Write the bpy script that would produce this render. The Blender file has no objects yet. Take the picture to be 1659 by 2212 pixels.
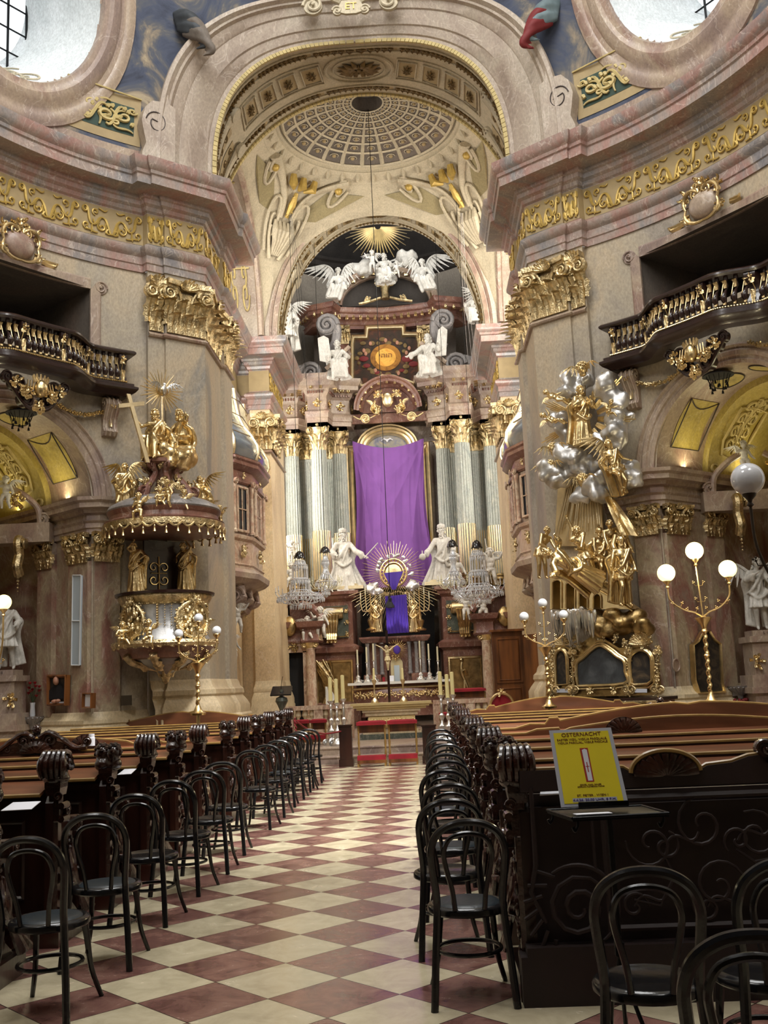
import bpy, bmesh, math, random
from math import pi, sin, cos, radians as rad, sqrt, hypot, atan2
from mathutils import Vector, Matrix, Euler
random.seed(7)
SC = bpy.context.scene
COL = SC.collection
# ---------------------------------------------------------------- camera
FPX, PIT, ROL, YAW, EYE = 2200.0, .168, -.0445, -.033, 1.5
_B = Matrix(((1,0,0),(0,0,-1),(0,1,0)))
_Y = Matrix(((cos(YAW),-sin(YAW),0),(sin(YAW),cos(YAW),0),(0,0,1)))
_P = Matrix(((1,0,0),(0,cos(PIT),sin(PIT)),(0,-sin(PIT),cos(PIT))))
_R = Matrix(((cos(ROL),-sin(ROL),0),(sin(ROL),cos(ROL),0),(0,0,1)))
RC = _R @ _P @ _B @ _Y
cam = bpy.data.objects.new('camera', bpy.data.cameras.new('camera')); COL.objects.link(cam)
r0, r1, r2 = RC[0], RC[1], RC[2]
cam.matrix_world = Matrix(((r0[0],-r1[0],-r2[0],0),(r0[1],-r1[1],-r2[1],0),(r0[2],-r1[2],-r2[2],EYE),(0,0,0,1)))
cam.data.sensor_fit = 'VERTICAL'; cam.data.sensor_height = 36; cam.data.lens = FPX/2212*36
cam.data.clip_end = 200; cam.data.clip_start = .05
SC.camera = cam
# ---------------------------------------------------------------- light
SC.view_settings.view_transform = 'Standard'; SC.view_settings.look = 'None'
SC.view_settings.gamma = 1; SC.view_settings.use_curve_mapping = False
SC.view_settings.exposure = 1.12
w = bpy.data.worlds.new('world'); SC.world = w; w.use_nodes = True
bg = w.node_tree.nodes['Background']; bg.inputs[0].default_value = (.93,.97,1,1); bg.inputs[1].default_value = .62
def area(name, loc, target, sx, sy, power, col=(1,1,1)):
    l = bpy.data.lights.new(name, 'AREA'); l.shape = 'RECTANGLE'; l.size = sx; l.size_y = sy
    l.energy = power; l.color = col
    o = bpy.data.objects.new(name, l); COL.objects.link(o); o.location = loc
    o.rotation_euler = (Vector(target)-Vector(loc)).to_track_quat('-Z','Y').to_euler()
    return o
CX, CY, RW = -.77, 11.95, 7.4
area('daylight_window_left', (CX-4.1, 24.1, 13.2), (CX+3, 27, 6), 2.0, 2.0, 100, (1,.95,.86))
area('daylight_window_right', (CX+4.1, 24.1, 13.2), (CX-3, 27.5, 4), 2.0, 2.0, 200, (1,.93,.80))
area('daylight_dome', (CX, 9.5, 19.5), (CX, 14, 2), 7, 7, 760, (1,.99,.97))
area('daylight_nave_window', (CX+5, 2, 14.5), (CX-2, 17, 7), 3, 3, 240, (1,.98,.95))
area('daylight_nave_window_2', (CX-5, 2, 14.5), (CX+2, 17, 7), 3, 3, 240, (1,.98,.95))
for k in (-1,1):          # floodlights fixed behind the choir pilasters, turned on the high altar; strips on the chapel cornices
    area('altar_floodlight', (CX+k*3.75, 31.0, 8.2), (CX-k*.4, 33.4, 8), .4, 4.5, 80 if k < 0 else 40, (1,.93,.84))
    area('choir_floodlight', (CX+k*3.9, 21.5, 8.9), (CX-k*1.2, 31.5, 8.0), .8, .6, 150, (1,.95,.88))
area('apse_fill', (CX, 29.6, 15.95), (CX, 34, 12.8), 3.2, .5, 42, (1,.97,.92))  # added fill, hidden above the choir arch, brightens the dark apse
for k in (-1,1): area('attic_fill', (CX+k*3.2, 29.0, 12.9), (CX-k*.3, 33.2, 13.2), .5, .8, 26, (1,.95,.87))  # added unseen pair behind the arch face, lifts the upper altar
def spot(name, loc, target, power, col, ang=50, size=.05):
    l = bpy.data.lights.new(name,'SPOT'); l.energy = power; l.color = col; l.spot_size = math.radians(ang); l.spot_blend = .6; l.shadow_soft_size = size
    o = bpy.data.objects.new(name,l); COL.objects.link(o); o.location = loc; o.rotation_euler = (Vector(target)-Vector(loc)).to_track_quat('-Z','Y').to_euler()
spot('sunbeam_from_nave_window', (CX+5.6, 8.5, 15.2), (-1.0, 14.2, 0), 7600, (1,.97,.92), 40, .6)
spot('sunbeam_from_choir_window', (CX+3.9, 23.2, 13.6), (CX-3.3, 28.6, 5.5), 1500, (1,.90,.72), 38, .4)
# ---------------------------------------------------------------- pixel helpers
def ray(px, py):
    d = Vector(((px-829.5)/FPX, (py-1106)/FPX, 1)); return RC.transposed() @ d
def at(px, py, Y):
    d = ray(px, py); return Vector((0,0,EYE)) + d*(Y/d.y)
def onp(px, py, P, n):
    d = ray(px, py); o = Vector((0,0,EYE)); return o + d*((P-o).dot(n)/d.dot(n))
# ---------------------------------------------------------------- materials
M = {}
def newmat(name):
    m = bpy.data.materials.new(name); m.use_nodes = True; M[name] = m
    nt = m.node_tree; return m, nt, nt.nodes['Principled BSDF']
def rgb(h):
    if isinstance(h, str):
        c = [int(h[i:i+2],16)/255 for i in (0,2,4)]
        return tuple((x/12.92 if x <= .04045 else ((x+.055)/1.055)**2.4) for x in c)+(1,)
    return tuple(h)+(1,) if len(h) == 3 else h
def mat(name, col, rough=.5, metal=0, bump=0, bscale=30, var=.0, vscale=6, coat=0, emit=None, es=0, alpha=None, trans=0, sheen=0, col2=None, stretch=(1,1,1)):
    m, nt, b = newmat(name); N, L = nt.nodes, nt.links
    b.inputs['Roughness'].default_value = rough; b.inputs['Metallic'].default_value = metal
    b.inputs['Coat Weight'].default_value = coat; b.inputs['Coat Roughness'].default_value = .12
    b.inputs['Transmission Weight'].default_value = trans
    tc = N.new('ShaderNodeTexCoord'); mp = N.new('ShaderNodeMapping'); L.new(tc.outputs['Object'], mp.inputs[0]); mp.inputs['Scale'].default_value = stretch
    if var or col2:
        n = N.new('ShaderNodeTexNoise'); n.inputs['Scale'].default_value = vscale; n.inputs['Detail'].default_value = 5
        L.new(mp.outputs[0], n.inputs['Vector'])
        r = N.new('ShaderNodeValToRGB'); L.new(n.outputs[0], r.inputs[0])
        c = rgb(col); c2 = rgb(col2) if col2 else tuple(x*(1-var) for x in c[:3])+(1,)
        r.color_ramp.elements[0].position = .36; r.color_ramp.elements[1].position = .66
        r.color_ramp.elements[0].color = c2; r.color_ramp.elements[1].color = c
        L.new(r.outputs[0], b.inputs['Base Color'])
    else: b.inputs['Base Color'].default_value = rgb(col)
    if bump:
        n2 = N.new('ShaderNodeTexNoise'); n2.inputs['Scale'].default_value = bscale; n2.inputs['Detail'].default_value = 4
        L.new(mp.outputs[0], n2.inputs['Vector'])
        bp = N.new('ShaderNodeBump'); bp.inputs['Strength'].default_value = bump; bp.inputs['Distance'].default_value = .02
        L.new(n2.outputs[0], bp.inputs['Height']); L.new(bp.outputs[0], b.inputs['Normal'])
    if emit: b.inputs['Emission Color'].default_value = rgb(emit); b.inputs['Emission Strength'].default_value = es
    return m
def marble(name, cols, rough=.35, scale=.9, vein='e8dcd0', veinw=.5, stretch=(1,1,.6), bump=.05, seed=0):
    """large soft patches of several stone colours with thin veins, in world space so that courses run on"""
    m, nt, b = newmat(name); N, L = nt.nodes, nt.links
    b.inputs['Roughness'].default_value = rough
    g = N.new('ShaderNodeNewGeometry'); mp = N.new('ShaderNodeMapping'); L.new(g.outputs['Position'], mp.inputs[0])
    mp.inputs['Scale'].default_value = stretch; mp.inputs['Location'].default_value = (seed*3.1, seed*1.7, seed)
    mp.inputs['Rotation'].default_value = (.5,.3,.2)
    n = N.new('ShaderNodeTexNoise'); n.inputs['Scale'].default_value = scale; n.inputs['Detail'].default_value = 6; n.inputs['Roughness'].default_value = .58; n.inputs['Distortion'].default_value = 1.1
    L.new(mp.outputs[0], n.inputs['Vector'])
    r = N.new('ShaderNodeValToRGB'); L.new(n.outputs[0], r.inputs[0]); e = r.color_ramp.elements
    k = len(cols)
    for i, c in enumerate(cols):
        p = .30+.42*i/(k-1)
        if i < 2: e[i].position = p; e[i].color = rgb(c)
        else: x = e.new(p); x.color = rgb(c)
    n3 = N.new('ShaderNodeTexNoise'); n3.inputs['Scale'].default_value = 26; n3.inputs['Detail'].default_value = 6; n3.inputs['Roughness'].default_value = .7
    L.new(mp.outputs[0], n3.inputs['Vector'])
    mr = N.new('ShaderNodeMapRange'); mr.inputs[1].default_value = .3; mr.inputs[2].default_value = .7; mr.inputs[3].default_value = .74; mr.inputs[4].default_value = 1.16
    L.new(n3.outputs[0], mr.inputs[0])
    mx = N.new('ShaderNodeMix'); mx.data_type = 'RGBA'; mx.blend_type = 'MULTIPLY'; mx.inputs[0].default_value = 1
    L.new(r.outputs[0], mx.inputs[6]); L.new(mr.outputs[0], mx.inputs[7])
    nv = N.new('ShaderNodeTexNoise'); nv.inputs['Scale'].default_value = scale*1.7; nv.inputs['Detail'].default_value = 7; nv.inputs['Distortion'].default_value = 2.2
    L.new(mp.outputs[0], nv.inputs['Vector'])
    ab = N.new('ShaderNodeMath'); ab.operation = 'SUBTRACT'; ab.inputs[1].default_value = .5; L.new(nv.outputs[0], ab.inputs[0])
    a2 = N.new('ShaderNodeMath'); a2.operation = 'ABSOLUTE'; L.new(ab.outputs[0], a2.inputs[0])
    vr = N.new('ShaderNodeMapRange'); vr.inputs[1].default_value = 0; vr.inputs[2].default_value = .012; vr.inputs[3].default_value = veinw; vr.inputs[4].default_value = 0
    L.new(a2.outputs[0], vr.inputs[0])
    m2 = N.new('ShaderNodeMix'); m2.data_type = 'RGBA'; m2.inputs[7].default_value = rgb(vein)
    L.new(vr.outputs[0], m2.inputs[0]); L.new(mx.outputs[2], m2.inputs[6]); L.new(m2.outputs[2], b.inputs['Base Color'])
    if bump:
        bp = N.new('ShaderNodeBump'); bp.inputs['Strength'].default_value = bump*2; bp.inputs['Distance'].default_value = .02
        L.new(n3.outputs[0], bp.inputs['Height']); L.new(bp.outputs[0], b.inputs['Normal'])
    return m
marble('stone_wall', ['837b70','9a9185','aa9f8c','b5a58c','8d8981'], .5, .55, veinw=.12)
marble('stone_warm', ['b79f7c','cdb590','d9c49f','c2a67c'], .45, .7, veinw=.2)
marble('stone_entab', ['76757a','8e8886','9f8f86','a27f76','8a8786','a39c94'], .32, .8, veinw=.35)
marble('stone_pink', ['82706a','99867a','ab9985','8f7468','b0a290'], .38, .7, veinw=.3)
marble('stone_red', ['5f3f37','764f44','86604f','694840'], .33, 1.1, veinw=.25)
marble('stone_panel', ['7a5048','8c6a5a','a09078','7f584d','948a78'], .35, .75, veinw=.25, seed=4)
marble('stone_jamb', ['86594e','8f7464','aa9b80','8e6256','9a917f'], .35, .8, veinw=.25, seed=2)
marble('stone_arch', ['958578','a99a8b','b3a797','a0948a'], .5, .8, veinw=.3)
marble('stone_grey', ['6d6b6c','858180','77706c'], .45, .9, veinw=.3)
marble('stone_column', ['8b938e','a9aea5','979d96','c0c0b2'], .3, 2.0, veinw=.3)
marble('stone_green', ['3c423c','4e544b','5f6256'], .3, 2, veinw=.2)
marble('stone_brecc', ['8e6f5c','c4ad94','a98570','d0bea6','93715c'], .28, 3.2, veinw=.3)
marble('stone_base', ['b5a384','cbb996','bda988','a59478'], .5, .8, veinw=.15)
marble('plaster_cream', ['aa9f88','bfb49b','b5a98f'], .7, 1.2, veinw=0)
marble('plaster_white', ['cfd6d8','dde3e5','e6ebee'], .8, 1.5, veinw=0)
marble('plaster_olive', ['857a58','978b66','8d8160'], .7, 2.2, veinw=0)
marble('plaster_gold', ['8f7e3f','a8954c','b29e58','8f8044'], .6, 1.3, veinw=.15)
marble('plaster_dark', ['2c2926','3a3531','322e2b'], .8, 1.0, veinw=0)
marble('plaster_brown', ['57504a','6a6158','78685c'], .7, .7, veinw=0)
marble('apse_wall', ['948c80','aca294','a0968a'], .7, .6, veinw=0)
marble('statue_white', ['b2afa7','cdcac2','dcd9d2'], .45, 3, veinw=0, bump=.03)
mat('gold', (.85,.66,.35), .30, 1, .25, 22, .35, 5)
mat('gold_light', (.94,.79,.50), .34, 1, .15, 30, .2, 5)
mat('gold_dark', (.56,.40,.18), .38, 1, .3, 22, .5, 6)
mat('gold_leafy', (.87,.70,.40), .35, 1, .8, 34, .55, 9)
mat('silver', (.78,.78,.77), .30, 1, .3, 14, .25, 5)
mat('silver_cloud', (.80,.79,.77), .38, .8, .25, 9, .4, 3)
mat('silver_body', (.50,.50,.50), .42, .75, .3, 9, .45, 3)
mat('gold_paint', (.78,.62,.30), .35, .45, .1, 20, .15, 4)
mat('brass', (.68,.50,.24), .3, 1)
mat('wood_black', (.008,.008,.009), .2, 0, .05, 40)
mat('leather_blue', '17242c', .4, 0, .1, 60)
mat('wood_pew', '33180f', .30, 0, .12, 18, col2='1c0c08', vscale=5, coat=.35, stretch=(1,1,.2))
mat('wood_carved', '3a1c12', .24, 0, .4, 26, col2='1a0b07', vscale=9, coat=.8)
mat('wood_ledge', '7d4e34', .33, 0, .05, 30, col2='56331f', vscale=4, coat=.3, stretch=(.25,2,1))
mat('wood_panel', '7c4a20', .35, 0, .05, 20, col2='4a2810', vscale=3, coat=.3, stretch=(2,2,.25))
mat('wood_edge', '9a7a44', .35, 0, 0, 10, .3, 8, coat=.3)
mat('wood_balcony', '2a1714', .3, 0, .1, 20, .3, 5, coat=.3)
mat('wood_relief', '241311', .62, 0, .3, 14, .3, 5)
mat('iron', '0d0f12', .4, .6, .1, 50)
mat('purple_cloth', '7c4c98', .8, 0, .08, 60, .12, 2)
mat('violet_cloth', '4a2f96', .75, 0, .08, 60, .1, 3)
mat('red_velvet', '8e1020', .85, 0, .15, 80, .3, 5)
mat('white_cloth', 'd9d6cc', .8)
mat('candle_wax', 'e8dca0', .5)
mat('candle_old', 'c9c3a4', .5)
mat('paper', 'e4e6ee', .7)
mat('paper_grey', 'b9bcc6', .7)
mat('poster_yellow', 'f0dc20', .6, 0, 0, 30, .06, 4)
mat('poster_red', 'a8301c', .6)
mat('poster_ink', '6b2a12', .7)
mat('poster_grey', 'a6a6a4', .7)
mat('globe_lit', 'fff1c0', .3, emit='ffe88c', es=1.25)
mat('globe_glow', 'fff1c0', .3, emit='fff6d0', es=7)
mat('globe_off', 'c9ccd2', .12, coat=1)
mat('glass_dark', '1c242c', .08, coat=1)
mat('glass_dome', '56616a', .15, 0, coat=1, var=.35, vscale=2)
mat('crystal', 'd6dadf', .08, .35, coat=1)
mat('light_panel', 'aebac2', .5)
mat('metal_white', 'd0d4d6', .4)
mat('bronze', '32291f', .45, .5)
mat('skin', 'a87860', .6)
mat('black_cloth', '141318', .8)
mat('flesh_ivory', 'cbb98e', .5)
mat('flower_red', '9a1420', .6)
mat('leaf_green', '2f3a20', .6)
mat('dark_void', '0b0a0a', .9)
mat('line_dark', '3b3230', .7)
mat('orn_gold', 'c9ab5c', .45, .35, .2, 30, .3, 8)
mat('orn_back', 'a8946c', .6, 0, .05, 20, .15, 5)
mat('orn_brown', '7a6236', .6, .2, .4, 30, .4, 9)
mat('fresco_green', '2c4238', .6)
mat('fresco_line', 'c9b67c', .6, 0, .1, 30, .25, 6)
mat('plaque', '4a4032', .5, .4)
mat('tabernacle_door', 'c4b48a', .5)
mat('rope_red', '7a1a24', .8)
mat('clothes_blue', '6d7f84', .7, 0, 0, 1, .4, 3)
mat('clothes_red', '7a3026', .7, 0, 0, 1, .4, 3)
mat('clothes_slate', '3a3f44', .7, 0, 0, 1, .4, 3)
mat('crimson', '6c1a1c', .7)
def fresco(name, cols, scale=1.2, seed=0, dist=1.5, rough=.8):
    m, nt, b = newmat(name); N, L = nt.nodes, nt.links
    b.inputs['Roughness'].default_value = rough
    tc = N.new('ShaderNodeTexCoord'); mp = N.new('ShaderNodeMapping'); L.new(tc.outputs['Object'], mp.inputs[0]); mp.inputs['Location'].default_value = (seed,seed*2,seed*3)
    n = N.new('ShaderNodeTexNoise'); n.inputs['Scale'].default_value = scale; n.inputs['Detail'].default_value = 9; n.inputs['Roughness'].default_value = .6; n.inputs['Distortion'].default_value = dist
    L.new(mp.outputs[0], n.inputs['Vector'])
    r = N.new('ShaderNodeValToRGB'); L.new(n.outputs[0], r.inputs[0]); e = r.color_ramp.elements; k = len(cols)
    for i, c in enumerate(cols):
        p = .28+.46*i/(k-1)
        if i < 2: e[i].position = p; e[i].color = rgb(c)
        else: x = e.new(p); x.color = rgb(c)
    L.new(r.outputs[0], b.inputs['Base Color']); return m
fresco('fresco_blue', ['20222b','2c303e','3b4152','464d60','57595f','84796a','a89a80','5a4a48'], .75)
fresco('fresco_dark', ['17151b','221f2a','2c2a38','3a3a4c','2f2a30','4a3a32'], .8, 3)
fresco('paint_dark', ['0c0b0a','1a1612','2b241c','4a3d2c','6a5a44'], 3.5, 1)
fresco('paint_glow', ['0c0a0a','1c1510','33261a','3a2218','5a3420','4a1c14'], 2.2, 2)
fresco('glory_outer', ['5a3a14','8a5c20','a8742c','7a4a1a'], 3, 2)
fresco('glory_inner', ['c08a34','e0b050','d89a40','b87828'], 3, 2)
fresco('paint_cloud', ['6a6f86','8a8c98','b0a890','c2b48c'], 3, 5)
fresco('grey_relief', ['2c2d30','3a3d40','55585a'], 2.5, 6)
# checkered floor, laid corner to corner towards the altar
def floor_mat():
    m, nt, b = newmat('floor_tiles'); N, L = nt.nodes, nt.links
    g = N.new('ShaderNodeNewGeometry'); a = .3254
    mp = N.new('ShaderNodeMapping'); mp.vector_type = 'POINT'; L.new(g.outputs['Position'], mp.inputs[0])
    S = 1/(a*sqrt(2))
    mp.inputs['Rotation'].default_value = (0,0,rad(45)); mp.inputs['Scale'].default_value = (S,S,0)
    ox, oy = -1.628*a, 15.36*a           # lattice node of the joints nearest under the eye
    # rotate then offset so that a joint crossing falls on an integer
    cx = (cos(rad(45))*(-ox) - sin(rad(45))*(-oy))*S; cy = (sin(rad(45))*(-ox)+cos(rad(45))*(-oy))*S
    mp.inputs["Location"].default_value = (cx+100, cy+100, .5)
    br = N.new('ShaderNodeTexChecker'); br.inputs['Scale'].default_value = 1; L.new(mp.outputs[0], br.inputs['Vector'])
    sp = N.new('ShaderNodeSeparateXYZ'); L.new(mp.outputs[0], sp.inputs[0])
    fl = N.new('ShaderNodeVectorMath'); fl.operation = 'FLOOR'; L.new(mp.outputs[0], fl.inputs[0])
    wn = N.new('ShaderNodeTexWhiteNoise'); wn.noise_dimensions = '2D'; L.new(fl.outputs[0], wn.inputs['Vector'])
    def ramp(cols, src, lo=.3, hi=.7):
        r = N.new('ShaderNodeValToRGB'); L.new(src, r.inputs[0]); e = r.color_ramp.elements
        for i, c in enumerate(cols):
            p = lo+(hi-lo)*i/(len(cols)-1)
            if i < 2: e[i].position = p; e[i].color = rgb(c)
            else: x = e.new(p); x.color = rgb(c)
        return r.outputs[0]
    n = N.new('ShaderNodeTexNoise'); n.inputs['Scale'].default_value = 5; n.inputs['Detail'].default_value = 8; n.inputs['Roughness'].default_value = .65; n.inputs['Distortion'].default_value = .6
    ad = N.new('ShaderNodeVectorMath'); ad.operation = 'MULTIPLY_ADD'; L.new(fl.outputs[0], ad.inputs[0]); ad.inputs[1].default_value = (3.7,5.3,0); L.new(g.outputs['Position'], ad.inputs[2])
    L.new(ad.outputs[0], n.inputs['Vector'])
    red = ramp(['5c3c35','72504a','866258','917165'], n.outputs[0]); cream = ramp(['b2a88c','c4b99c','cfc4a8'], n.outputs[0])
    mx = N.new('ShaderNodeMix'); mx.data_type = 'RGBA'; L.new(br.outputs['Fac'], mx.inputs[0]); L.new(cream, mx.inputs[6]); L.new(red, mx.inputs[7])
    mr = N.new('ShaderNodeMapRange'); mr.inputs[3].default_value = .86; mr.inputs[4].default_value = 1.1; L.new(wn.outputs['Value'], mr.inputs[0])
    mm = N.new('ShaderNodeMix'); mm.data_type = 'RGBA'; mm.blend_type = 'MULTIPLY'; mm.inputs[0].default_value = 1; L.new(mx.outputs[2], mm.inputs[6]); L.new(mr.outputs[0], mm.inputs[7])
    # joints
    outs = []
    for k in (0,1):
        fr = N.new('ShaderNodeMath'); fr.operation = 'FRACT'; L.new(sp.outputs[k], fr.inputs[0])
        pg = N.new('ShaderNodeMath'); pg.operation = 'PINGPONG'; pg.inputs[1].default_value = .5; L.new(fr.outputs[0], pg.inputs[0])
        outs.append(pg.outputs[0])
    mi = N.new('ShaderNodeMath'); mi.operation = 'MINIMUM'; L.new(outs[0], mi.inputs[0]); L.new(outs[1], mi.inputs[1])
    jr = N.new('ShaderNodeMapRange'); jr.inputs[1].default_value = .004; jr.inputs[2].default_value = .009; L.new(mi.outputs[0], jr.inputs[0])
    mj = N.new('ShaderNodeMix'); mj.data_type = 'RGBA'; mj.inputs[6].default_value = rgb('30241f'); L.new(jr.outputs[0], mj.inputs[0]); L.new(mm.outputs[2], mj.inputs[7])
    L.new(mj.outputs[2], b.inputs['Base Color'])
    rr = N.new('ShaderNodeMapRange'); rr.inputs[1].default_value = .3; rr.inputs[2].default_value = .7; rr.inputs[3].default_value = .12; rr.inputs[4].default_value = .30
    L.new(n.outputs[0], rr.inputs[0]); L.new(rr.outputs[0], b.inputs['Roughness'])
    bp = N.new('ShaderNodeBump'); bp.inputs['Strength'].default_value = .16; bp.inputs['Distance'].default_value = .006
    L.new(n.outputs[0], bp.inputs['Height']); L.new(bp.outputs[0], b.inputs['Normal'])
floor_mat()
# ---------------------------------------------------------------- mesh builder
def V(*a): return Vector(a)
def wm(o):
    m = o.matrix_basis.copy()
    while o.parent: o = o.parent; m = o.matrix_basis @ m
    return m
def tag(o, label=None, cat=None, group=None, kind=None):
    if label: o['label'] = label
    if cat: o['category'] = cat
    if group: o['group'] = group
    if kind: o['kind'] = kind
    return o
def thing(name, label, cat, loc=(0,0,0), rz=0, group=None):
    o = bpy.data.objects.new(name, None); COL.objects.link(o); o.empty_display_size = .1
    o.location = loc; o.rotation_euler = (0,0,rz); return tag(o, label, cat, group)
class MB:
    def __init__(s): s.v = []; s.f = []; s.M = Matrix()
    def add(s, vs, fs):
        k = len(s.v); Mx = s.M; s.v += [Mx @ Vector(p) for p in vs]; s.f += [tuple(i+k for i in f) for f in fs]; return s
    def box(s, c, d, rz=0, tap=1):
        x, y, z = d[0]/2, d[1]/2, d[2]/2; R = Matrix.Rotation(rz,3,'Z'); c = Vector(c)
        vs = [c+R@V(a*x*(tap if e > 0 else 1), b*y*(tap if e > 0 else 1), e*z) for e in (-1,1) for a, b in ((-1,-1),(1,-1),(1,1),(-1,1))]
        return s.add(vs, [(3,2,1,0),(4,5,6,7),(0,1,5,4),(1,2,6,5),(2,3,7,6),(3,0,4,7)])
    def grid(s, fn, nu, nv, cu=False, cv=False):
        vs = [fn(i/nu, j/nv) for i in range(nu+(not cu)) for j in range(nv+(not cv))]
        W = nv+(not cv); H = nu+(not cu); fs = []
        for i in range(nu):
            for j in range(nv):
                fs.append((i*W+j, ((i+1)%H)*W+j, ((i+1)%H)*W+(j+1)%W, i*W+(j+1)%W))
        return s.add(vs, fs)
    def ell(s, c, r, seg=12, rings=8, R=None):
        c = Vector(c); r = (r,r,r) if not hasattr(r,'__len__') else r
        def fn(u, v):
            a = 2*pi*u; b = pi*(v-.5); p = V(r[0]*cos(b)*cos(a), r[1]*cos(b)*sin(a), r[2]*sin(b))
            return c+(R@p if R else p)
        return s.grid(fn, seg, rings, cu=True)
    def tube(s, pts, r, seg=8, closed=False, flat=1, up=None):
        pts = [Vector(p) for p in pts]; n = len(pts)
        if n < 2: return s
        rs = r if hasattr(r,'__len__') else [r]*n
        if len(rs) != n: rs = [rs[min(len(rs)-1, int(i*len(rs)/n))] for i in range(n)]
        k = len(s.v); N0 = None; vs = []
        for i, p in enumerate(pts):
            a = pts[i-1] if (i or closed) else p; b = pts[(i+1)%n] if (i < n-1 or closed) else p
            t = (b-a)
            if t.length < 1e-9: t = V(0,0,1)
            t.normalize()
            if N0 is None:
                N0 = Vector(up) if up else (V(0,0,1) if abs(t.z) < .9 else V(1,0,0))
            N0 = N0-t*N0.dot(t)
            if N0.length < 1e-6: N0 = t.orthogonal()
            N0.normalize(); Bn = t.cross(N0)
            for j in range(seg):
                an = 2*pi*j/seg; vs.append(p+(N0*cos(an)*flat+Bn*sin(an))*rs[i])
        fs = []
        for i in range(n if closed else n-1):
            for j in range(seg):
                a = i*seg+j; b = i*seg+(j+1)%seg; c = ((i+1)%n)*seg+(j+1)%seg; d = ((i+1)%n)*seg+j
                fs.append((a,b,c,d))
        if not closed: fs += [tuple(range(seg))[::-1], tuple((n-1)*seg+j for j in range(seg))]
        return s.add(vs, fs)
    def lathe(s, prof, c=(0,0,0), seg=16, a0=0, a1=2*pi, sx=1, sy=1):
        c = Vector(c); full = abs(a1-a0-2*pi) < 1e-6; n = seg+(0 if full else 1); vs = []; fs = []; m = len(prof)
        for i in range(n):
            a = a0+(a1-a0)*i/seg
            for q in prof: vs.append(c+V(q[0]*cos(a)*sx, q[0]*sin(a)*sy, q[1]))
        for i in range(seg):
            for j in range(m-1): fs.append((i*m+j, ((i+1)%n)*m+j, ((i+1)%n)*m+j+1, i*m+j+1))
        return s.add(vs, fs)
    def sweep(s, path, prof, side=1, closed=False, scale=None):
        """plan path (x,y), profile (offset to the right of travel*side, z)"""
        n = len(path); m = len(prof); vs = []; fs = []
        P = [Vector((p[0],p[1])) for p in path]
        for i in range(n):
            ds = []
            if i or closed: ds.append((P[i]-P[i-1]).normalized())
            if i < n-1 or closed: ds.append((P[(i+1)%n]-P[i]).normalized())
            ns = [Vector((d.y,-d.x)) for d in ds]
            if len(ns) == 2:
                b = ns[0]+ns[1]; q = b.dot(ns[0])
                b = b/q if abs(q) > .2 else ns[0]
            else: b = ns[0]
            for o, z in prof: vs.append((P[i].x+b.x*o*side, P[i].y+b.y*o*side, z))
        for i in range(n if closed else n-1):
            for j in range(m-1): fs.append((i*m+j, ((i+1)%n)*m+j, ((i+1)%n)*m+j+1, i*m+j+1))
        return s.add(vs, fs)
    def frame3(s, pts, prof, nrm, closed=True):
        """moulding along a 3D polyline lying in a plane with normal nrm; prof = (outward in plane, off plane)"""
        pts = [Vector(p) for p in pts]; n = len(pts); nrm = Vector(nrm).normalized(); vs = []; m = len(prof); fs = []
        for i in range(n):
            ds = []
            if i or closed: ds.append((pts[i]-pts[i-1]).normalized())
            if i < n-1 or closed: ds.append((pts[(i+1)%n]-pts[i]).normalized())
            ns = [d.cross(nrm) for d in ds]
            if len(ns) == 2:
                b = ns[0]+ns[1]; q = b.dot(ns[0]); b = b/q if q > .25 else ns[0]
            else: b = ns[0]
            for o, w_ in prof: vs.append(pts[i]+b*o+nrm*w_)
        for i in range(n if closed else n-1):
            for j in range(m-1): fs.append((i*m+j, ((i+1)%n)*m+j, ((i+1)%n)*m+j+1, i*m+j+1))
        return s.add(vs, fs)
    def prism(s, pts, d):
        """closed polygon of 3D points extruded by vector d"""
        n = len(pts); d = Vector(d); P = [Vector(p) for p in pts]
        return s.add(P+[p+d for p in P], [tuple(range(n))[::-1], tuple(range(n,2*n))]+[(i,(i+1)%n,n+(i+1)%n,n+i) for i in range(n)])
    def leaf(s, base, up, out, L, W, curl=.35, lobes=4, n=8):
        """acanthus leaf: rises along up, tip curls over along out"""
        base, up, out = Vector(base), Vector(up).normalized(), Vector(out).normalized(); sd = up.cross(out).normalized()
        vs = []; fs = []
        for i in range(n+1):
            t = i/n; rise = L*(t if t < .75 else .75+(t-.75)*.35-(t-.75)**2*1.6); o = L*curl*(t**3)
            w = W*(.5+.5*sin(pi*min(1,t*.9+.1)))*(1-.25*abs(sin(lobes*pi*t)))*(1 if t < .9 else .6)
            c = base+up*rise+out*o
            e = out*(-.22*w)
            vs += [c-sd*w*.5+e, c-sd*w*.22+out*.06*w, c-out*.05*w, c+sd*w*.22+out*.06*w, c+sd*w*.5+e]
        for i in range(n):
            for j in range(4): fs.append((i*5+j,(i+1)*5+j,(i+1)*5+j+1,i*5+j+1))
        return s.add(vs, fs)
    def volute(s, c, ux, uy, r, th=.3, turns=2.2, sgn=1, thick=.4, seg=6, n=26):
        """spiral scroll in the plane ux,uy: starts at radius r, winds in"""
        c, ux, uy = Vector(c), Vector(ux).normalized(), Vector(uy).normalized(); nz = ux.cross(uy).normalized()
        if nz.y > .05: nz = -nz
        pts = []; rs = []
        for i in range(n+1):
            t = i/n; a = sgn*turns*2*pi*t; q = r*(1-.86*t)
            pts.append(c+ux*cos(a)*q+uy*sin(a)*q+nz*(.25*r*t)); rs.append(max(.004, th*r*(1-.6*t)*.5))
        s.tube(pts, rs, seg)
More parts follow.
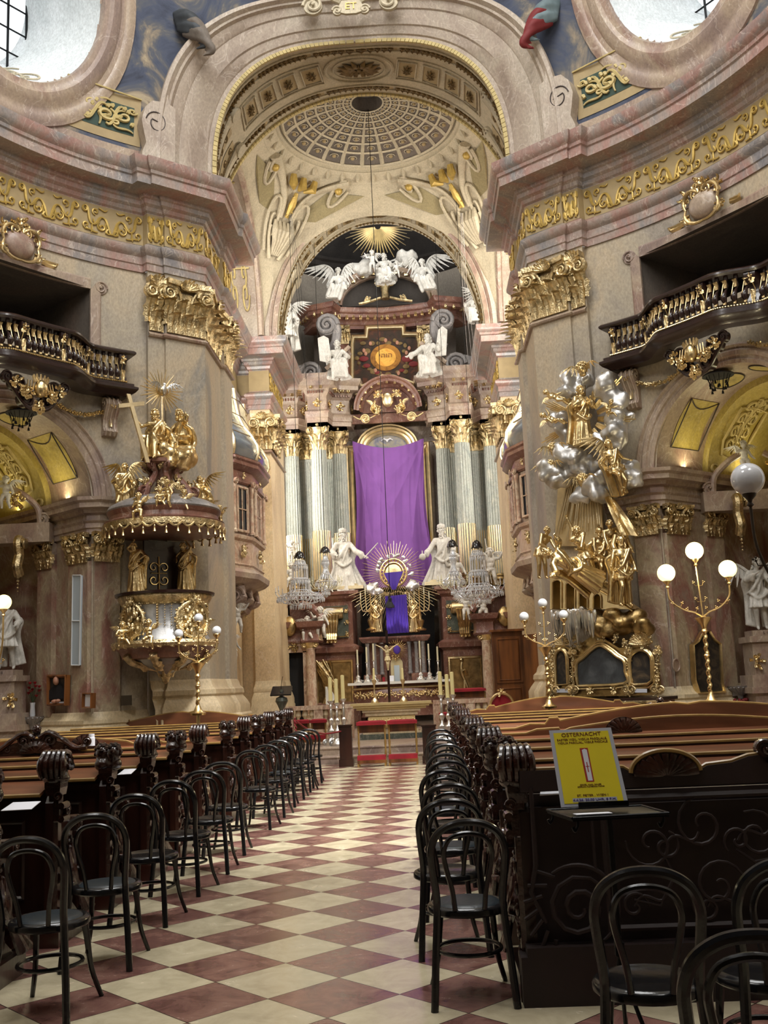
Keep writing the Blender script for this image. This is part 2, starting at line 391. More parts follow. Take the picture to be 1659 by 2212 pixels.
        if thick:
            k = 18; s.prism([c+ux*cos(2*pi*j/k)*r*.93+uy*sin(2*pi*j/k)*r*.93-nz*thick*r for j in range(k)], nz*thick*r*.95)
        s.ell(c+nz*.25*r, r*.17, 8, 6)
        return s
    def build(s, name, m, parent=None, smooth=35, label=None, cat=None, group=None, kind=None, recalc=True, origin=None, mods=None):
        me = bpy.data.meshes.new(name)
        if parent is not None: I = wm(parent).inverted(); vs = [I @ p for p in s.v]; loc = None
        else:
            if origin is None:
                xs = [p.x for p in s.v]; ys = [p.y for p in s.v]; zs = [p.z for p in s.v]
                origin = V((min(xs)+max(xs))/2, (min(ys)+max(ys))/2, min(zs))
            loc = Vector(origin); vs = [p-loc for p in s.v]
        me.from_pydata([tuple(p) for p in vs], [], s.f)
        if recalc:
            bm = bmesh.new(); bm.from_mesh(me); bmesh.ops.recalc_face_normals(bm, faces=bm.faces); bm.to_mesh(me); bm.free()
        me.materials.append(M[m] if isinstance(m, str) else m)
        if smooth:
            me.shade_smooth(); me.set_sharp_from_angle(angle=rad(smooth))
        o = bpy.data.objects.new(name, me); COL.objects.link(o)
        if parent is not None: o.parent = parent
        else: o.location = loc
        return tag(o, label, cat, group, kind)
def struct(mb, name, m, **k): return mb.build(name, m, kind='structure', **k)
def copytree(o, mx=None, parent=None, label=None, group=None, name=None):
    c = o.copy(); COL.objects.link(c); c.parent = parent
    if mx is not None: c.matrix_basis = mx
    if label: c['label'] = label
    if group: c['group'] = group
    for ch in list(o.children): copytree(ch, None, c)
    return c
def arc2(cx, cy, r, a0, a1, n, ry=None):
    ry = ry or r; return [(cx+r*cos(a0+(a1-a0)*i/n), cy+ry*sin(a0+(a1-a0)*i/n)) for i in range(n+1)]
def spiral2(cx, cy, r, a0, turns, n=22, k=.85):
    return [(cx+r*(1-k*i/n)*cos(a0+turns*2*pi*i/n), cy+r*(1-k*i/n)*sin(a0+turns*2*pi*i/n)) for i in range(n+1)]
def bez(p0, p1, p2, p3, n=10):
    return [tuple((1-t)**3*a+3*(1-t)**2*t*b+3*(1-t)*t*t*c+t**3*d for a, b, c, d in zip(p0,p1,p2,p3)) for t in [i/n for i in range(n+1)]]
def smoothpath(pts, k=6):
    """Catmull-Rom through 3D points"""
    P = [Vector(p) for p in pts]; P = [P[0]*2-P[1]]+P+[P[-1]*2-P[-2]]; out = []
    for i in range(1, len(P)-2):
        for j in range(k):
            t = j/k; a, b, c, d = P[i-1:i+3]
            out.append(.5*((2*b)+(c-a)*t+(2*a-5*b+4*c-d)*t*t+(3*b-a-3*c+d)*t**3))
    out.append(P[-2]); return out
def orn(mb, F, lines, r, seg=5):
    """2D ornament lines drawn as little tubes on a surface F(s,t)->point; each line may carry its own radius factor"""
    for ln in lines:
        k = 1
        if isinstance(ln, tuple) and isinstance(ln[1], (int,float)) and not isinstance(ln[0], (int,float)): ln, k = ln
        n = len(ln); mb.tube([F(a,b) for a, b in ln], [r*k*(.55+.45*sin(pi*min(1,max(0,(i+.6)/n)))) for i in range(n)], seg)
# ================================================================ SHELL
def U(sd, u, Y, z=0): return V(CX+sd*u, Y, z)
SIDE = {-1:'left', 1:'right'}
PT = rad(56)
PC = [(4.07,17.96),(3.816,18.17),(3.778,18.124),(3.147,18.646)]     # pier front, seen from above
PN = (-.637,-.77); PD = (-.77,.637)
def arcpath(a0, a1, n=28, R=None):
    R = R or RW; return [(R*cos(rad(a0+(a1-a0)*i/n)), CY+R*sin(rad(a0+(a1-a0)*i/n))) for i in range(n+1)]
PI2 = 3.07
PIER = PC+[(3.147,20.1),(PI2,20.16),(PI2,20.95),(4.25,21.0)]
CHAN = [(4.25,21.0),(4.25,28.3),(3.85,28.3),(3.85,27.95),(3.28,27.95),(3.28,30.7),(4.3,30.7),(4.3,35)]
def WP(sd, pts): return [(CX+sd*u, y) for u, y in pts]
ENT = [(0,9.37),(.03,9.37),(.03,9.5),(.05,9.52),(.05,9.66),(.09,9.7),(.13,9.76),(.13,9.82),(.05,9.88),(0,9.9),(0,10.54),(.04,10.57),(.06,10.64),(.12,10.68),(.13,10.76),(.17,10.78),(.18,10.84),(.48,10.87),(.48,11.04),(.51,11.06),(.52,11.12),(.56,11.16),(.6,11.22),(.61,11.34),(0,11.40),(-.7,11.42)]
BASEP = [(0,1.75),(.03,1.7),(.05,1.62),(.11,1.56),(.12,1.48),(.09,1.44),(.17,1.33),(.22,1.24),(.22,1.1),(.26,1.06),(.26,.0)]
# floor
mb = MB(); mb.box((0,14,-.05),(40,44,.1)); mb.build('floor','floor_tiles',kind='structure',smooth=0)
# raised chancel floor, two steps
mb = MB()
for k, (y, z) in enumerate(((20.6,.15),(21.0,.3))):
    mb.add([(CX-3.4,y,0),(CX+3.4,y,0),(CX+3.4,y,z),(CX-3.4,y,z),(CX+3.4,36,z),(CX-3.4,36,z)],[(0,1,2,3),(3,2,4,5)])
    mb.tube([(CX-3.4,y,z-.02),(CX+3.4,y,z-.02)],.022,6)
for k in (-1,1): mb.add([(CX+k*3.4,21.3,.3),(CX+k*4.4,21.3,.3),(CX+k*4.4,36,.3),(CX+k*3.4,36,.3)],[(0,1,2,3)])
struct(mb,'floor_chancel','stone_pink')
TC = rad(36.6)                       # direction of the two visible diagonal chapels
def NC(sd, s, w_, z):                # chapel frame: s along the wall towards the chancel, w_ outwards, z up
    c = (RW*cos(TC), CY+RW*sin(TC)); r = (cos(TC), sin(TC)); t = (-sin(TC), cos(TC))
    return V(CX+sd*(c[0]+r[0]*w_+t[0]*s), c[1]+r[1]*w_+t[1]*s, z)
AR, AZ = 1.5, 4.93
def wallz(th):
    s = RW*math.tan(th-TC); iv = [(0,9.4)]
    if abs(s) < AR: lo = AZ+sqrt(AR*AR-s*s); iv = [(lo,9.4)]
    if abs(s) < 1.44:
        iv = [(max(iv[0][0],0),7.55),(8.86,9.4)]
    return iv
for sd in (-1,1):
    SN = SIDE[sd]; mb = MB()
    ths = sorted([rad(8+(56-8)*i/110) for i in range(111)]+[TC+e*math.atan(q/RW) for e in (-1,1) for q in (1.44-1e-3,1.44+1e-3,1.5-1e-3,1.5+1e-3)])
    for a, b in zip(ths, ths[1:]):
        m_ = (a+b)/2; ia, ib, im = wallz(a), wallz(b), wallz(m_)
        if len(im) == 2:
            lo = lambda t: AZ+sqrt(max(0,AR*AR-(RW*math.tan(t-TC))**2))
            ia = [(lo(a),7.55),(8.86,9.4)]; ib = [(lo(b),7.55),(8.86,9.4)]
        elif im[0][0] > 0:
            lo = lambda t: AZ+sqrt(max(0,AR*AR-(RW*math.tan(t-TC))**2)); ia = [(lo(a),9.4)]; ib = [(lo(b),9.4)]
        else: ia = ib = im
        for (z0,z1),(z2,z3) in zip(ia, ib):
            pa = (CX+sd*RW*cos(a), CY+RW*sin(a)); pb = (CX+sd*RW*cos(b), CY+RW*sin(b))
            n = 1
            mb.add([(*pa,z0),(*pb,z2),(*pb,z3),(*pa,z1)],[(0,1,2,3)])
    struct(mb,'wall_nave_'+SN,'stone_wall')
    # lower marble strip of nave wall between chapel mouth and pier (pink pilaster) and its base
    mb = MB()
    def wpt(s, off):                  # point on nave wall at arc offset s (m) from the chapel axis
        t = TC+s/RW; return (CX+sd*(RW-off)*cos(t), CY+(RW-off)*sin(t))
    for s0, s1, off in ((1.5,1.98,.06),):
        P = [wpt(s0+(s1-s0)*i/4, off) for i in range(5)]
        path = [tuple(NC(sd,1.44,.5,0)[:2]), tuple(NC(sd,1.44,-.07,0)[:2])]+P[1:]+[wpt(s1,0)]
        mb.sweep(path,[(0,.0),(0,3.86)],side=-sd)
    struct(mb,'wall_pilaster_'+SN,'stone_jamb')
    mb = MB(); path = [tuple(NC(sd,1.44,3.,0)[:2]), tuple(NC(sd,1.44,-.07,0)[:2])]+P[1:]+[wpt(1.98,0),wpt(2.5,0)]
    mb.sweep(path,[(o*.8,z*.72) for o, z in BASEP],side=-sd); struct(mb,'baseboard_chapel_'+SN,'stone_base')
    # lower entablature, from the pier round the corner into the chapel
    LE = [(0,4.33),(.03,4.33),(.03,4.42),(.06,4.44),(.06,4.52),(.1,4.56),(.03,4.58),(.03,4.68),(.1,4.7),(.12,4.76),(.22,4.78),(.22,4.86),(.27,4.9),(.28,4.96),(0,4.98)]
    path = [tuple(NC(sd,1.6,3.2,0)[:2]), tuple(NC(sd,1.44,-.07,0)[:2])]+[wpt(s,.06) for s in (1.6,1.8,2.0)]+[wpt(2.0,.02),wpt(2.6,.02)]
    mb = MB(); mb.sweep(path, LE, side=-sd); struct(mb,'trim_impost_'+SN,'stone_pink')
    # chapel niche
    D = 2.9; mb = MB()
    for e in (-1,1):
        mb.add([NC(sd,e*AR,-.17,0),NC(sd,e*AR,D,0),NC(sd,e*AR,D,AZ),NC(sd,e*AR,-.17,AZ)],[(0,1,2,3)])
    mb.add([NC(sd,-AR,D,0),NC(sd,AR,D,0),NC(sd,AR,D,AZ),NC(sd,-AR,D,AZ)],[(0,1,2,3)])
    struct(mb,'wall_chapel_'+SN,'stone_panel')
    mb = MB()
    mb.grid(lambda u,v: NC(sd,AR*cos(pi*u),-.17*abs(cos(pi*u))**2+(1.12+.17*abs(cos(pi*u))**2)*v,AZ+AR*sin(pi*u)),32,2); struct(mb,'ceiling_chapel_arch_'+SN,'stone_pink')
    mb = MB(); r2 = AR-.12
    mb.grid(lambda u,v: NC(sd,(AR if v < .01 else r2)*cos(pi*u),1.12,AZ+(AR if v < .01 else r2)*sin(pi*u)),32,1)
    mb.grid(lambda u,v: NC(sd,r2*cos(pi*u),1.12+(D-1.12)*v,AZ+r2*sin(pi*u)),32,2)
    k = 24; mb.add([NC(sd,r2*cos(pi*i/k),D-.01,AZ+r2*sin(pi*i/k)) for i in range(k+1)],[tuple(range(k+1))])
    struct(mb,'ceiling_chapel_vault_'+SN,'plaster_gold')
    # inlaid yellow panels on the soffit, outlined in dark
    mb = MB(); ml = MB()
    def soff(s, w_, o=0): return NC(sd,(AR-o)*cos(s),w_,AZ+(AR-o)*sin(s))
    def soff2(s, w_, o=0): return NC(sd,(r2-o)*cos(s),w_,AZ+(r2-o)*sin(s))
    pans = []
    for a0, a1 in ((.10,.30),(.70,.90)):
        x0, x1 = (a0,a1) if a0 < .5 else (a1,a0)
        bot = [(x0*pi, .22),(x0*pi,.95)]; top = [(x1*pi+ (.12 if a0<.5 else -.12)*sin(pi*i/8)*-1*(1), .95-.73*i/8) for i in range(9)]
        pans.append(bot+top)
    for c in (.42,.58): pans.append([(c*pi+.17*cos(2*pi*i/20), .58+.3*sin(2*pi*i/20)) for i in range(20)])
    for pn in pans:
        cx_ = sum(p[0] for p in pn)/len(pn); cy_ = sum(p[1] for p in pn)/len(pn)
        lo_, hi_ = min(p[0] for p in pn), max(p[0] for p in pn); vs = []; n_ = 16
        def cross(x):
            ys = []
            for (x0,y0),(x1,y1) in zip(pn,pn[1:]+pn[:1]):
                if (x0-x)*(x1-x) <= 0 and x0 != x1: ys.append(y0+(y1-y0)*(x-x0)/(x1-x0))
            return (min(ys),max(ys)) if ys else (cy_,cy_)
        for i in range(n_+1):
            x = lo_+(hi_-lo_)*(.002+.996*i/n_); y0, y1 = cross(x); vs += [soff(x,y0,.012),soff(x,y1,.012)]
        mb.add(vs,[(2*i,2*i+2,2*i+3,2*i+1) for i in range(n_)])
        ml.tube([soff(a,b,.014) for a, b in pn],.012,5,closed=True)
    struct(mb,'trim_soffit_panels_'+SN,'plaster_gold',smooth=0); struct(ml,'trim_soffit_outline_'+SN,'line_dark')
    mo = MB(); F = lambda s,t: soff2(s,t,.02)
    for e in (1,-1):
        b0 = 0 if e > 0 else pi
        L = []
        for k in range(4):
            a = b0+e*(.42+.2*k); yy = 1.75
            for q in (1,-1):
                L.append([(a+e*x, yy+q*y) for x, y in spiral2(.02,.16,.11,-2,1.3)])
                L.append([(a+e*x, yy+q*y) for x, y in spiral2(.12,.07,.07,1,-1.2)])
            L.append([(a-e*.1,yy),(a+e*.12,yy)])
        L.append(([(b0+e*.3,1.45),(b0+e*.25,1.75),(b0+e*.3,2.05),(b0+e*.5,2.12),(b0+e*1.0,2.12),(b0+e*1.05,1.75),(b0+e*1.0,1.4),(b0+e*.5,1.4),(b0+e*.3,1.45)],1.1))
        L.append([(b0+e*.12+.05*cos(i*pi/6),1.3+.1*sin(i*pi/6)) for i in range(13)])
        orn(mo,F,L,.028)
    struct(mo,'trim_vault_ornament_'+SN,'fresco_line')
    # archivolt mouldings on the wall around the chapel mouth
    mb = MB(); PR = [(0,.0),(0,.05),(.06,.07),(.08,.05),(.12,.05),(.14,.08),(.2,.09),(.24,.05),(.27,.05),(.3,.09),(.33,.07),(.34,0)]
    def awall(a, r, o):
        s = r*cos(a); t = TC+math.asin(max(-1,min(1,s/RW))); return V(CX+sd*(RW-o)*cos(t), CY+(RW-o)*sin(t), AZ+r*sin(a))
    mb.grid(lambda u,v: awall(pi*u, AR-.01+PR[round(v*(len(PR)-1))][0], PR[round(v*(len(PR)-1))][1]),48,len(PR)-1)
    struct(mb,'trim_archivolt_'+SN,'stone_pink')
    # gallery room behind the balcony
    gz0, gz1, gs = 7.4, 8.86, 1.44; mb = MB()
    mb.add([NC(sd,a,b,z) for z in (gz0,gz1) for a, b in ((-gs,-.16),(gs,-.16),(gs,2.6),(-gs,2.6))],[(0,1,2,3),(4,5,6,7),(1,2,6,5),(0,3,7,4),(2,3,7,6)])
    struct(mb,'wall_gallery_'+SN,'stone_pink' if 0 else 'plaster_brown')
    mb = MB()                                              # doorcase in the gallery back wall and reveal outline
    mb.frame3([NC(sd,.2,2.55,8.6),NC(sd,1.1,2.55,8.6),NC(sd,1.1,2.55,7.4),NC(sd,.2,2.55,7.4)],[(0,.02),(.05,.06),(.08,.02)],NC(sd,0,0,0)-NC(sd,0,1,0))
    struct(mb,'trim_gallery_panel_'+SN,'plaster_brown')
    mb = MB()                                              # flat eared frame round the opening
    def gw(s, z, o): t = TC+s/RW; return V(CX+sd*(RW-o)*cos(t), CY+(RW-o)*sin(t), z)
    FR = [(0,.0),(0,.045),(.17,.05),(.2,.035),(.22,0)]
    for j in range(len(FR)-1):
        o0, h0 = FR[j]; o1, h1 = FR[j+1]
        n = 24
        for i in range(n):
            s0 = -1.42-0+(2.84)*i/n; s1 = -1.42+(2.84)*(i+1)/n
            mb.add([gw(s0,8.84+o0,h0),gw(s1,8.84+o0,h0),gw(s1,8.84+o1,h1),gw(s0,8.84+o1,h1)],[(0,1,2,3)])
        for e in (-1,1):
            mb.add([gw(e*(1.42+o0),7.5,h0),gw(e*(1.42+o0),8.84+o0,h0),gw(e*(1.42+o1),8.84+o1,h1),gw(e*(1.42+o1),7.5,h1)],[(0,1,2,3)])
    for e in (-1,1):
        c = gw(e*1.62,8.9,.03); ux = (gw(e*1.7,8.9,.03)-c); mb.volute(c,ux,(0,0,1),.13,.35,1.6,1,.3)
    struct(mb,'trim_gallery_frame_'+SN,'stone_pink')
    # pier and chancel walls
    mb = MB(); mb.sweep(WP(sd,[(4.14,18.09)]+PIER),[(0,0),(0,9.4)],side=-sd); struct(mb,'wall_pier_'+SN,'stone_wall' if sd < 0 else 'stone_wall')
    mb = MB(); mb.sweep(WP(sd,CHAN[:5]),[(0,0),(0,9.4)],side=-sd); struct(mb,'wall_chancel_'+SN,'stone_warm')
    mb = MB(); mb.sweep(WP(sd,CHAN[4:]),[(0,0),(0,9.4)],side=-sd); struct(mb,'wall_choir_pilaster_'+SN,'stone_warm')
    mb = MB(); mb.sweep(WP(sd,PIER),[(o,z) for o, z in BASEP],side=-sd); struct(mb,'baseboard_pier_'+SN,'stone_base')
    mb = MB(); mb.sweep(WP(sd,CHAN[2:7]),[(o*.5,z) for o, z in BASEP],side=-sd); struct(mb,'baseboard_choir_'+SN,'stone_base')
    mb = MB(); AST = [(0,8.08),(.05,8.09),(.07,8.12),(.05,8.15),(.03,8.17),(0,8.19)]
    mb.sweep(WP(sd,PIER),AST,side=-sd); mb.sweep(WP(sd,CHAN[2:7]),AST,side=-sd); struct(mb,'trim_necking_'+SN,'stone_pink')
    # great entablature
    full = arcpath(8,55.6,60)+PIER[:-1]+CHAN[0:]
    full[-len(CHAN)] = (4.25,20.97)
    mb = MB(); mb.sweep(WP(sd,full),ENT,side=-sd); struct(mb,'trim_entablature_'+SN,'stone_entab')
    mb = MB(); mb.sweep(WP(sd,full),[(.004,9.92),(.004,10.52)],side=-sd); struct(mb,'trim_frieze_'+SN,'orn_back')
    # gilded scrollwork along the frieze
    P = [Vector(p) for p in WP(sd,full)]
    def along(seg0, seg1):
        pts = P[seg0:seg1+1]; ds = [0]
        for a, b in zip(pts, pts[1:]): ds.append(ds[-1]+(b-a).length)
        def F(s, t):
            s = max(0,min(ds[-1]-1e-6,s)); i = 0
            while ds[i+1] < s: i += 1
            q = (s-ds[i])/(ds[i+1]-ds[i]); p = pts[i].lerp(pts[i+1],q); d = (pts[i+1]-pts[i]).normalized(); n = Vector((d.y,-d.x))*(-sd)
            return V(p.x+n.x*.022,p.y+n.y*.022,9.92+.6*t)
        return F, ds[-1]
    mo = MB(); na = 61
    spans = [(0,60,1.45),(61,62,None),(63,64,None),(64,65,None),(66,67,None)]+[(len(full)-4,len(full)-3,None)]
    for a, b, un in spans:
        F, LL = along(a,b); n = max(1,round(LL/1.3)); u_ = LL/n
        for k in range(n):
            for mir in (0,1):
                x0 = k*u_; G = (lambda x, y, x0=x0, mir=mir: F(x0+(u_/2-x*u_/2 if mir else u_/2+x*u_/2), y))
                Ls = [(bez((0,.12),(.12,.1),(.1,.62),(.3,.62)),1.5),(bez((.3,.62),(.45,.62),(.45,.3),(.62,.34)),1.5),(bez((.62,.34),(.8,.4),(.68,.9),(.86,.9)),1.5),
                      (spiral2(.84,.78,.11,1.6,-1.1),1.3),(spiral2(.1,.2,.1,3.6,1.1),1.2),
                      spiral2(.32,.3,.16,1.2,-1.2),spiral2(.52,.76,.12,-1.5,1.2),bez((.45,.1),(.6,.05),(.7,.2),(.86,.12)),spiral2(.82,.26,.12,-1.8,1.1),
                      bez((.15,.9),(.25,.75),(.35,.95),(.42,.88)),bez((.2,.45),(.22,.3),(.15,.3),(.2,.12)),bez((.62,.34),(.66,.2),(.6,.15),(.66,.06))]
                orn(mo,G,Ls,.019,5)
                for q in range(4):
                    xx = .16+.2*q; p = G(xx,.1+.14*(q%3)); p2 = G(xx+.05,.2+.16*(q%3)); mo.tube([p,(p+p2)/2,p2],[.004,.02,.004],5)
    struct(mo,'trim_frieze_scrollwork_'+SN,'orn_gold')
# ---------------------------------------------------------------- dome zone above the great cornice
def RD(z): return 7.25-.045*max(0,z-11.3)**2
def DM(sd, th, z, o=0): R = RD(z)-o; return V(CX+sd*R*cos(th), CY+R*sin(th), z)
OV = (rad(34.6), 14.1, rad(14.5), 2.05)      # oval window: angle, height, half widths
AIN, AOUT = (2.92,3.0), (3.88,3.80)
def sep(a, n=2.6):
    c, s_ = cos(a), sin(a); return (math.copysign(abs(c)**(2/n),c), abs(s_)**(2/n))
for sd in (-1,1):
    SN = SIDE[sd]; mb = MB(); mf = MB(); ns, nz = 82, 60
    for i in range(ns):
        for j in range(nz):
            t0 = rad(8+(90-8)*i/ns); t1 = rad(8+(90-8)*(i+1)/ns); z0 = 11.38+5.6*j/nz; z1 = 11.38+5.6*(j+1)/nz
            tm, zm = (t0+t1)/2, (z0+z1)/2
            if ((tm-OV[0])/OV[2])**2+((zm-OV[1])/OV[3])**2 < .80: continue
            u = RD(zm)*cos(tm)
            if (u/(AOUT[0]-.25))**2.6+((zm-11.38)/(AOUT[1]-.2))**2.6 < 1: continue
            q = [DM(sd,t0,z0),DM(sd,t1,z0),DM(sd,t1,z1),DM(sd,t0,z1)]
            ring = ((tm-OV[0])/(OV[2]*1.17))**2+((zm-OV[1])/(OV[3]*1.17))**2
            (mb if ring < 1 or zm < 11.75 else mf).add(q,[(0,1,2,3)])
    struct(mb,'wall_drum_'+SN,'stone_pink'); struct(mf,'ceiling_fresco_'+SN,'fresco_blue')
    # oval window: moulded frame, splayed white reveal, window behind
    def ov(a, k, o): return DM(sd, OV[0]+OV[2]*k*cos(a), OV[1]+OV[3]*k*sin(a), o)
    mb = MB(); PR = [(1.27,-.03),(1.265,.04),(1.24,.05),(1.23,.06),(1.17,.07),(1.15,.05),(1.1,.06),(1.06,.13),(.99,.15),(.95,.1),(.9,.1),(.88,.03),(.88,-.4)]
    mb.grid(lambda u,v: ov(2*pi*u, 1+(PR[round(v*(len(PR)-1))][0]-1)*1.0, PR[round(v*(len(PR)-1))][1]),56,len(PR)-1,cu=True)
    struct(mb,'trim_oval_frame_'+SN,'stone_pink')
    mb = MB()
    def rev(u,v):
        p = ov(2*pi*u,.89,.0); c = DM(sd,OV[0],OV[1],0); out = V(sd*cos(OV[0]),sin(OV[0]),.10)
        return c+(p-c)*(1-.22*v)+out*(1.9*v)+V(0,0,.5*v)
    mb.grid(rev,40,4,cu=True); struct(mb,'wall_window_reveal_'+SN,'plaster_white')
    mb = MB()
    for k in range(7):
        a = -1+2*k/6; p0 = V(0,0,0); c = DM(sd,OV[0],OV[1]+.5,0)+V(sd*cos(OV[0]),sin(OV[0]),.1)*1.85; tx = V(-sd*sin(OV[0]),cos(OV[0]),0)
        mb.tube([c+tx*a*1.2+V(0,0,-1.6),c+tx*a*1.2+V(0,0,1.6)],.025,5); mb.tube([c+tx*-1.3+V(0,0,a*1.5),c+tx*1.3+V(0,0,a*1.5)],.018,5)
    struct(mb,'window_oval_'+SN,'iron')
    mo = MB()
    c = lambda a, b: rev(0,0)*0+DM(sd,OV[0],OV[1],0)
    def RF(s, t):                 # painted stucco scrolls on the splay
        return rev(s, t)-V(0,0,0)
    for q in (.18,.32,.68,.82):
        orn(mo,lambda x,y,q=q: rev(q+x*.06,.5+y*.4)+(DM(sd,OV[0],OV[1]+.3,0)-rev(q,.5)).normalized()*.02,[spiral2(0,.3,.5,0,1.3),spiral2(0,-.5,.45,2,-1.3),bez((-.5,-1),(0,-.4),(.4,.2),(0,1))],.022)
    struct(mo,'trim_reveal_stucco_'+SN,'plaster_cream')
    # green ornamental field with gold scrolls under the fresco
    mb = MB(); mo = MB(); t0, t1 = rad(45.6), rad(54.2)
    def F(s, t, o=.02): return DM(sd, t0+(t1-t0)*s, 11.98+.68*t, o)
    mb.grid(lambda u,v: F(-.3+1.36*u,-.22+1.36*v,.012),12,2)
    struct(mb,'trim_ornament_field_'+SN,'orn_back')
    mg = MB(); mg.grid(lambda u,v: F(.0+.94*u,.04+.82*v,.02),10,2); struct(mg,'trim_ornament_ground_'+SN,'fresco_green')
    Ls = []
    Ls += [(bez((.02,.2),(.2,.0),(.2,.9),(.42,.7)),1.5),(spiral2(.42,.45,.19,1.2,-1.6),1.6),(bez((.42,.2),(.6,.0),(.55,.9),(.75,.75)),1.4),(spiral2(.74,.5,.17,1.4,1.4),1.3),spiral2(.14,.62,.13,0,1.4),spiral2(.1,.3,.1,3,-1.2),bez((.2,.85),(.3,.75),(.35,.95),(.5,.85)),bez((.55,.2),(.65,.05),(.8,.25),(.92,.1)),spiral2(.6,.3,.09,2,1.2),spiral2(.9,.72,.09,0,-1.2),bez((.3,.1),(.36,.3),(.28,.4),(.32,.55))]
    for q in range(12): x_ = .06+.075*q; y_ = .2+.5*abs(sin(2.3*q)); Ls.append(([(x_,y_),(x_+.02,y_+.07),(x_+.045,y_+.09)],1.8))
    orn(mo,lambda s,t: F(s,t,.045),Ls,.026)
    mo.tube([F(-.3,1.15,.03),F(1.06,1.15,.03)],.02,5)
    struct(mo,'trim_ornament_scrolls_'+SN,'fresco_line')
    # scroll bracket at the foot of the arch
    mb = MB()
    def SB(s, z, o): return DM(sd, rad(56.7)-s/7.2, 11.42+(z-11.42)*1.05, o+.12)
    out = [(-.36,11.42),(-.36,12.55),(-.22,12.62),(-.2,12.78),(-.05,12.62),(.12,12.6),(.26,12.45),(.32,12.2),(.26,11.95),(.22,11.8),(.3,11.6),(.3,11.42)]
    n = len(out); vs = [SB(s,z,.16) for s, z in out]+[SB(s,z,-.1) for s, z in out]
    mb.add(vs,[tuple(range(n))]+[(i,(i+1)%n,n+(i+1)%n,n+i) for i in range(n)])
    c0 = SB(.02,12.25,.17); ml = MB(); ml.tube([SB(.02+a,12.2+b,.175) for a, b in spiral2(0,0,.22,.2,1.05,26,.5)]+[SB(-.1,12.2,.17)],.012,5)
    struct(mb,'trim_scroll_bracket_'+SN,'stone_arch'); struct(ml,'trim_scroll_groove_'+SN,'line_dark')
# archivolt of the great chancel arch (lies on the curved wall)
def arcpt(a, q, o=0):
    """q 0 at the inner edge .. 1 at the outer edge of the archivolt"""
    ca, sa = sep(a); u = (AIN[0]+(AOUT[0]-AIN[0])*q)*ca; z = 11.38+(AIN[1]+(AOUT[1]-AIN[1])*q)*sa
    R = RD(z)-o; return V(CX+u, CY+sqrt(R*R-u*u), z)
mb = MB(); PR = [(1,-.05),(1,.22),(.95,.3),(.88,.31),(.84,.24),(.80,.24),(.78,.17),(.62,.15),(.6,.12),(.3,.1),(.28,.07),(.12,.05),(.1,.02),(0,.02),(0,-.1)]
mb.grid(lambda u,v: arcpt(pi*u,*PR[round(v*(len(PR)-1))]),72,len(PR)-1)
struct(mb,'trim_great_arch','stone_arch')
mb = MB(); mb.grid(lambda u,v: arcpt(pi*u,1.0+.05*v,.06+.02*v),72,2); struct(mb,'trim_great_arch_outer','stone_arch')
def dentil_ring(name, fn, n, w, m='fresco_line'):
    """rope-like gilded moulding: small blocks set along an arch"""
    mb = MB()
    for i in range(n):
        a = pi*(i+.5)/n; da = pi/n*.44
        for (q0,q1) in ((0,1),):
            vs = [fn(a+da*e+f_*da*.15, q, o) for q in (q0,q1) for e, f_ in ((-1,1),(1,1)) for o in (.0,.05)]
            mb.add(vs,[(0,2,3,1),(4,5,7,6),(0,1,5,4),(2,6,7,3),(1,3,7,5),(0,4,6,2)])
    struct(mb,name,m,smooth=0)
dentil_ring('trim_arch_rope_front', lambda a,q,o: arcpt(a,-.005-.075*q,.04+o), 110, .1)
YR = 20.95
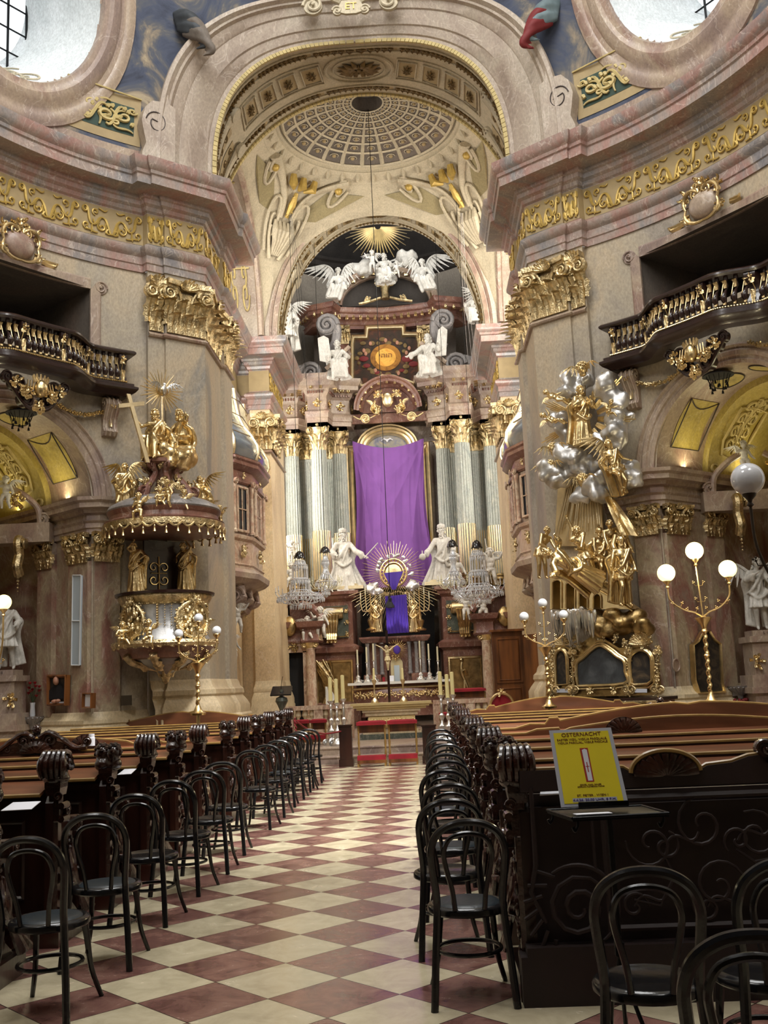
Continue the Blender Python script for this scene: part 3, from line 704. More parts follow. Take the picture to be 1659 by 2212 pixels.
# soffit of the great arch
def sof(a, v, o=0):
    """v 0 front .. 1 rear"""
    f = arcpt(a,0,0); r = V(CX+3.3*cos(a),YR,11.4+3.17*sin(a)); p = f.lerp(r,v); n = V(-cos(a)*AIN[1],0,-sin(a)*AIN[0]).normalized(); return p+n*o
def soffit_deco(tag_, fn, n_ros, off0=.0):
    mb = MB(); mb.grid(lambda u,v: fn(pi*u,v),72,3); struct(mb,'ceiling_soffit_'+tag_,'plaster_cream')
    mr = MB(); mg = MB(); mbk = MB()
    for e in (.09,.17,.80,.88): mr.tube([fn(pi*i/60,e,.015) for i in range(61)],.022,5)
    mr.tube([fn(pi/2+.19*cos(2*pi*i/30),.48+.25*sin(2*pi*i/30),.02) for i in range(30)],.035,6,closed=True)
    mr.tube([fn(pi/2+.14*cos(2*pi*i/30),.48+.19*sin(2*pi*i/30),.02) for i in range(30)],.014,6,closed=True)
    def rosette(a, v, ra, rv, n):
        for k in range(n):
            t = 2*pi*k/n
            for rr, w_ in ((1,.16),(.6,.2)):
                tt = t+(.5*2*pi/n if rr < 1 else 0)
                p0 = fn(a+ra*.15*cos(tt),v+rv*.15*sin(tt),.03); p1 = fn(a+ra*rr*.6*cos(tt),v+rv*rr*.6*sin(tt),.06); p2 = fn(a+ra*rr*cos(tt),v+rv*rr*sin(tt),.02)
                L_ = (p2-p0).length; mg.tube([p0,p1,p2],[L_*.08,L_*.2,.004],5,flat=.5)
        mg.ell(fn(a,v,.03),.045,8,6)
    rosette(pi/2,.48,.12,.155,14)
    for e in (-1,1):
        for k in range(n_ros):
            a = pi/2+e*(.29+.145*k*1.2); da = .062
            fr = [fn(a+x*da,.48+y*.135,.02) for x, y in ((-1,-1),(1,-1),(1,1),(-1,1))]
            mr.tube(fr,.02,4,closed=True)
            mbk.add([fn(a+x*da*.92,.48+y*.12,.01) for x, y in ((-1,-1),(1,-1),(1,1),(-1,1))],[(0,1,2,3)])
            rosette(a,.48,.04,.085,8)
        # long outline around the row
        a0 = pi/2+e*.215; a1 = pi/2+e*(.29+.174*(n_ros-1)+.09)
        mr.tube([fn(a0+(a1-a0)*i/20,.30,.015) for i in range(21)]+[fn(a1-(a1-a0)*i/20,.66,.015) for i in range(21)],.018,5,closed=True)
        # console pairs hanging at the haunches
        for v in (.22,.74):
            a = pi/2+e*1.02
            c = fn(a,v,.06); ux = fn(a-.05*e,v,.06)-c; uy = sof(a,min(1,v+.1),.06)-sof(a,v,.06) if fn is sof else V(0,1,0)
            mr.volute(c,ux,V(0,1,0),.17,.4,1.6,1,.5); mr.tube([fn(a+e*.06*i,v,.06-.004*i) for i in range(7)],[.14,.12,.1,.09,.08,.07,.05],8,flat=.5)
    # leaf bands
    for v0 in (.13,.84):
        n = 84
        for i in range(n):
            a = pi*(i+.5)/n
            if abs(((i/12.)%1)-.5) > .46: continue
            for q in (-1,1):
                p0 = fn(a-.012,v0,.02); p1 = fn(a+.006,v0+q*.022,.045); p2 = fn(a+.02,v0+q*.012,.02)
                mg.tube([p0,p1,p2],[.01,.035,.01],5)
        for i in range(7): 
            a0_ = pi*(i+.04)/7; a1_ = pi*(i+.96)/7
            vs = []; n_ = 10
            for j in range(n_+1): vs += [fn(a0_+(a1_-a0_)*j/n_,v0-.035,.008),fn(a0_+(a1_-a0_)*j/n_,v0+.035,.008)]
            mbk.add(vs,[(2*j,2*j+2,2*j+3,2*j+1) for j in range(n_)])
    # painted dark panels near the springing
    for e in (0,1):
        for v0, v1 in ((.2,.46),(.54,.78)):
            vs = []; n_ = 8
            for j in range(n_+1):
                a = .10+.42*j/n_; a = pi-a if e else a
                vs += [fn(a,v0+.02*sin(j),.012),fn(a,v1,.012)]
            mbk.add(vs,[(2*j,2*j+2,2*j+3,2*j+1) for j in range(n_)])
            for j in range(4):
                a = .14+.1*j; a = pi-a if e else a; vm = (v0+v1)/2
                orn(mg,lambda x,y,a=a,vm=vm: fn(a+x*.05,vm+y*.1,.03),[spiral2(.3,.4,.5,0,1.2),spiral2(-.3,-.4,.5,3,1.2),[(-1,0),(1,0)]],.014)
    struct(mr,'trim_soffit_ribs_'+tag_,'plaster_cream'); struct(mg,'trim_soffit_rosettes_'+tag_,'orn_brown'); struct(mbk,'trim_soffit_sunk_'+tag_,'orn_back',smooth=0)
soffit_deco('great_arch', sof, 4)
dentil_ring('trim_arch_rope_rear', lambda a,q,o: sof(a,1.0-.04*q,.0+o), 110, .1)
# rear face and jambs under the cornice top
# choir bay: sail vault
BA, BY = 3.38, 24.2; RS = sqrt(BA*BA+10.9); ZK = 1.05
def sail(x, y): return 11.4+ZK*sqrt(max(0,RS*RS-x*x-y*y))
RRIM = 2.38
mb = MB()
def pend(u, v):
    a = 2*pi*u; c, s = cos(a), sin(a); k = BA/max(abs(c),abs(s)); r = RRIM+(k-RRIM)*v; x, y = r*c, r*s
    return V(CX+x, BY+y, sail(x,y))
mb.grid(pend,144,8,cu=True); struct(mb,'ceiling_pendentives','plaster_cream')
zr = sail(RRIM,0)
mb = MB(); mb.lathe([(RRIM+.32,zr-.22),(RRIM+.3,zr-.12),(RRIM+.18,zr-.1),(RRIM+.14,zr-.02),(RRIM+.02,zr+.0),(RRIM,zr+.08),(RRIM-.08,zr+.1),(RRIM-.1,zr+.18),(RRIM-.2,zr+.2)],(CX,BY,0),72)
for i in range(36):
    a = 2*pi*i/36; c = V(CX+(RRIM+.16)*cos(a),BY+(RRIM+.16)*sin(a),zr-.1); mb.tube([c+V(0,0,-.12),c+V(-cos(a)*.05,-sin(a)*.05,0),c+V(-cos(a)*.1,-sin(a)*.1,.1)],[.04,.07,.05],6)
struct(mb,'trim_dome_rim','plaster_cream')
HD = .8; zc = zr+.12
def cap(r, o=0): q = r/2.2; return zc+HD*sqrt(max(0,1-q*q*.92))-HD*sqrt(.08)-o
mb = MB(); mb.grid(lambda u,v: V(CX+(.42+1.78*v)*cos(2*pi*u),BY+(.42+1.78*v)*sin(2*pi*u),cap(.42+1.78*v)),64,10,cu=True)
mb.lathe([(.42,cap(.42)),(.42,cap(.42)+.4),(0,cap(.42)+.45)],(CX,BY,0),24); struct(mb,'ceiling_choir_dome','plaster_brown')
mb = MB(); ms = MB()
for i in range(24):
    a = 2*pi*(i+.5)/24; w_ = .05
    mb.tube([V(CX+r*cos(a),BY+r*sin(a),cap(r,.02)) for r in [.42+1.78*k/10 for k in range(11)]],[.012+.05*k/10 for k in range(11)],4)
rings = [.42,.62,.84,1.08,1.34,1.62,1.9,2.2]
for r in rings: mb.tube([V(CX+r*cos(2*pi*i/60),BY+r*sin(2*pi*i/60),cap(r,.02)) for i in range(60)],.02+.02*r/2.2,4,closed=True)
for i in range(24):
    a = 2*pi*i/24
    for r0_, r1_ in zip(rings, rings[1:]):
        r = (r0_+r1_)/2; c = V(CX+r*cos(a),BY+r*sin(a),cap(r,.02)); k = .22*r*2*pi/24
        ms.ell(c,(k*.55,k*.55,.05),8,4); mb.tube([c+V(cos(t),sin(t),0)*k*1.0+V(0,0,.0) for t in [2*pi*j/10 for j in range(10)]],.012,4,closed=True)
struct(mb,'trim_dome_ribs','plaster_cream'); struct(ms,'trim_dome_bosses','orn_back')
# consoles rising through the pendentives, gilded panels between
for i, (ex, ey) in enumerate(((-1,1),(1,1),(-1,-1),(1,-1))):
    mb = MB(); mg = MB(); A0 = atan2(ey,ex)
    def PF(s, t, o=0):     # s sideways angle, t 0 rim .. 1 corner
        a = A0+s*.30*(1.15-t*.75); c_, s_ = cos(a), sin(a); r = RRIM+.25+(4.25-RRIM-.25)*t; x, y = r*c_, r*s_
        z = 11.4+ZK*sqrt(max(.05,RS*RS-min(r*r,RS*RS-.05))); n = V(-x,-y,-(z-11.4)/ZK).normalized(); return V(CX+x,BY+y,z)+n*o
    for e in (-1,1):
        mb.tube([PF(e*x,t,.08) for x, t in bez((1.5,.02),(.7,.12),(.25,.35),(.3,.62))],[.16,.15,.13,.11,.1,.09,.09,.1,.1,.1,.1],8,flat=.6)
        mb.tube([PF(e*(1.35+x),.12+y,.1) for x, y in spiral2(0,0,.28,0,1.4)],.05,6)
        mb.tube([PF(e*x,t,.1) for x, t in spiral2(.55,.66,.35,1,-1.4)],.045,6); mb.tube([PF(e*x,t,.1) for x, t in bez((.6,.72),(.7,.8),(.45,.95),(.3,1.0))],.06,6)
        mg.ell(PF(e*1.3,.12,.14),.11,10,6); 
    for k in range(-2,3): mb.tube([PF(k*.2,.66,.08),PF(k*.22,.74,.22),PF(k*.16,.84,.2),PF(k*.1,.97,.1)],[.05,.1,.08,.03],7)
    for k in (-1,0,1): mg.tube([PF(k*.42,.06,.1),PF(k*.4,.16,.24),PF(k*.2,.24,.14)],[.08,.13,.04],8)
    mg.tube([PF(0,.28,.12),PF(0,.44,.16),PF(0,.6,.12)],[.05,.11,.05],7)
    for k in range(5): mg.tube([PF(0,.32+.06*k,.14),PF(.12*(-1)**k,.35+.06*k,.18)],[.05,.02],5)
    struct(mb,'trim_console_relief','plaster_cream'); struct(mg,'trim_console_gilding','orn_back' if 0 else 'orn_gold')
    mo = MB()
    for e in (-1,1):
        pts = [(e*1.05,.2),(e*.75,.42),(e*.8,.6),(e*1.3,.58),(e*1.9,.35),(e*2.3,.2)]
        mo.add([PF(s,t,.012) for s, t in pts],[tuple(range(6))])
    struct(mo,'trim_pendentive_panel','plaster_olive',smooth=0)
# side lunettes of the choir bay with windows
for sd in (-1,1):
    SN = SIDE[sd]; rr = sqrt(RS*RS-BA*BA); mb = MB()
    mb.grid(lambda u,v: V(CX+sd*(BA+1.2*v),BY+rr*cos(pi*u),11.4+ZK*rr*sin(pi*u)),32,2)
    struct(mb,'ceiling_lunette_'+SN,'plaster_olive' if 0 else 'stone_arch')
    mb = MB(); k = 32; n_in = [(BY+1.1*cos(2*pi*i/k),13.2+1.05*sin(2*pi*i/k)) for i in range(k)]
    vs = [V(CX+sd*(BA+1.2),y,z) for y, z in n_in]
    for i in range(k):
        a = 2*pi*i/k; d = V(0,cos(a),sin(a)); t = 0
        while t < 4:
            y = 1.1*cos(a)*0+cos(a)*(1.1+t); z = 13.2+sin(a)*(1.05+t)
            if (abs(y)/rr)**2+(max(0,z-11.4)/(ZK*rr))**2 > 1 or z < 11.3: break
            t += .02
        vs.append(V(CX+sd*(BA+1.2),BY+cos(a)*(1.1+t),13.2+sin(a)*(1.05+t)))
    mb.add(vs,[(i,(i+1)%k,k+(i+1)%k,k+i) for i in range(k)])
    struct(mb,'wall_lunette_'+SN,'plaster_cream',smooth=0)
    mo = MB(); mo.tube([V(CX+sd*(BA+.02),BY+(rr-.04)*cos(pi*i/32),11.4+ZK*(rr-.04)*sin(pi*i/32)) for i in range(33)],.09,6)
    F = lambda s,t: V(CX+sd*(BA+.55+s*.35),BY-rr*cos(t)*.99,11.4+ZK*rr*sin(t)*.99)
    Ls = []
    for k_ in range(1,8):
        t = pi*k_/8
        for e in (-1,1): Ls += [[(e*x,t+y*.5) for x, y in spiral2(.45,.1,.3,0,1.3)],[(e*x,t+y*.5) for x, y in spiral2(.4,-.25,.25,2,-1.2)]]
        Ls.append([(-.9,t-.17),(.9,t-.17)])
    mg = MB(); orn(mg,F,Ls,.03); struct(mo,'trim_lunette_'+SN,'stone_pink'); struct(mg,'trim_lunette_stucco_'+SN,'fresco_line')
# corner piers above the cornice behind the arches (rear side of the great arch, front of second arch)
YF2, YR2 = 27.55, 28.9; A2 = (2.95,3.85)
mb = MB()
def spandrel(Yp, a2, n=40, rim=None):
    vs = []
    for i in range(n+1):
        a = pi*i/n; vs.append(V(CX+a2[0]*cos(a),Yp,11.38+a2[1]*sin(a))); rr = sqrt(RS*RS-BA*BA)
        q = 4.4
        vs.append(V(CX+q*cos(a),Yp,11.38+(ZK*rr+.5)*sin(a)))
    mb.add(vs,[(2*i,2*i+2,2*i+3,2*i+1) for i in range(n)])
spandrel(YF2,A2); spandrel(YR+.02,(3.3,3.17))
struct(mb,'wall_arch_spandrels','stone_arch')
sof2 = lambda a,v,o=0: V(CX+A2[0]*cos(a),YF2+(YR2-YF2)*v,11.38+A2[1]*sin(a))+V(-cos(a)*A2[1],0,-sin(a)*A2[0]).normalized()*o
soffit_deco('choir_arch', sof2, 4)
mb = MB()
for (r0_, r1_, o) in ((0,.12,.05),(.14,.22,.09)):
    mb.grid(lambda u,v: V(CX+(A2[0]+r0_+(r1_-r0_)*(0 if v < .3 else 1))*cos(pi*u),YF2-(0 if v in (0,1) else o),11.38+(A2[1]+r0_+(r1_-r0_)*(0 if v < .6 else 1))*sin(pi*u)),60,3)
struct(mb,'trim_choir_arch','stone_pink')
mb = MB(); mb.grid(lambda u,v: V(CX+(A2[0]+ (1.6)*v)*cos(pi*u),YR2,11.38+(A2[1]+1.9*v)*sin(pi*u)),40,1)
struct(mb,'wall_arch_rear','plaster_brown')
# apse behind the high altar
AC, ARR = 30.9, 4.28
mb = MB(); mb.lathe([(ARR,0),(ARR,16.1)],(CX,AC,0),48,0,pi); mb.add([(CX-ARR,YR2,0),(CX-ARR,AC,0),(CX-ARR,AC,16.1),(CX-ARR,YR2,16.1)],[(0,1,2,3)]); mb.add([(CX+ARR,YR2,9),(CX+ARR,AC,9),(CX+ARR,AC,16.1),(CX+ARR,YR2,16.1)],[(0,1,2,3)])
struct(mb,'wall_apse','apse_wall')
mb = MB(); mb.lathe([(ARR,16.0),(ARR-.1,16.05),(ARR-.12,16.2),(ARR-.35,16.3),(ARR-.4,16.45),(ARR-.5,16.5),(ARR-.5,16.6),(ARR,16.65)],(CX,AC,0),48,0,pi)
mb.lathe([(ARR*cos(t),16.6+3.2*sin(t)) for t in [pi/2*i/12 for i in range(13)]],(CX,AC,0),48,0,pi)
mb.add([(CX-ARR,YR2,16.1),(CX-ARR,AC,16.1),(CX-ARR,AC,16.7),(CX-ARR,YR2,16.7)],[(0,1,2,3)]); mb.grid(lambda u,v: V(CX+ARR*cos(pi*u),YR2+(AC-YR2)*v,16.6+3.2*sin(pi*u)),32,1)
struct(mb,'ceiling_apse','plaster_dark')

# lamps behind the chapel cornices throw warm light up the vaults
for sd in (-1,1):
    for w_ in (.6,2.0): area('cornice_uplight', tuple(NC(sd,1.28,w_,5.02)), tuple(NC(sd,.9,w_,6.2)), .12, .8, 4.5, (1,.88,.52))
    area('cornice_uplight', tuple(NC(sd,-1.28,1.3,5.02)), tuple(NC(sd,-.9,1.3,6.2)), .12, 1.2, 5, (1,.88,.52))
# rear half of the nave behind the photographer: rest of the ring wall, dim organ gallery, dome
mb = MB(); mb.grid(lambda u,v: V(CX+RW*cos(rad(188+164*u)),CY-1+2.05*RW*sin(rad(188+164*u)),16.9*v),40,1)
for sd in (-1,1): mb.add([U(sd,RW*cos(rad(8)),CY+RW*sin(rad(8)),z) for z in (0,16.9)]+[U(sd,RW*cos(rad(8)),CY-2.4,z) for z in (16.9,0)],[(0,1,2,3)])
struct(mb,'wall_back','stone_wall')
mb = MB(); mb.box((CX,-.9,4.6),(15,6.6,.5)); struct(mb,'ceiling_organ_gallery','plaster_dark',smooth=0)
mb = MB(); mb.grid(lambda u,v: V(CX+(7.0-3.4*v)*cos(2*pi*u),CY-1+(14.8-9*v)*sin(2*pi*u) if sin(2*pi*u) < 0 else CY-1+(7.9-3.6*v)*sin(2*pi*u),16.9+4.2*sin(pi/2*v)),64,6,cu=True); struct(mb,'ceiling_nave_dome','plaster_cream')
# ================================================================ FIGURES, CAPITALS
def blob(mb, vox, sm=2, extra=None):
    me = bpy.data.meshes.new('t'); me.from_pydata([tuple(p) for p in mb.v], [], mb.f)
    o = bpy.data.objects.new('t', me); COL.objects.link(o)
    r = o.modifiers.new('r','REMESH'); r.mode = 'VOXEL'; r.voxel_size = vox
    s = o.modifiers.new('s','SMOOTH'); s.factor = .5; s.iterations = sm
    dg = bpy.context.evaluated_depsgraph_get(); dg.update()
    m2 = bpy.data.meshes.new_from_object(o.evaluated_get(dg))
    out = MB(); out.v = [v.co.copy() for v in m2.vertices]; out.f = [tuple(p.vertices) for p in m2.polygons]
    bpy.data.objects.remove(o); bpy.data.meshes.remove(me); bpy.data.meshes.remove(m2)
    if extra: out.add(extra.v, extra.f)
    return out
def cap_(mb, a, b, ra, rb, seg=10):
    a, b = Vector(a), Vector(b)
    if (b-a).length < 1e-4: b = a+V(0,0,.001)
    mb.tube([a,b],[ra,rb],seg); mb.ell(a,ra,seg,6); mb.ell(b,rb,seg,6)
DEF = dict(hip=(0,0,.53), chest=(0,-.005,.73), head=(0,-.015,.93), look=(0,-1,0),
    re=(-.17,.01,.62), rh=(-.19,-.07,.50), le=(.17,.01,.62), lh=(.19,-.07,.50),
    rk=(-.06,-.03,.28), rf=(-.07,0,.04), lk=(.06,-.02,.28), lf=(.075,0,.04), robe='long', fat=1.0, hr=.062, beard=0, hair=1, hat=None, cloak=0, skirt=None)
SITP = dict(hip=(0,.06,.36), chest=(0,.03,.56), head=(0,0,.76), rk=(-.1,-.17,.37), rf=(-.1,-.15,.05), lk=(.1,-.2,.35), lf=(.13,-.24,.05), re=(-.19,0,.46), rh=(-.14,-.16,.43), le=(.19,0,.46), lh=(.16,-.16,.42), robe='sit')
PUT = dict(fat=1.45, hr=.10, robe=None, head=(0,-.02,.86), chest=(0,0,.64), hip=(0,0,.42), re=(-.22,-.03,.66), rh=(-.28,-.12,.80), le=(.2,0,.52), lh=(.24,-.12,.42), rk=(-.09,-.1,.25), rf=(-.1,-.02,.04), lk=(.09,-.06,.22), lf=(.12,.02,.04))
def figmesh(P_):
    P = dict(DEF); P.update(P_); g = {k: Vector(v) for k, v in P.items() if isinstance(v, tuple)}
    f = P['fat']; mb = MB(); hip, ch, hd = g['hip'], g['chest'], g['head']; look = g['look'].normalized()
    up = (ch-hip).normalized(); fw = (look-up*look.dot(up)); fw = fw.normalized() if fw.length > .1 else V(0,-1,0)
    fw = (fw*.5+V(0,-1,0)*.5); fw = (fw-up*fw.dot(up)).normalized(); sx = up.cross(fw).normalized()*-1
    if sx.x < 0: sx = -sx
    sh = ch+up*.065*(1 if f < 1.2 else .8); wS = .105*(1 if f < 1.2 else 1.05); rs, ls = sh-sx*wS, sh+sx*wS; rhp, lhp = hip-sx*.052*f-up*.02, hip+sx*.052*f-up*.02
    mb.ell(ch,(.092*f**.5,.066*f**.5,.085),12,8); mb.ell((hip+ch)/2,(.072*f,.058*f,.1),12,8); mb.ell(hip,(.085*f**.7,.07*f**.6,.065),12,8)
    cap_(mb,rs,ls,.038*f**.4,.038*f**.4); cap_(mb,sh+up*.01,hd-up*.03,.034,.03)
    hr = P['hr']; upd = (hd-sh).normalized(); lk = (look-upd*look.dot(upd)*.5).normalized()
    mb.ell(hd,(hr*.82,hr*.9,hr*1.12),12,10); mb.ell(hd-upd*hr*.55+lk*hr*.25,(hr*.55,hr*.5,hr*.55),8,6)
    for a, b, c, r in ((rs,g['re'],g['rh'],.031),(ls,g['le'],g['lh'],.031)):
        cap_(mb,a,b,r*f,r*.82*f); cap_(mb,b,c,r*.86*f,r*.55*f)
    for a, b, c in ((rhp,g['rk'],g['rf']),(lhp,g['lk'],g['lf'])):
        cap_(mb,a,b,.055*f**.8,.04*f**.8); cap_(mb,b,c,.042*f**.8,.024*f); mid = b.lerp(c,.3); mb.ell(mid+V(0,.012,0),.038*f**.8,8,6)
        d = (c-b).normalized(); ft = V(0,-1,0) if abs(d.z) > .5 else V(0,0,-1)+d*.3
        cap_(mb,c,c+ft.normalized()*.055+V(0,0,-.018),.024,.016)
    rb = P['robe']; rnd = random.Random(int(abs(hd.x*1000+g['rh'].z*700+g['lh'].x*300))+3)
    def loft(secs, nf, amp, ph=0, n=40):
        """secs: (centre, rx, ry)"""
        vs = []; m = len(secs)
        for i, (c, rx, ry) in enumerate(secs):
            t = i/(m-1)
            for j in range(n):
                a = 2*pi*j/n; k = 1+amp*(.3+t)*(sin(nf*a+ph+2.2*t)+.5*sin((nf*2-3)*a+1.3*ph-3*t))
                vs.append(Vector(c)+V(rx*k*cos(a),ry*k*sin(a),0))
        fs = [(i*n+j,i*n+(j+1)%n,(i+1)*n+(j+1)%n,(i+1)*n+j) for i in range(m-1) for j in range(n)]+[tuple(range(n))[::-1],tuple((m-1)*n+j for j in range(n))]
        mb.add(vs, fs)
    fm = (g['rf']+g['lf'])/2; km = (g['rk']+g['lk'])/2; wd = abs(g['rf'].x-g['lf'].x)/2; kd = abs(g['rk'].x-g['lk'].x)/2
    if rb in ('long','knee'):
        zb = .025 if rb == 'long' else (km.z+.03)
        c0 = ch-up*.03; S = [(c0,.085,.065),(hip.lerp(ch,.4),.085,.07),(hip,.1,.085)]
        e = fm if rb == 'long' else km
        for t in (.25,.5,.75,1):
            c = hip.lerp(V(e.x,e.y,zb),t); S.append((c,.10+(.03+wd*.6)*t*(1 if rb=='long' else .7),.085+.03*t))
        loft(S,9,.12,hd.x*9)
    if rb == 'sit':
        S = [(ch-up*.03,.085,.065),(hip,.105,.09)]; loft(S+[(hip-V(0,0,.04),.1,.09)],6,.06)
        for k_, f_, s_ in ((g['rk'],g['rf'],-1),(g['lk'],g['lf'],1)): cap_(mb,hip+V(.05*s_,0,0),k_,.075,.062)
        S = [(km+V(0,.05,.01),.045+kd,.05),(km.lerp(fm,.45)+V(0,.04,0),.035+kd,.045),(fm+V(0,.03,.01),.05+wd*.8,.06)]; loft(S,9,.16,1)
        for k_, f_, s_ in ((g['rk'],g['rf'],-1),(g['lk'],g['lf'],1)): cap_(mb,k_,f_+V(0,0,.02),.052,.04)
        for q in range(6): mb.tube(smoothpath([g['rk'].lerp(g['lk'],q/5)+V(0,.0,.05),km.lerp(fm,.4)+V((q-2.5)*.03,-.04+.02*(q%2),.02),fm+V((q-2.5)*.035,-.02,.02)],4),.014,5)
        mb.tube(smoothpath([hip+V(-.13,-.02,.03),hip+V(-.02,-.16,.06),g['lk']+V(.0,-.03,.05),g['lk']+V(.06,.0,-.1)],5),.028,6)
        mb.ell((hip+km)/2+V(0,0,-.02),(.11+kd*.5,.13,.06),12,8)
    if rb == 'cloth':
        loft([(hip+V(0,0,.05),.09,.075),(hip,.1,.09),(hip.lerp(km,.45),.11+kd*.5,.1)],6,.1,2)
    if P['skirt']:
        n = 12
        for j in range(n):
            a = 2*pi*j/n; cap_(mb,hip+V(.08*cos(a),.07*sin(a),.03),hip+V(.12*cos(a),.1*sin(a),-.13),.022,.026,6)
    if P['cloak']:
        k = P['cloak']
        for s_ in (-1,1):
            a = ls if s_ > 0 else rs
            for q in range(4):
                pts = [a+V(s_*.0+.0*q,.03,.01-.02*q),a+V(s_*(.02+.02*q),.09,-.12),hip+V(s_*(.05+.03*q),.11,-.05),V(fm.x+s_*(.05+.04*q*k),fm.y+.12,.05+.01*q)]
                pts = smoothpath(pts,4); mb.tube(pts,[.03+.01*(i/len(pts)) for i in range(len(pts))],7)
        pts = smoothpath([ls+V(0,-.02,.03),ch+V(.02,-.085,-.03),hip+V(-.07,-.09,.03),hip+V(-.13,.02,-.02)],6); mb.tube(pts,.026,7)
        pts = smoothpath([ls+V(.0,-.03,.0),ch+V(.04,-.08,-.09),hip+V(-.02,-.1,-.04),hip+V(-.12,-.02,-.1)],6); mb.tube(pts,.02,7)
        pts = smoothpath([hip+V(-.12,-.05,.0),hip+V(0,-.12,-.1),hip+V(.12,-.08,-.02),hip+V(.1,.06,.05)],6); mb.tube(pts,.024,7)
    # sleeves
    if rb in ('long','sit','knee') and not P.get('bare'):
        for a, b, c in ((rs,g['re'],g['rh']),(ls,g['le'],g['lh'])):
            cap_(mb,a,b,.04,.045); m = b.lerp(c,.55); cap_(mb,b,m,.046,.05); mb.ell(m+V(0,0,-.03),(.04,.04,.055),8,6)
    ex = MB()
    sxh = upd.cross(lk).normalized()
    ex.ell(hd+lk*hr*.92-upd*hr*.12,(hr*.13,hr*.13,hr*.26),6,6); ex.ell(hd+lk*hr*.82-upd*hr*.52,(hr*.24,hr*.12,hr*.07),6,5)
    for s_ in (-1,1):
        ex.ell(hd+lk*hr*.80+sxh*s_*hr*.33+upd*hr*.05,(hr*.14,hr*.14,hr*.09),6,5); ex.ell(hd+lk*hr*.80+sxh*s_*hr*.34+upd*hr*.2,(hr*.22,hr*.16,hr*.06),6,5)
        ex.ell(hd+sxh*s_*hr*.84-upd*hr*.05,(hr*.1,hr*.18,hr*.25),6,5)
    if P['hair']:
        for k in range(44):
            a = rnd.uniform(0,2*pi); b = rnd.uniform(-.1,1.45); d = V(cos(a)*cos(b),sin(a)*cos(b),sin(b))
            if d.dot(lk) > .62 and b < .75: continue
            ex.ell(hd+V(d.x*hr*.9,d.y*hr*.98,d.z*hr*1.12),hr*rnd.uniform(.2,.34),6,4)
        if P['hair'] > 1:
            for k in range(14): ex.ell(hd-lk*hr*rnd.uniform(.4,.9)+sxh*rnd.uniform(-.8,.8)*hr-upd*hr*rnd.uniform(.5,1.5),hr*.32,6,4)
    if P['beard']:
        for k in range(18): ex.ell(hd+lk*hr*rnd.uniform(.45,.85)-upd*hr*rnd.uniform(.65,1.0+P['beard'])+sxh*hr*rnd.uniform(-.4,.4),hr*.24,6,4)
    if P['hat'] == 'crown':
        ex.lathe([(hr*.85,hr*.6),(hr*.95,hr*.7),(hr*.9,hr*.9),(hr*1.1,hr*1.25),(hr*.95,hr*1.7),(hr*.3,hr*1.95),(hr*.08,hr*2.0),(hr*.08,hr*2.3),(0,hr*2.32)],hd,12)
        for k in range(8): ex.ell(hd+V(cos(k*pi/4)*hr,sin(k*pi/4)*hr,hr*.8),hr*.16,6,4)
    if P['hat'] == 'helmet':
        ex.ell(hd+upd*hr*.3,(hr*.98,hr*1.05,hr*1.0),10,7); ex.tube([hd+lk*hr*.6+upd*hr*1.3,hd+upd*hr*1.75,hd-lk*hr*.9+upd*hr*1.3,hd-lk*hr*1.4],[hr*.2,hr*.3,hr*.3,hr*.1],6)
    # hands: palm, four bent fingers of unequal length, thumb from the side of the palm
    for e_, h_, s_ in ((g['re'],g['rh'],-1),(g['le'],g['lh'],1)):
        d = (h_-e_).normalized(); sd_ = d.cross(V(0,-1,.2)).normalized(); nn = sd_.cross(d).normalized(); q = .9 if f < 1.2 else .8
        ex.tube([h_,h_+d*.03*q],[.013*q,.017*q],7,flat=.6,up=nn)
        for k, (o_, L_) in enumerate(((-1.5,.85),(-.5,1),(.5,.95),(1.5,.75))):
            b0 = h_+d*.028*q+sd_*o_*.0085*q; b1 = b0+d*.018*L_*q+nn*.003; b2 = b1+(d*.8+nn*.5)*.015*L_*q; ex.tube([b0,b1,b2],[.0052*q,.0048*q,.0035*q],5)
        t0 = h_+d*.008+sd_*s_*.012*q; ex.tube([t0,t0+(sd_*s_*.8+d*.5)*.018*q,t0+(sd_*s_*.6+d)*.028*q],[.006*q,.0055*q,.004*q],5)
    return blob(mb,.0115 if f < 1.2 else .016,1,ex)
_FC = {}
def wingmb(mb, root, out, up, L, n=11):
    """feathered wing fanning from the shoulder: long primaries and two rows of coverts"""
    root, out, up = Vector(root), Vector(out).normalized(), Vector(up).normalized(); nz = out.cross(up).normalized()
    up = nz.cross(out).normalized()
    top = [root+out*L*x+up*L*y+nz*L*.04*sin(3*x) for x, y in ((0,0),(.18,.22),(.38,.40),(.62,.46),(.80,.40))]
    sp = smoothpath(top,5); mb.tube(sp,[L*.05*(1-.6*i/len(sp)) for i in range(len(sp))],6)
    for row, (ln, w_, dz) in enumerate(((.72,.075,0),(.42,.07,.02),(.24,.06,.04))):
        for k in range(n):
            t = (k+.3*row)/(n-.4); b = sp[min(len(sp)-1,int(t*(len(sp)-1)))]; a = rad(-112+95*t**1.3); ll = L*ln*(.62+.5*t)
            d = out*cos(a)+up*sin(a); s_ = nz.cross(d)
            pts = [b+nz*L*dz, b+d*ll*.5+nz*L*(dz+.03), b+d*ll+nz*L*dz]
            mb.tube(pts,[L*w_*.45,L*w_*.62,L*w_*.12],6,flat=.28,up=nz)
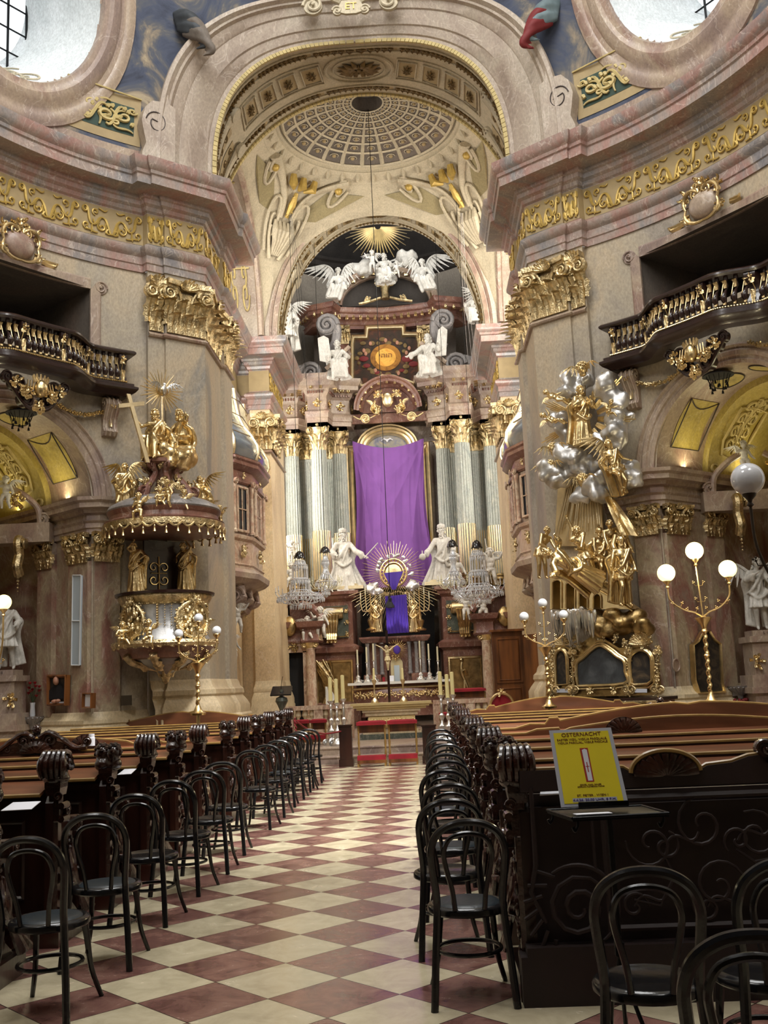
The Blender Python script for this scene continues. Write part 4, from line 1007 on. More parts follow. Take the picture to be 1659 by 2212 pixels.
def statue(name, key, P, m, loc, h, label, cat='statue', rz=0, mir=1, group=None, wings=None, rot=None, attach=None, parent=None):
    """rz turns the figure about z (0 faces the entrance)"""
    ck = (key,m)
    if ck not in _FC:
        if key not in _FC: _FC[key] = figmesh(P)
        src = _FC[key]; mb = MB(); mb.v = [v.copy() for v in src.v]; mb.f = list(src.f)
        o = mb.build(name,m,origin=(0,0,0),smooth=60); _FC[ck] = o.data; bpy.data.objects.remove(o)
    o = bpy.data.objects.new(name,_FC[ck]); COL.objects.link(o)
    R = (rot or Matrix()) @ Matrix.Rotation(rz,4,'Z')
    o.matrix_basis = Matrix.Translation(Vector(loc)) @ R @ Matrix.Diagonal((h*mir,h,h,1))
    if parent: o.matrix_basis = wm(parent).inverted() @ o.matrix_basis; o.parent = parent
    else: tag(o,label,cat,group)
    if wings:
        for s_, (L, od, ud) in zip((-1,1), wings if isinstance(wings,list) else [wings,wings]):
            wk = ('w',m,s_,L,od,ud,tuple(P.get('chest',DEF['chest'])))
            if wk not in _FC:
                c = Vector(P.get('chest',DEF['chest'])); wb = MB(); wingmb(wb,c+V(s_*.04,.05,.03),(s_*od[0],od[1],od[2]),ud,L)
                w_ = wb.build('wing',m,origin=(0,0,0),smooth=50); _FC[wk] = w_.data; bpy.data.objects.remove(w_)
            w_ = bpy.data.objects.new('wing',_FC[wk]); COL.objects.link(w_); w_.parent = o
    return o
def prop(parent, name, m, fn):
    """attribute held by a figure, drawn in the figure's own unit space"""
    mb = MB(); fn(mb); me_o = mb.build(name,m,origin=(0,0,0)); me_o.parent = parent; me_o.location = (0,0,0); return me_o
# capital of a pilaster: plan segment a->b, outward normal n
def capital(mb, a, b, n, z0, z1, k=3, proj=.16):
    a, b = V(a[0],a[1],0), V(b[0],b[1],0); n = V(n[0],n[1],0).normalized(); d = (b-a); W = d.length; d.normalize(); H = z1-z0
    c = (a+b)/2
    mb.prism([a+n*.0+V(0,0,z0),b+V(0,0,z0),b+n*.04+V(0,0,z0),a+n*.04+V(0,0,z0)],(0,0,H*.8))
    def put(s, zz, L, w_, cu): mb.leaf(a+d*s+n*.035+V(0,0,zz),(0,0,1),n,L,w_,cu)
    for i in range(k): put(W*(i+.5)/k,z0,H*.45,W/k*1.15,.55)
    for i in range(k+1): put(min(W*.97,max(W*.03,W*i/k)),z0+H*.16,H*.55,W/k*1.0,.6)
    for e in (-1,1):
        cc = c+d*e*(W/2-.02)+n*.11+V(0,0,z0+H*.74); r = H*.15
        mb.volute(cc,d*e*-1,(0,0,1),r,.5,2.0,1 ,.5); mb.tube(smoothpath([c+d*e*W*.08+n*.05+V(0,0,z0+H*.5),c+d*e*W*.22+n*.09+V(0,0,z0+H*.8),cc+V(0,0,r)],4),[.03,.028,.03,.03,.03,.03,.03,.03,.03],6)
    # abacus, slightly hollowed
    N = 8; top = [a-d*.06+n*0]; 
    pts = [a-d*.05+n*.0]+[a+d*(-.05+(W+.1)*i/N)+n*(proj+.05-.07*sin(pi*i/N)) for i in range(N+1)]+[b+d*.05]
    mb.prism([p+V(0,0,z1-H*.1) for p in pts],(0,0,H*.1)); 
    pts2 = [p-n*.04 if (p-a).dot(n) > .05 else p for p in pts]; mb.prism([p+V(0,0,z1-H*.16) for p in pts2],(0,0,H*.07))
    for q in range(7):
        t = pi*(q+.5)/7; mb.leaf(c+n*(proj-.02)+V(0,0,z1-H*.14),d*cos(t)+V(0,0,sin(t)),n,H*.24,H*.1,.4,2,5)
    for q in range(6): mb.ell(a+d*W*(.2+.12*q)+n*.1+V(0,0,z0+H*.62),.025,6,5)
def ccapital(mb, c, r, z0, z1):
    """round corinthian capital"""
    H = z1-z0; c = Vector(c); mb.lathe([(r*.86,z0),(r*.9,z0+H*.6),(r*1.15,z0+H*.85)],c,14)
    for row, (zz, L, q) in enumerate(((0,.45,8),(.18,.52,8))):
        for i in range(q):
            a = 2*pi*(i+.5*row)/q; n = V(cos(a),sin(a),0); mb.leaf(c+n*r*.9+V(0,0,z0+H*zz),(0,0,1),n,H*L,r*.8,.55,3,6)
    for i in range(4):
        a = pi/4+pi/2*i; n = V(cos(a),sin(a),0); mb.volute(c+n*r*1.28+V(0,0,z0+H*.74),n*-1,(0,0,1),H*.16,.5,1.6,1,.5,5,16)
        mb.tube([c+n*r*.9+V(0,0,z0+H*.5),c+n*r*1.1+V(0,0,z0+H*.8),c+n*r*1.3+V(0,0,z0+H*.9)],.03,5)
    mb.box(c+V(0,0,z1-H*.06),(r*2.5,r*2.5,H*.12)); mb.box(c+V(0,0,z1-H*.06),(r*2.5,r*2.5,H*.12),pi/4*0)
    for i in range(4):
        a = pi/2*i; n = V(cos(a),sin(a),0); mb.ell(c+n*r*1.25+V(0,0,z1-H*.08),r*.22,7,5)
def rays(mb, c, ux, uy, n, r0, r1, w_, jit=.25, groups=1, a0=0, a1=2*pi, dz=.0, rnd=None):
    c, ux, uy = Vector(c), Vector(ux), Vector(uy); nz = ux.cross(uy).normalized(); rnd = rnd or random.Random(5)
    for i in range(n):
        a = a0+(a1-a0)*(i+.5)/n; k = 1-jit*((i%2)*.7+rnd.random()*.3); s = .014 if groups == 1 else 0
        for g in range(groups):
            aa = a+(g-(groups-1)/2)*.05; q = k*(1-.12*abs(g-(groups-1)/2)); d = ux*cos(aa)+uy*sin(aa)
            mb.tube([c+d*r0,c+d*(r0+(r1-r0)*.5*q)+nz*dz,c+d*(r0+(r1-r0)*q)+nz*dz],[w_*.5,w_*.55,w_*.25],4)
def cloud(c, size, n, seed=1, vox=.05, stretch=(1,.6,.8)):
    rnd = random.Random(seed); mb = MB(); c = Vector(c)
    for k in range(n):
        p = V(rnd.uniform(-1,1)*stretch[0],rnd.uniform(-1,1)*stretch[1]*.7,rnd.uniform(-1,1)*stretch[2])*size*.6
        r = size*rnd.uniform(.28,.5); mb.ell(c+p,(r,r*.8,r*.8),12,8)
        for q in range(4):
            d = V(rnd.uniform(-1,1),rnd.uniform(-1,.3),rnd.uniform(-1,1)).normalized(); mb.ell(c+p+d*r*.7,r*.5,10,6)
    return blob(mb,vox,2)
# ================================================================ CHAIRS
def chair_proto(name, pad):
    t = thing(name,'x','chair'); mir = lambda P: P+[(-x,y,z) for x,y,z in P[::-1][1:]]
    mb = MB(); P = [(-.192,-.235,0),(-.176,-.212,.21),(-.158,-.192,.42),(-.158,-.2,.51),(-.172,-.225,.64),(-.174,-.245,.72),(-.145,-.262,.79),(-.08,-.27,.833),(0,-.272,.845)]
    mb.tube(smoothpath(mir(P),5),[.0185]*200,9); mb.build('back_frame','wood_black',t)
    mb = MB(); P = [(-.07,-.172,.43),(-.082,-.19,.53),(-.108,-.215,.64),(-.113,-.232,.71),(-.08,-.246,.77),(0,-.25,.79)]
    mb.tube(smoothpath(mir(P),5),[.0125]*100,8); mb.build('inner_hoop','wood_black',t)
    mb = MB(); mb.lathe([(0,.452),(.16,.452),(.2,.446),(.207,.438),(.207,.418),(.198,.41),(.15,.41),(0,.41)] if 0 else [(0,.428),(.15,.427),(.158,.432),(.175,.436),(.19,.43),(.197,.42),(.197,.4),(.188,.392),(0,.392)],(0,0,0),32); mb.build('seat','wood_black',t)
    if pad: mb = MB(); mb.lathe([(0,.446),(.12,.445),(.15,.44),(.16,.432),(.16,.426)],(0,0,0),32); mb.build('seat_pad','leather_blue',t)
    for s in (-1,1):
        mb = MB(); mb.tube(smoothpath([(s*.125,.12,.41),(s*.135,.145,.3),(s*.15,.17,.14),(s*.185,.215,0)],5),[.018,.018,.017,.017,.016,.016,.0155,.015,.0145,.014,.014,.0135,.013,.013,.0125,.012],9); mb.build('leg','wood_black',t)
    mb = MB(); mb.tube([(.155*cos(a),.012+.158*sin(a),.215) for a in [2*pi*i/32 for i in range(32)]],.0105,8,closed=True); mb.build('leg_ring','wood_black',t)
    return t
ch_pad = chair_proto('bentwood_chair',True); ch_wood = chair_proto('bentwood_chair',False); used = set()
def place_chair(x, y, rz, pad, label, group):
    src = ch_pad if pad else ch_wood; M_ = Matrix.Translation((x,y,0)) @ Matrix.Rotation(rz,4,'Z')
    if pad in used: o = copytree(src,M_)
    else: used.add(pad); o = src; o.matrix_basis = M_
    o['label'] = label; o['group'] = group; return o
ORD = ['first','second','third','fourth','fifth','sixth','seventh','eighth','ninth','tenth','eleventh','twelfth','thirteenth','fourteenth']
LY = [5.27,6.15,7.2,8.18,9.05,10.0,11.7,12.7,13.68,14.6,15.55,16.1,16.9]
for i, y in enumerate(LY):
    pad = i in (0,1,8)
    place_chair(-1.93+.02*sin(i*2.1), y, rad(-4+5*sin(i*1.7)), pad, '%s black bentwood chair %s, counted from the camera, left of the aisle'%(ORD[i],'with blue-grey pad' if pad else 'without pad'), 'bentwood chairs along the left pews')
RY = [5.27,6.16,7.05,8.1,9.0,9.85,11.3,12.4,13.6,14.8]
for i, y in enumerate(RY):
    pad = i in (0,2,4)
    place_chair(.15+.02*sin(i*2.6)-(.09 if i in (1,3) else 0), y, rad(2+5*sin(i*2.3)), pad, '%s black bentwood chair %s, counted from the camera, right of the aisle'%(ORD[i],'with blue-grey pad' if pad else 'without pad'), 'bentwood chairs along the right pews')
place_chair(.735,3.88,rad(-7),False,'black bentwood chair right behind the poster stand, its whole seat in view','bentwood chairs in the right foreground')
place_chair(.80,2.98,rad(-4),False,'nearest black bentwood chair, only its back hoop above the bottom edge','bentwood chairs in the right foreground')
place_chair(1.18,3.95,rad(4),False,'black bentwood chair cut by the right edge beside the panelled pew back','bentwood chairs in the right foreground')
# ================================================================ PEWS
def headpair(mb, c, s=1, kind=0):
    c = Vector(c); t = MB(); ex = MB()
    if kind == 0:                      # two putto heads leaning together
        for e in (-1,1):
            h = c+V(e*.032*s,-.02*e,.07*s); t.ell(h,(.036*s,.04*s,.046*s),10,8); t.ell(c+V(e*.03*s,0,.018*s),(.04*s,.045*s,.035*s),8,6)
            for k in range(14):
                a = 2.4*k; b = .2+1.2*k/14; ex.ell(h+V(cos(a)*cos(b)*.034*s,sin(a)*cos(b)*.038*s,sin(b)*.044*s),.013*s,6,4)
            ex.ell(h+V(e*.034*s,-.012,-.004),(.008*s,.007*s,.012*s),5,4)
    else:                              # scrolled leafy bust
        t.ell(c+V(0,0,.06*s),(.052*s,.055*s,.06*s),10,8); t.ell(c+V(0,0,.015*s),(.06*s,.06*s,.03*s),10,6)
        for k in range(-2,3):
            x = k*.021*s; ex.tube(smoothpath([c+V(x,-.05*s,.02*s),c+V(x*1.2,-.062*s,.07*s),c+V(x,-.03*s,.12*s),c+V(x,.03*s,.115*s),c+V(x*1.1,.062*s,.06*s)],4),[.010*s,.013*s,.012*s]*8,7)
        for k in range(24): a = 2.4*k; b = 1.3*k/24; ex.ell(c+V(.052*s*cos(a)*cos(b),.055*s*sin(a)*cos(b),.06*s+.058*s*sin(b)),.014*s,6,4)
        for k in range(10): ex.ell(c+V(.045*s*cos(k*.7),-.04*s+.01*k*s,.03*s+.06*s*abs(sin(k))),.014*s,6,4)
    r = blob(t,.008*s,1,ex); mb.add(r.v,r.f)
def bench_end(side, kind=0):
    """thing parts for an end panel; local: x towards aisle, y towards altar, z up"""
    t = None; parts = []
    mb = MB(); prof = [(-.06,.10),(-.06,.86),(-.02,.9),(.08,.9),(.1,.8),(.14,.74),(.27,.73),(.31,.68),(.29,.62),(.2,.58),(.17,.48),(.2,.34),(.3,.2),(.42,.12),(.44,.10)]
    mb.prism([(0,y,z) for y, z in prof],(.05,0,0)); parts.append(('end_panel','wood_pew',mb))
    mb = MB(); mb.box((.035,.19,.06),(.12,.52,.12)) ; parts[-1] = ('end_panel','wood_pew',mb.add(parts[-1][2].v,parts[-1][2].f))
    mb = MB()                          # upright strip with console and capital block
    mb.prism([(.03,-.05,.12),(.075,-.04,.12),(.075,.02,.12),(.03,.04,.12)],(0,0,.62)); mb.box((.05,-.005,.80),(.075,.10,.10)); mb.box((.05,-.005,.97),(.10,.14,.035)); mb.box((.05,-.005,.93),(.085,.12,.05),0,1.15); mb.box((.05,-.005,.865),(.06,.085,.08))
    for z in (.76,.84): mb.tube([(.10,-.06,z),(.10,.05,z)],.022,8)
    mb.volute((.085,-.075,.9),(1,0,0),(0,0,1),.03,.4,1.2); mb.volute((.1,.06,.80),(0,1,0),(0,0,1),.045,.4,1.6,1,.8)
    for k in range(5): mb.ell((.082,-.01,.2+.1*k),(.01,.014,.035),6,5)
    parts.append(('end_post','wood_carved',mb))
    mb = MB()                          # carved acanthus flank and arm scroll
    for k in range(9):
        mb.tube(smoothpath([(.05+.012*(k%3),.26-.018*k,.62-.02*k),(.085+.012*(k%2),.2-.012*k,.46-.01*k),(.11,.22+.016*k,.30-.008*k),(.13,.30+.03*k-.05*(k>5),.14)],5),[.015+.006*(k%2)]*30,6)
    for k in range(6):
        mb.leaf((.045,.16+.05*k,.14),(0,-.25+.12*k,1),(1,0,0),.30-.02*k,.11,.30,3)
    mb.tube([(-.01,.26,.70),(.10,.26,.70)],[.05,.055],10); mb.volute((.11,.26,.70),(0,1,0),(0,0,1),.05,.4,1.6,1,.1)
    for k in range(12): mb.ell((.065,.13+.006*k+.02*sin(k),.2+.04*k),.014,6,4)
    parts.append(('carved_flank','wood_carved',mb))
    mb = MB(); headpair(mb,(.05,-.005,.985),1.5 if kind else 1.5,kind); parts.append(('carved_finial','wood_carved',mb))
    return parts
def scallop(mb, c, w_, h, n=9, d=.03):
    """shell crest facing the entrance"""
    c = Vector(c)
    for k in range(n):
        a = pi*(k+.5)/n; p = c+V(cos(a)*w_*.96,0,sin(a)*h*.93); mb.tube([c+V(cos(a)*w_*.12,-d*.6,0),c.lerp(p,.6)+V(0,-d,0),p+V(0,-d*.3,0)],[.006,w_*1.1/n,w_*1.2/n],6,flat=.5,up=(0,1,0))
    mb.prism([c+V(cos(pi*i/20)*w_,0,sin(pi*i/20)*h) for i in range(21)],(0,.03,0))
    return mb
def crest_profile(L, kind):
    """outline of the top edge along x from 0 to L, heights above the ledge"""
    if kind == 'plain': return [(0,0),(L,0)]
    m = L/2; w_ = L*.30
    if kind == 'wave': return [(0,0),(m-w_-.3,.0),(m-w_-.2,.03),(m-w_,.035)]+[(m-w_+.02,.0)]+[(m-w_*.9+w_*1.8*i/12,.03+.07*sin(pi*i/12)) for i in range(13)]+[(m+w_-.02,0),(m+w_,.035),(m+w_+.2,.03),(m+w_+.3,0),(L,0)]
    if kind == 'tall': return [(0,0),(m-w_-.45,0),(m-w_-.3,.04),(m-w_-.15,.03),(m-w_-.1,.09),(m-w_-.02,.09),(m-w_,.06)]+[(m-w_+w_*i/10,.06+.13*sin(pi/2*i/10)) for i in range(1,10)]+[(m,.17)]+[(m+w_*i/10,.06+.13*cos(pi/2*i/10)) for i in range(1,10)]+[(m+w_,.06),(m+w_+.02,.09),(m+w_+.1,.09),(m+w_+.15,.03),(m+w_+.3,.04),(m+w_+.45,0),(L,0)]
def make_pew(sd, L, end0=0, crest='plain', end1=False, label='x', group=None, panel='wood_pew', shell=None, relief=False):
    """sd -1: block left of the aisle. local origin at the aisle end on the floor"""
    t = thing('pew',label,'pew',(0,0,0),0,group); A = -sd      # aisle direction in x
    def fix(mb): 
        if A < 0: mb.v = [V(-p.x,p.y,p.z) for p in mb.v]
        return mb
    par = t; first_ = None
    for nm, m_, mb in bench_end(sd,end0):
        o_ = fix(mb).build(nm,m_,first_ or t); first_ = first_ or o_
    x = lambda a: sd*a                                          # distance away from the aisle
    mb = MB(); mb.box((x(L/2),0,.49),(L,.035,.9)); mb.box((x(L/2),-.02,.10),(L,.08,.2)); mb.box((x(L/2),-.02,.86),(L,.05,.04))
    for k in range(0 if relief else int(L/.9)):
        c = .5+.9*k
        if c+.3 < L: mb.frame3([(x(c-.36),-.02,.28),(x(c+.36),-.02,.28),(x(c+.36),-.02,.76),(x(c-.36),-.02,.76)],[(0,0),(.012,.012),(.024,0)],(0,-1,0))
    mb.build('back_panel',panel,t)
    if relief:
        mb = MB(); mb.box((x(L/2),.34,.42),(L,.36,.035)); mb.build('bench_seat','wood_pew',t)
        return t
    mb = MB(); mb.add([(x(a),y,z) for a in (0.02,L) for y, z in ((-.09,.925),(.13,.985),(.13,.965),(-.09,.905))],[(0,1,5,4),(2,3,7,6),(3,0,4,7),(1,2,6,5),(0,3,2,1),(4,5,6,7)]); mb.build('book_ledge','wood_ledge',t,smooth=0)
    if relief:
        return t
    mb = MB(); pr = crest_profile(L,crest); z0 = 1.0
    top = [(a,z0+h) for a, h in pr]
    mb.prism([(x(a),.13,z) for a, z in top]+[(x(L),.13,.93),(x(0),.13,.93)],(0,.03,0)); mb.build('crest_board','wood_ledge' if crest != 'plain' else 'wood_pew',t)
    mb = MB(); mb.tube([(x(a),.145,z+.006) for a, z in top],.013,6); mb.tube([(x(0.02),-.095,.915),(x(L),-.095,.915)],.013,6); mb.build('rail_moulding','wood_edge',t)
    mb = MB(); mb.box((x(L/2),.34,.42),(L,.36,.035)); mb.box((x(L/2),.5,.22),(L,.03,.38)); mb.build('bench_seat','wood_pew',t)
    mb = MB(); mb.box((x(L/2),-.36,.12),(L,.16,.03)); mb.box((x(L/2),-.36,.06),(L,.04,.1)); mb.build('kneeling_board','wood_pew',t)
    if shell:
        mb = MB(); scallop(mb,(x(shell),.125,.97),.17,.15); mb.build('shell_carving','wood_carved',t)
    return t
ROWN = ['foremost','second','third','fourth','fifth','sixth','seventh','eighth','ninth','tenth','eleventh']
LPY = [5.5,6.57,7.64,8.73,9.72,10.72,12.24,13.4,14.45,15.5,16.6,17.65]
protos = {}
for i, y in enumerate(LPY):
    blk2 = i >= 6; k = i%2; L = 3.3 if not blk2 else 3.4
    L = min(L,{0:3.0}.get(i,L)); cr = 'plain'
    key = (-1,k,L,cr)
    if i == 5: key = (-1,k,L,'wave')
    if i == 11: key = (-1,k,L,'tall')
    lab = '%s carved dark wooden pew counted from the camera, left of the aisle'%(ORD[i])
    if key not in protos: protos[key] = make_pew(-1,L,k,key[3],label=lab,group='pews left of the aisle',shell=1.2 if i == 5 else None); o = protos[key]
    else: o = copytree(protos[key],label=lab)
    o.matrix_basis = Matrix.Translation((-2.42,y,0)); o['label'] = lab
RPY = [5.2,6.25,7.3,8.35,9.4,10.4,12.3,13.4,14.45,15.5,16.6]
for i, y in enumerate(RPY):
    blk2 = i >= 6; k = (i+1)%2; L = 3.15 if blk2 else 3.6; key = (1,k,L,'plain')
    if i == 0: key = (1,k,3.2,'first')
    if i == 4: key = (1,k,L,'wave')
    if i == 5: key = (1,k,4.3,'tall')
    if i == 10: key = (1,k,L,'tall')
    lab = '%s carved dark wooden pew counted from the camera, right of the aisle'%(ORD[i])
    if i == 0: lab = 'rearmost right pew with a dark carved back panel behind the poster stand'
    if key not in protos: protos[key] = make_pew(1,key[2],k,'plain' if i == 0 else key[3],label=lab,group='pews right of the aisle',shell=1.3 if i == 4 else None,panel='wood_relief' if i == 0 else 'wood_pew',relief=(i == 0)); o = protos[key]
    else: o = copytree(protos[key],label=lab)
    o.matrix_basis = Matrix.Translation((.47,y,0)); o['label'] = lab; 
    if i == 0:
        X0 = .43; Y0 = 5.09; mb = MB()
        mb.box((X0+1.6,Y0+.02,.11),(3.3,.14,.22)); mb.box((X0+1.6,Y0+.0,.24),(3.24,.1,.04)); mb.build('plinth','wood_relief',o)
        mb = MB()
        F = lambda a,b: V(X0+a,Y0-.005,b)
        Ls = [([(.24+a,.42+b) for a, b in spiral2(0,0,.16,0,2)],1.6),([(.24+a,.42+b) for a, b in spiral2(0,0,.2,2.2,-.5,18,.1)],1.4),([(.05,.98),(.05,.62),(.02,.5),(.08,.36)],1.5),([(.33,.95),(.33,.6),(.42,.5)],1),
              ([(.85+a,.78+b) for a, b in spiral2(0,0,.14,1,1.4)],1),([(1.1+a,.72+b) for a, b in spiral2(0,0,.12,2,-1.4)],1),([(.6+a,.7+b) for a, b in spiral2(0,0,.12,3,1.2)],1),([(.9+a,.5+b) for a, b in spiral2(0,0,.13,0,1.3)],1),([(1.0,.66),(1.08,.6),(1.2,.62),(1.3,.5)],1),([(.5,.45),(.62,.42),(.7,.55),(.66,.64)],1)]
        for k2 in range(9): a = 2.2+.3*k2; Ls.append(([(.24+.18*cos(a),.42+.18*sin(a)),(.24+.26*cos(a+.2),.42+.26*sin(a+.2))],1.3))
        for k2 in range(16):
            a0, b0 = .5+.17*k2, .42+.26*(k2%2)+.05*sin(3*k2); Ls.append((spiral2(a0,b0,.07,k2*1.3,1.2*(-1)**k2),1)); Ls.append((bez((a0,b0),(a0+.05,b0+.12),(a0+.12,b0-.05),(a0+.16,b0+.06)),1))
        orn(mb,F,Ls,.009,6); mb.frame3([F(.4,.34),F(3,.34),F(3,.9),F(.4,.9)],[(0,0),(.014,.014),(.03,0)],(0,-1,0)); mb.build('carved_relief','wood_relief',o)
        mb = MB(); pr = [(0,.96),(0,1.06),(.25,1.06),(.30,1.055),(.42,1.06),(.5,1.055),(.54,1.03),(.86,1.03),(.9,1.05),(1.02,1.06),(1.10,1.085),(1.16,1.09),(1.3,1.08),(3,1.08),(3,.96)]
        mb.prism([F(a,b)+V(0,.0,0) for a, b in pr],(0,.05,0)); mb.build('crest_board','wood_relief',o)
        mb = MB(); mb.tube([F(a,b+.004)+V(0,.02,0) for a, b in pr[1:-1]],.011,6); mb.tube([F(.7+.165*cos(pi*i_/16),1.03+.10*sin(pi*i_/16))+V(0,.0,0) for i_ in range(17)],.012,6); mb.build('rail_moulding','wood_edge',o)
        mb = MB(); scallop(mb,F(.7,1.015)+V(0,-.005,0),.16,.105,11,.02); mb.build('shell_carving','wood_carved',o)
        mb = MB(); mb.volute(F(1.18,1.12)+V(0,-.02,0),(-1,0,0),(0,0,1),.045,.5,1.2,1,1.5); mb.tube([F(1.19,1.08),F(1.3,1.06),F(1.5,1.05)],[.03,.035,.03],8); mb.build('scroll_crest','wood_carved',o)
# scroll pediments carved on the middle pews of both blocks
def pediment(parent_label, c, w_, name='pew_pediment'):
    c = Vector(c); t = thing(name,parent_label,'pediment',c); mb = MB(); F = lambda a,b: c+V(a*w_,0,b*w_)
    for e in (-1,1):
        mb.tube(smoothpath([F(e*.05,.32),F(e*.25,.42),F(e*.5,.3),F(e*.8,.1),F(e*1.05,.1)],5),[.07*w_,.075*w_,.06*w_,.05*w_]*6,8,flat=.8); mb.volute(F(e*1.05,.2),(e*-1,0,0),(0,0,-1),.1*w_,.5,1.4)
        mb.volute(F(e*.28,.26),(e*-1,0,0),(0,0,1),.15*w_,.4,1.6); mb.volute(F(e*.62,.1),(e,0,0),(0,0,1),.09*w_,.4,1.3)
    mb.prism([F(-.95,0),F(.95,0),F(.5,.22),F(.1,.3),F(-.1,.3),F(-.5,.22)],(0,.04,0)); mb.build('scrollwork','wood_carved',t)
    mb = MB(); mb.ell(F(0,.5),.085*w_,10,8)
    for k in range(30): a = 2.4*k; b = -1.2+2.4*k/30; mb.ell(F(0,.5)+V(cos(a)*cos(b),sin(a)*cos(b),sin(b))*.08*w_,.02*w_,5,4)
    for e in (-1,0,1): mb.leaf(F(0,.36),(e*.7,0,1),(0,-1,0),.16*w_,.08*w_,.4,2,5)
    mb.build('pine_cone','wood_carved',t); mb = MB(); scallop(mb,F(0,.02)-V(0,.02,0),.34*w_,.24*w_); mb.build('shell_carving','wood_carved',t)
    return t
pediment('pair of carved scrolls with a pine cone on the left pew block',(-3.75,9.85,1.0),.46)
pediment('pair of carved scrolls with a pine cone on the right pew block',(2.45,11.0,1.0),.42)
# ================================================================ NAVE FURNISHINGS
def pplane(sd, off=0): n = V(-sd*.637,-.77,0); return U(sd,*PC[3])+n*off, n
def onpier(sd, px, py, off=0): P, n = pplane(sd,off); return onp(px,py,P,n)
PU = {sd: V(.77,-sd*.637*1,0) for sd in (-1,1)}        # along the pier face, to the picture's right
PU[-1] = V(.77,.637,0); PU[1] = V(.77,-.637,0)
ZU = V(0,0,1)
SDN = {-1:'left', 1:'right'}
def cluster(mb, c, ux, uz, nn, size, n=6, seed=1):
    """rocaille knot: scrolls, leaves and berries about a point"""
    rnd = random.Random(seed); c, ux, uz, nn = Vector(c), Vector(ux), Vector(uz), Vector(nn)
    for k in range(n):
        a = 2*pi*k/n+rnd.uniform(-.3,.3); d = ux*cos(a)+uz*sin(a); p = c+d*size*rnd.uniform(.25,.6)
        t = rnd.random()
        if t < .45: mb.leaf(p-d*size*.2,d,nn,size*rnd.uniform(.5,.8),size*.4,.5,3,5)
        else: mb.volute(p,d,ux*-sin(a)+uz*cos(a),size*rnd.uniform(.16,.26),.5,1.3,rnd.choice((-1,1)),.3,5,14)
        mb.ell(p+nn*size*.1,size*.09,6,4)
    mb.ell(c,(size*.25,size*.16,size*.25),8,6)
def cart(mb, F, n=2):
    pass
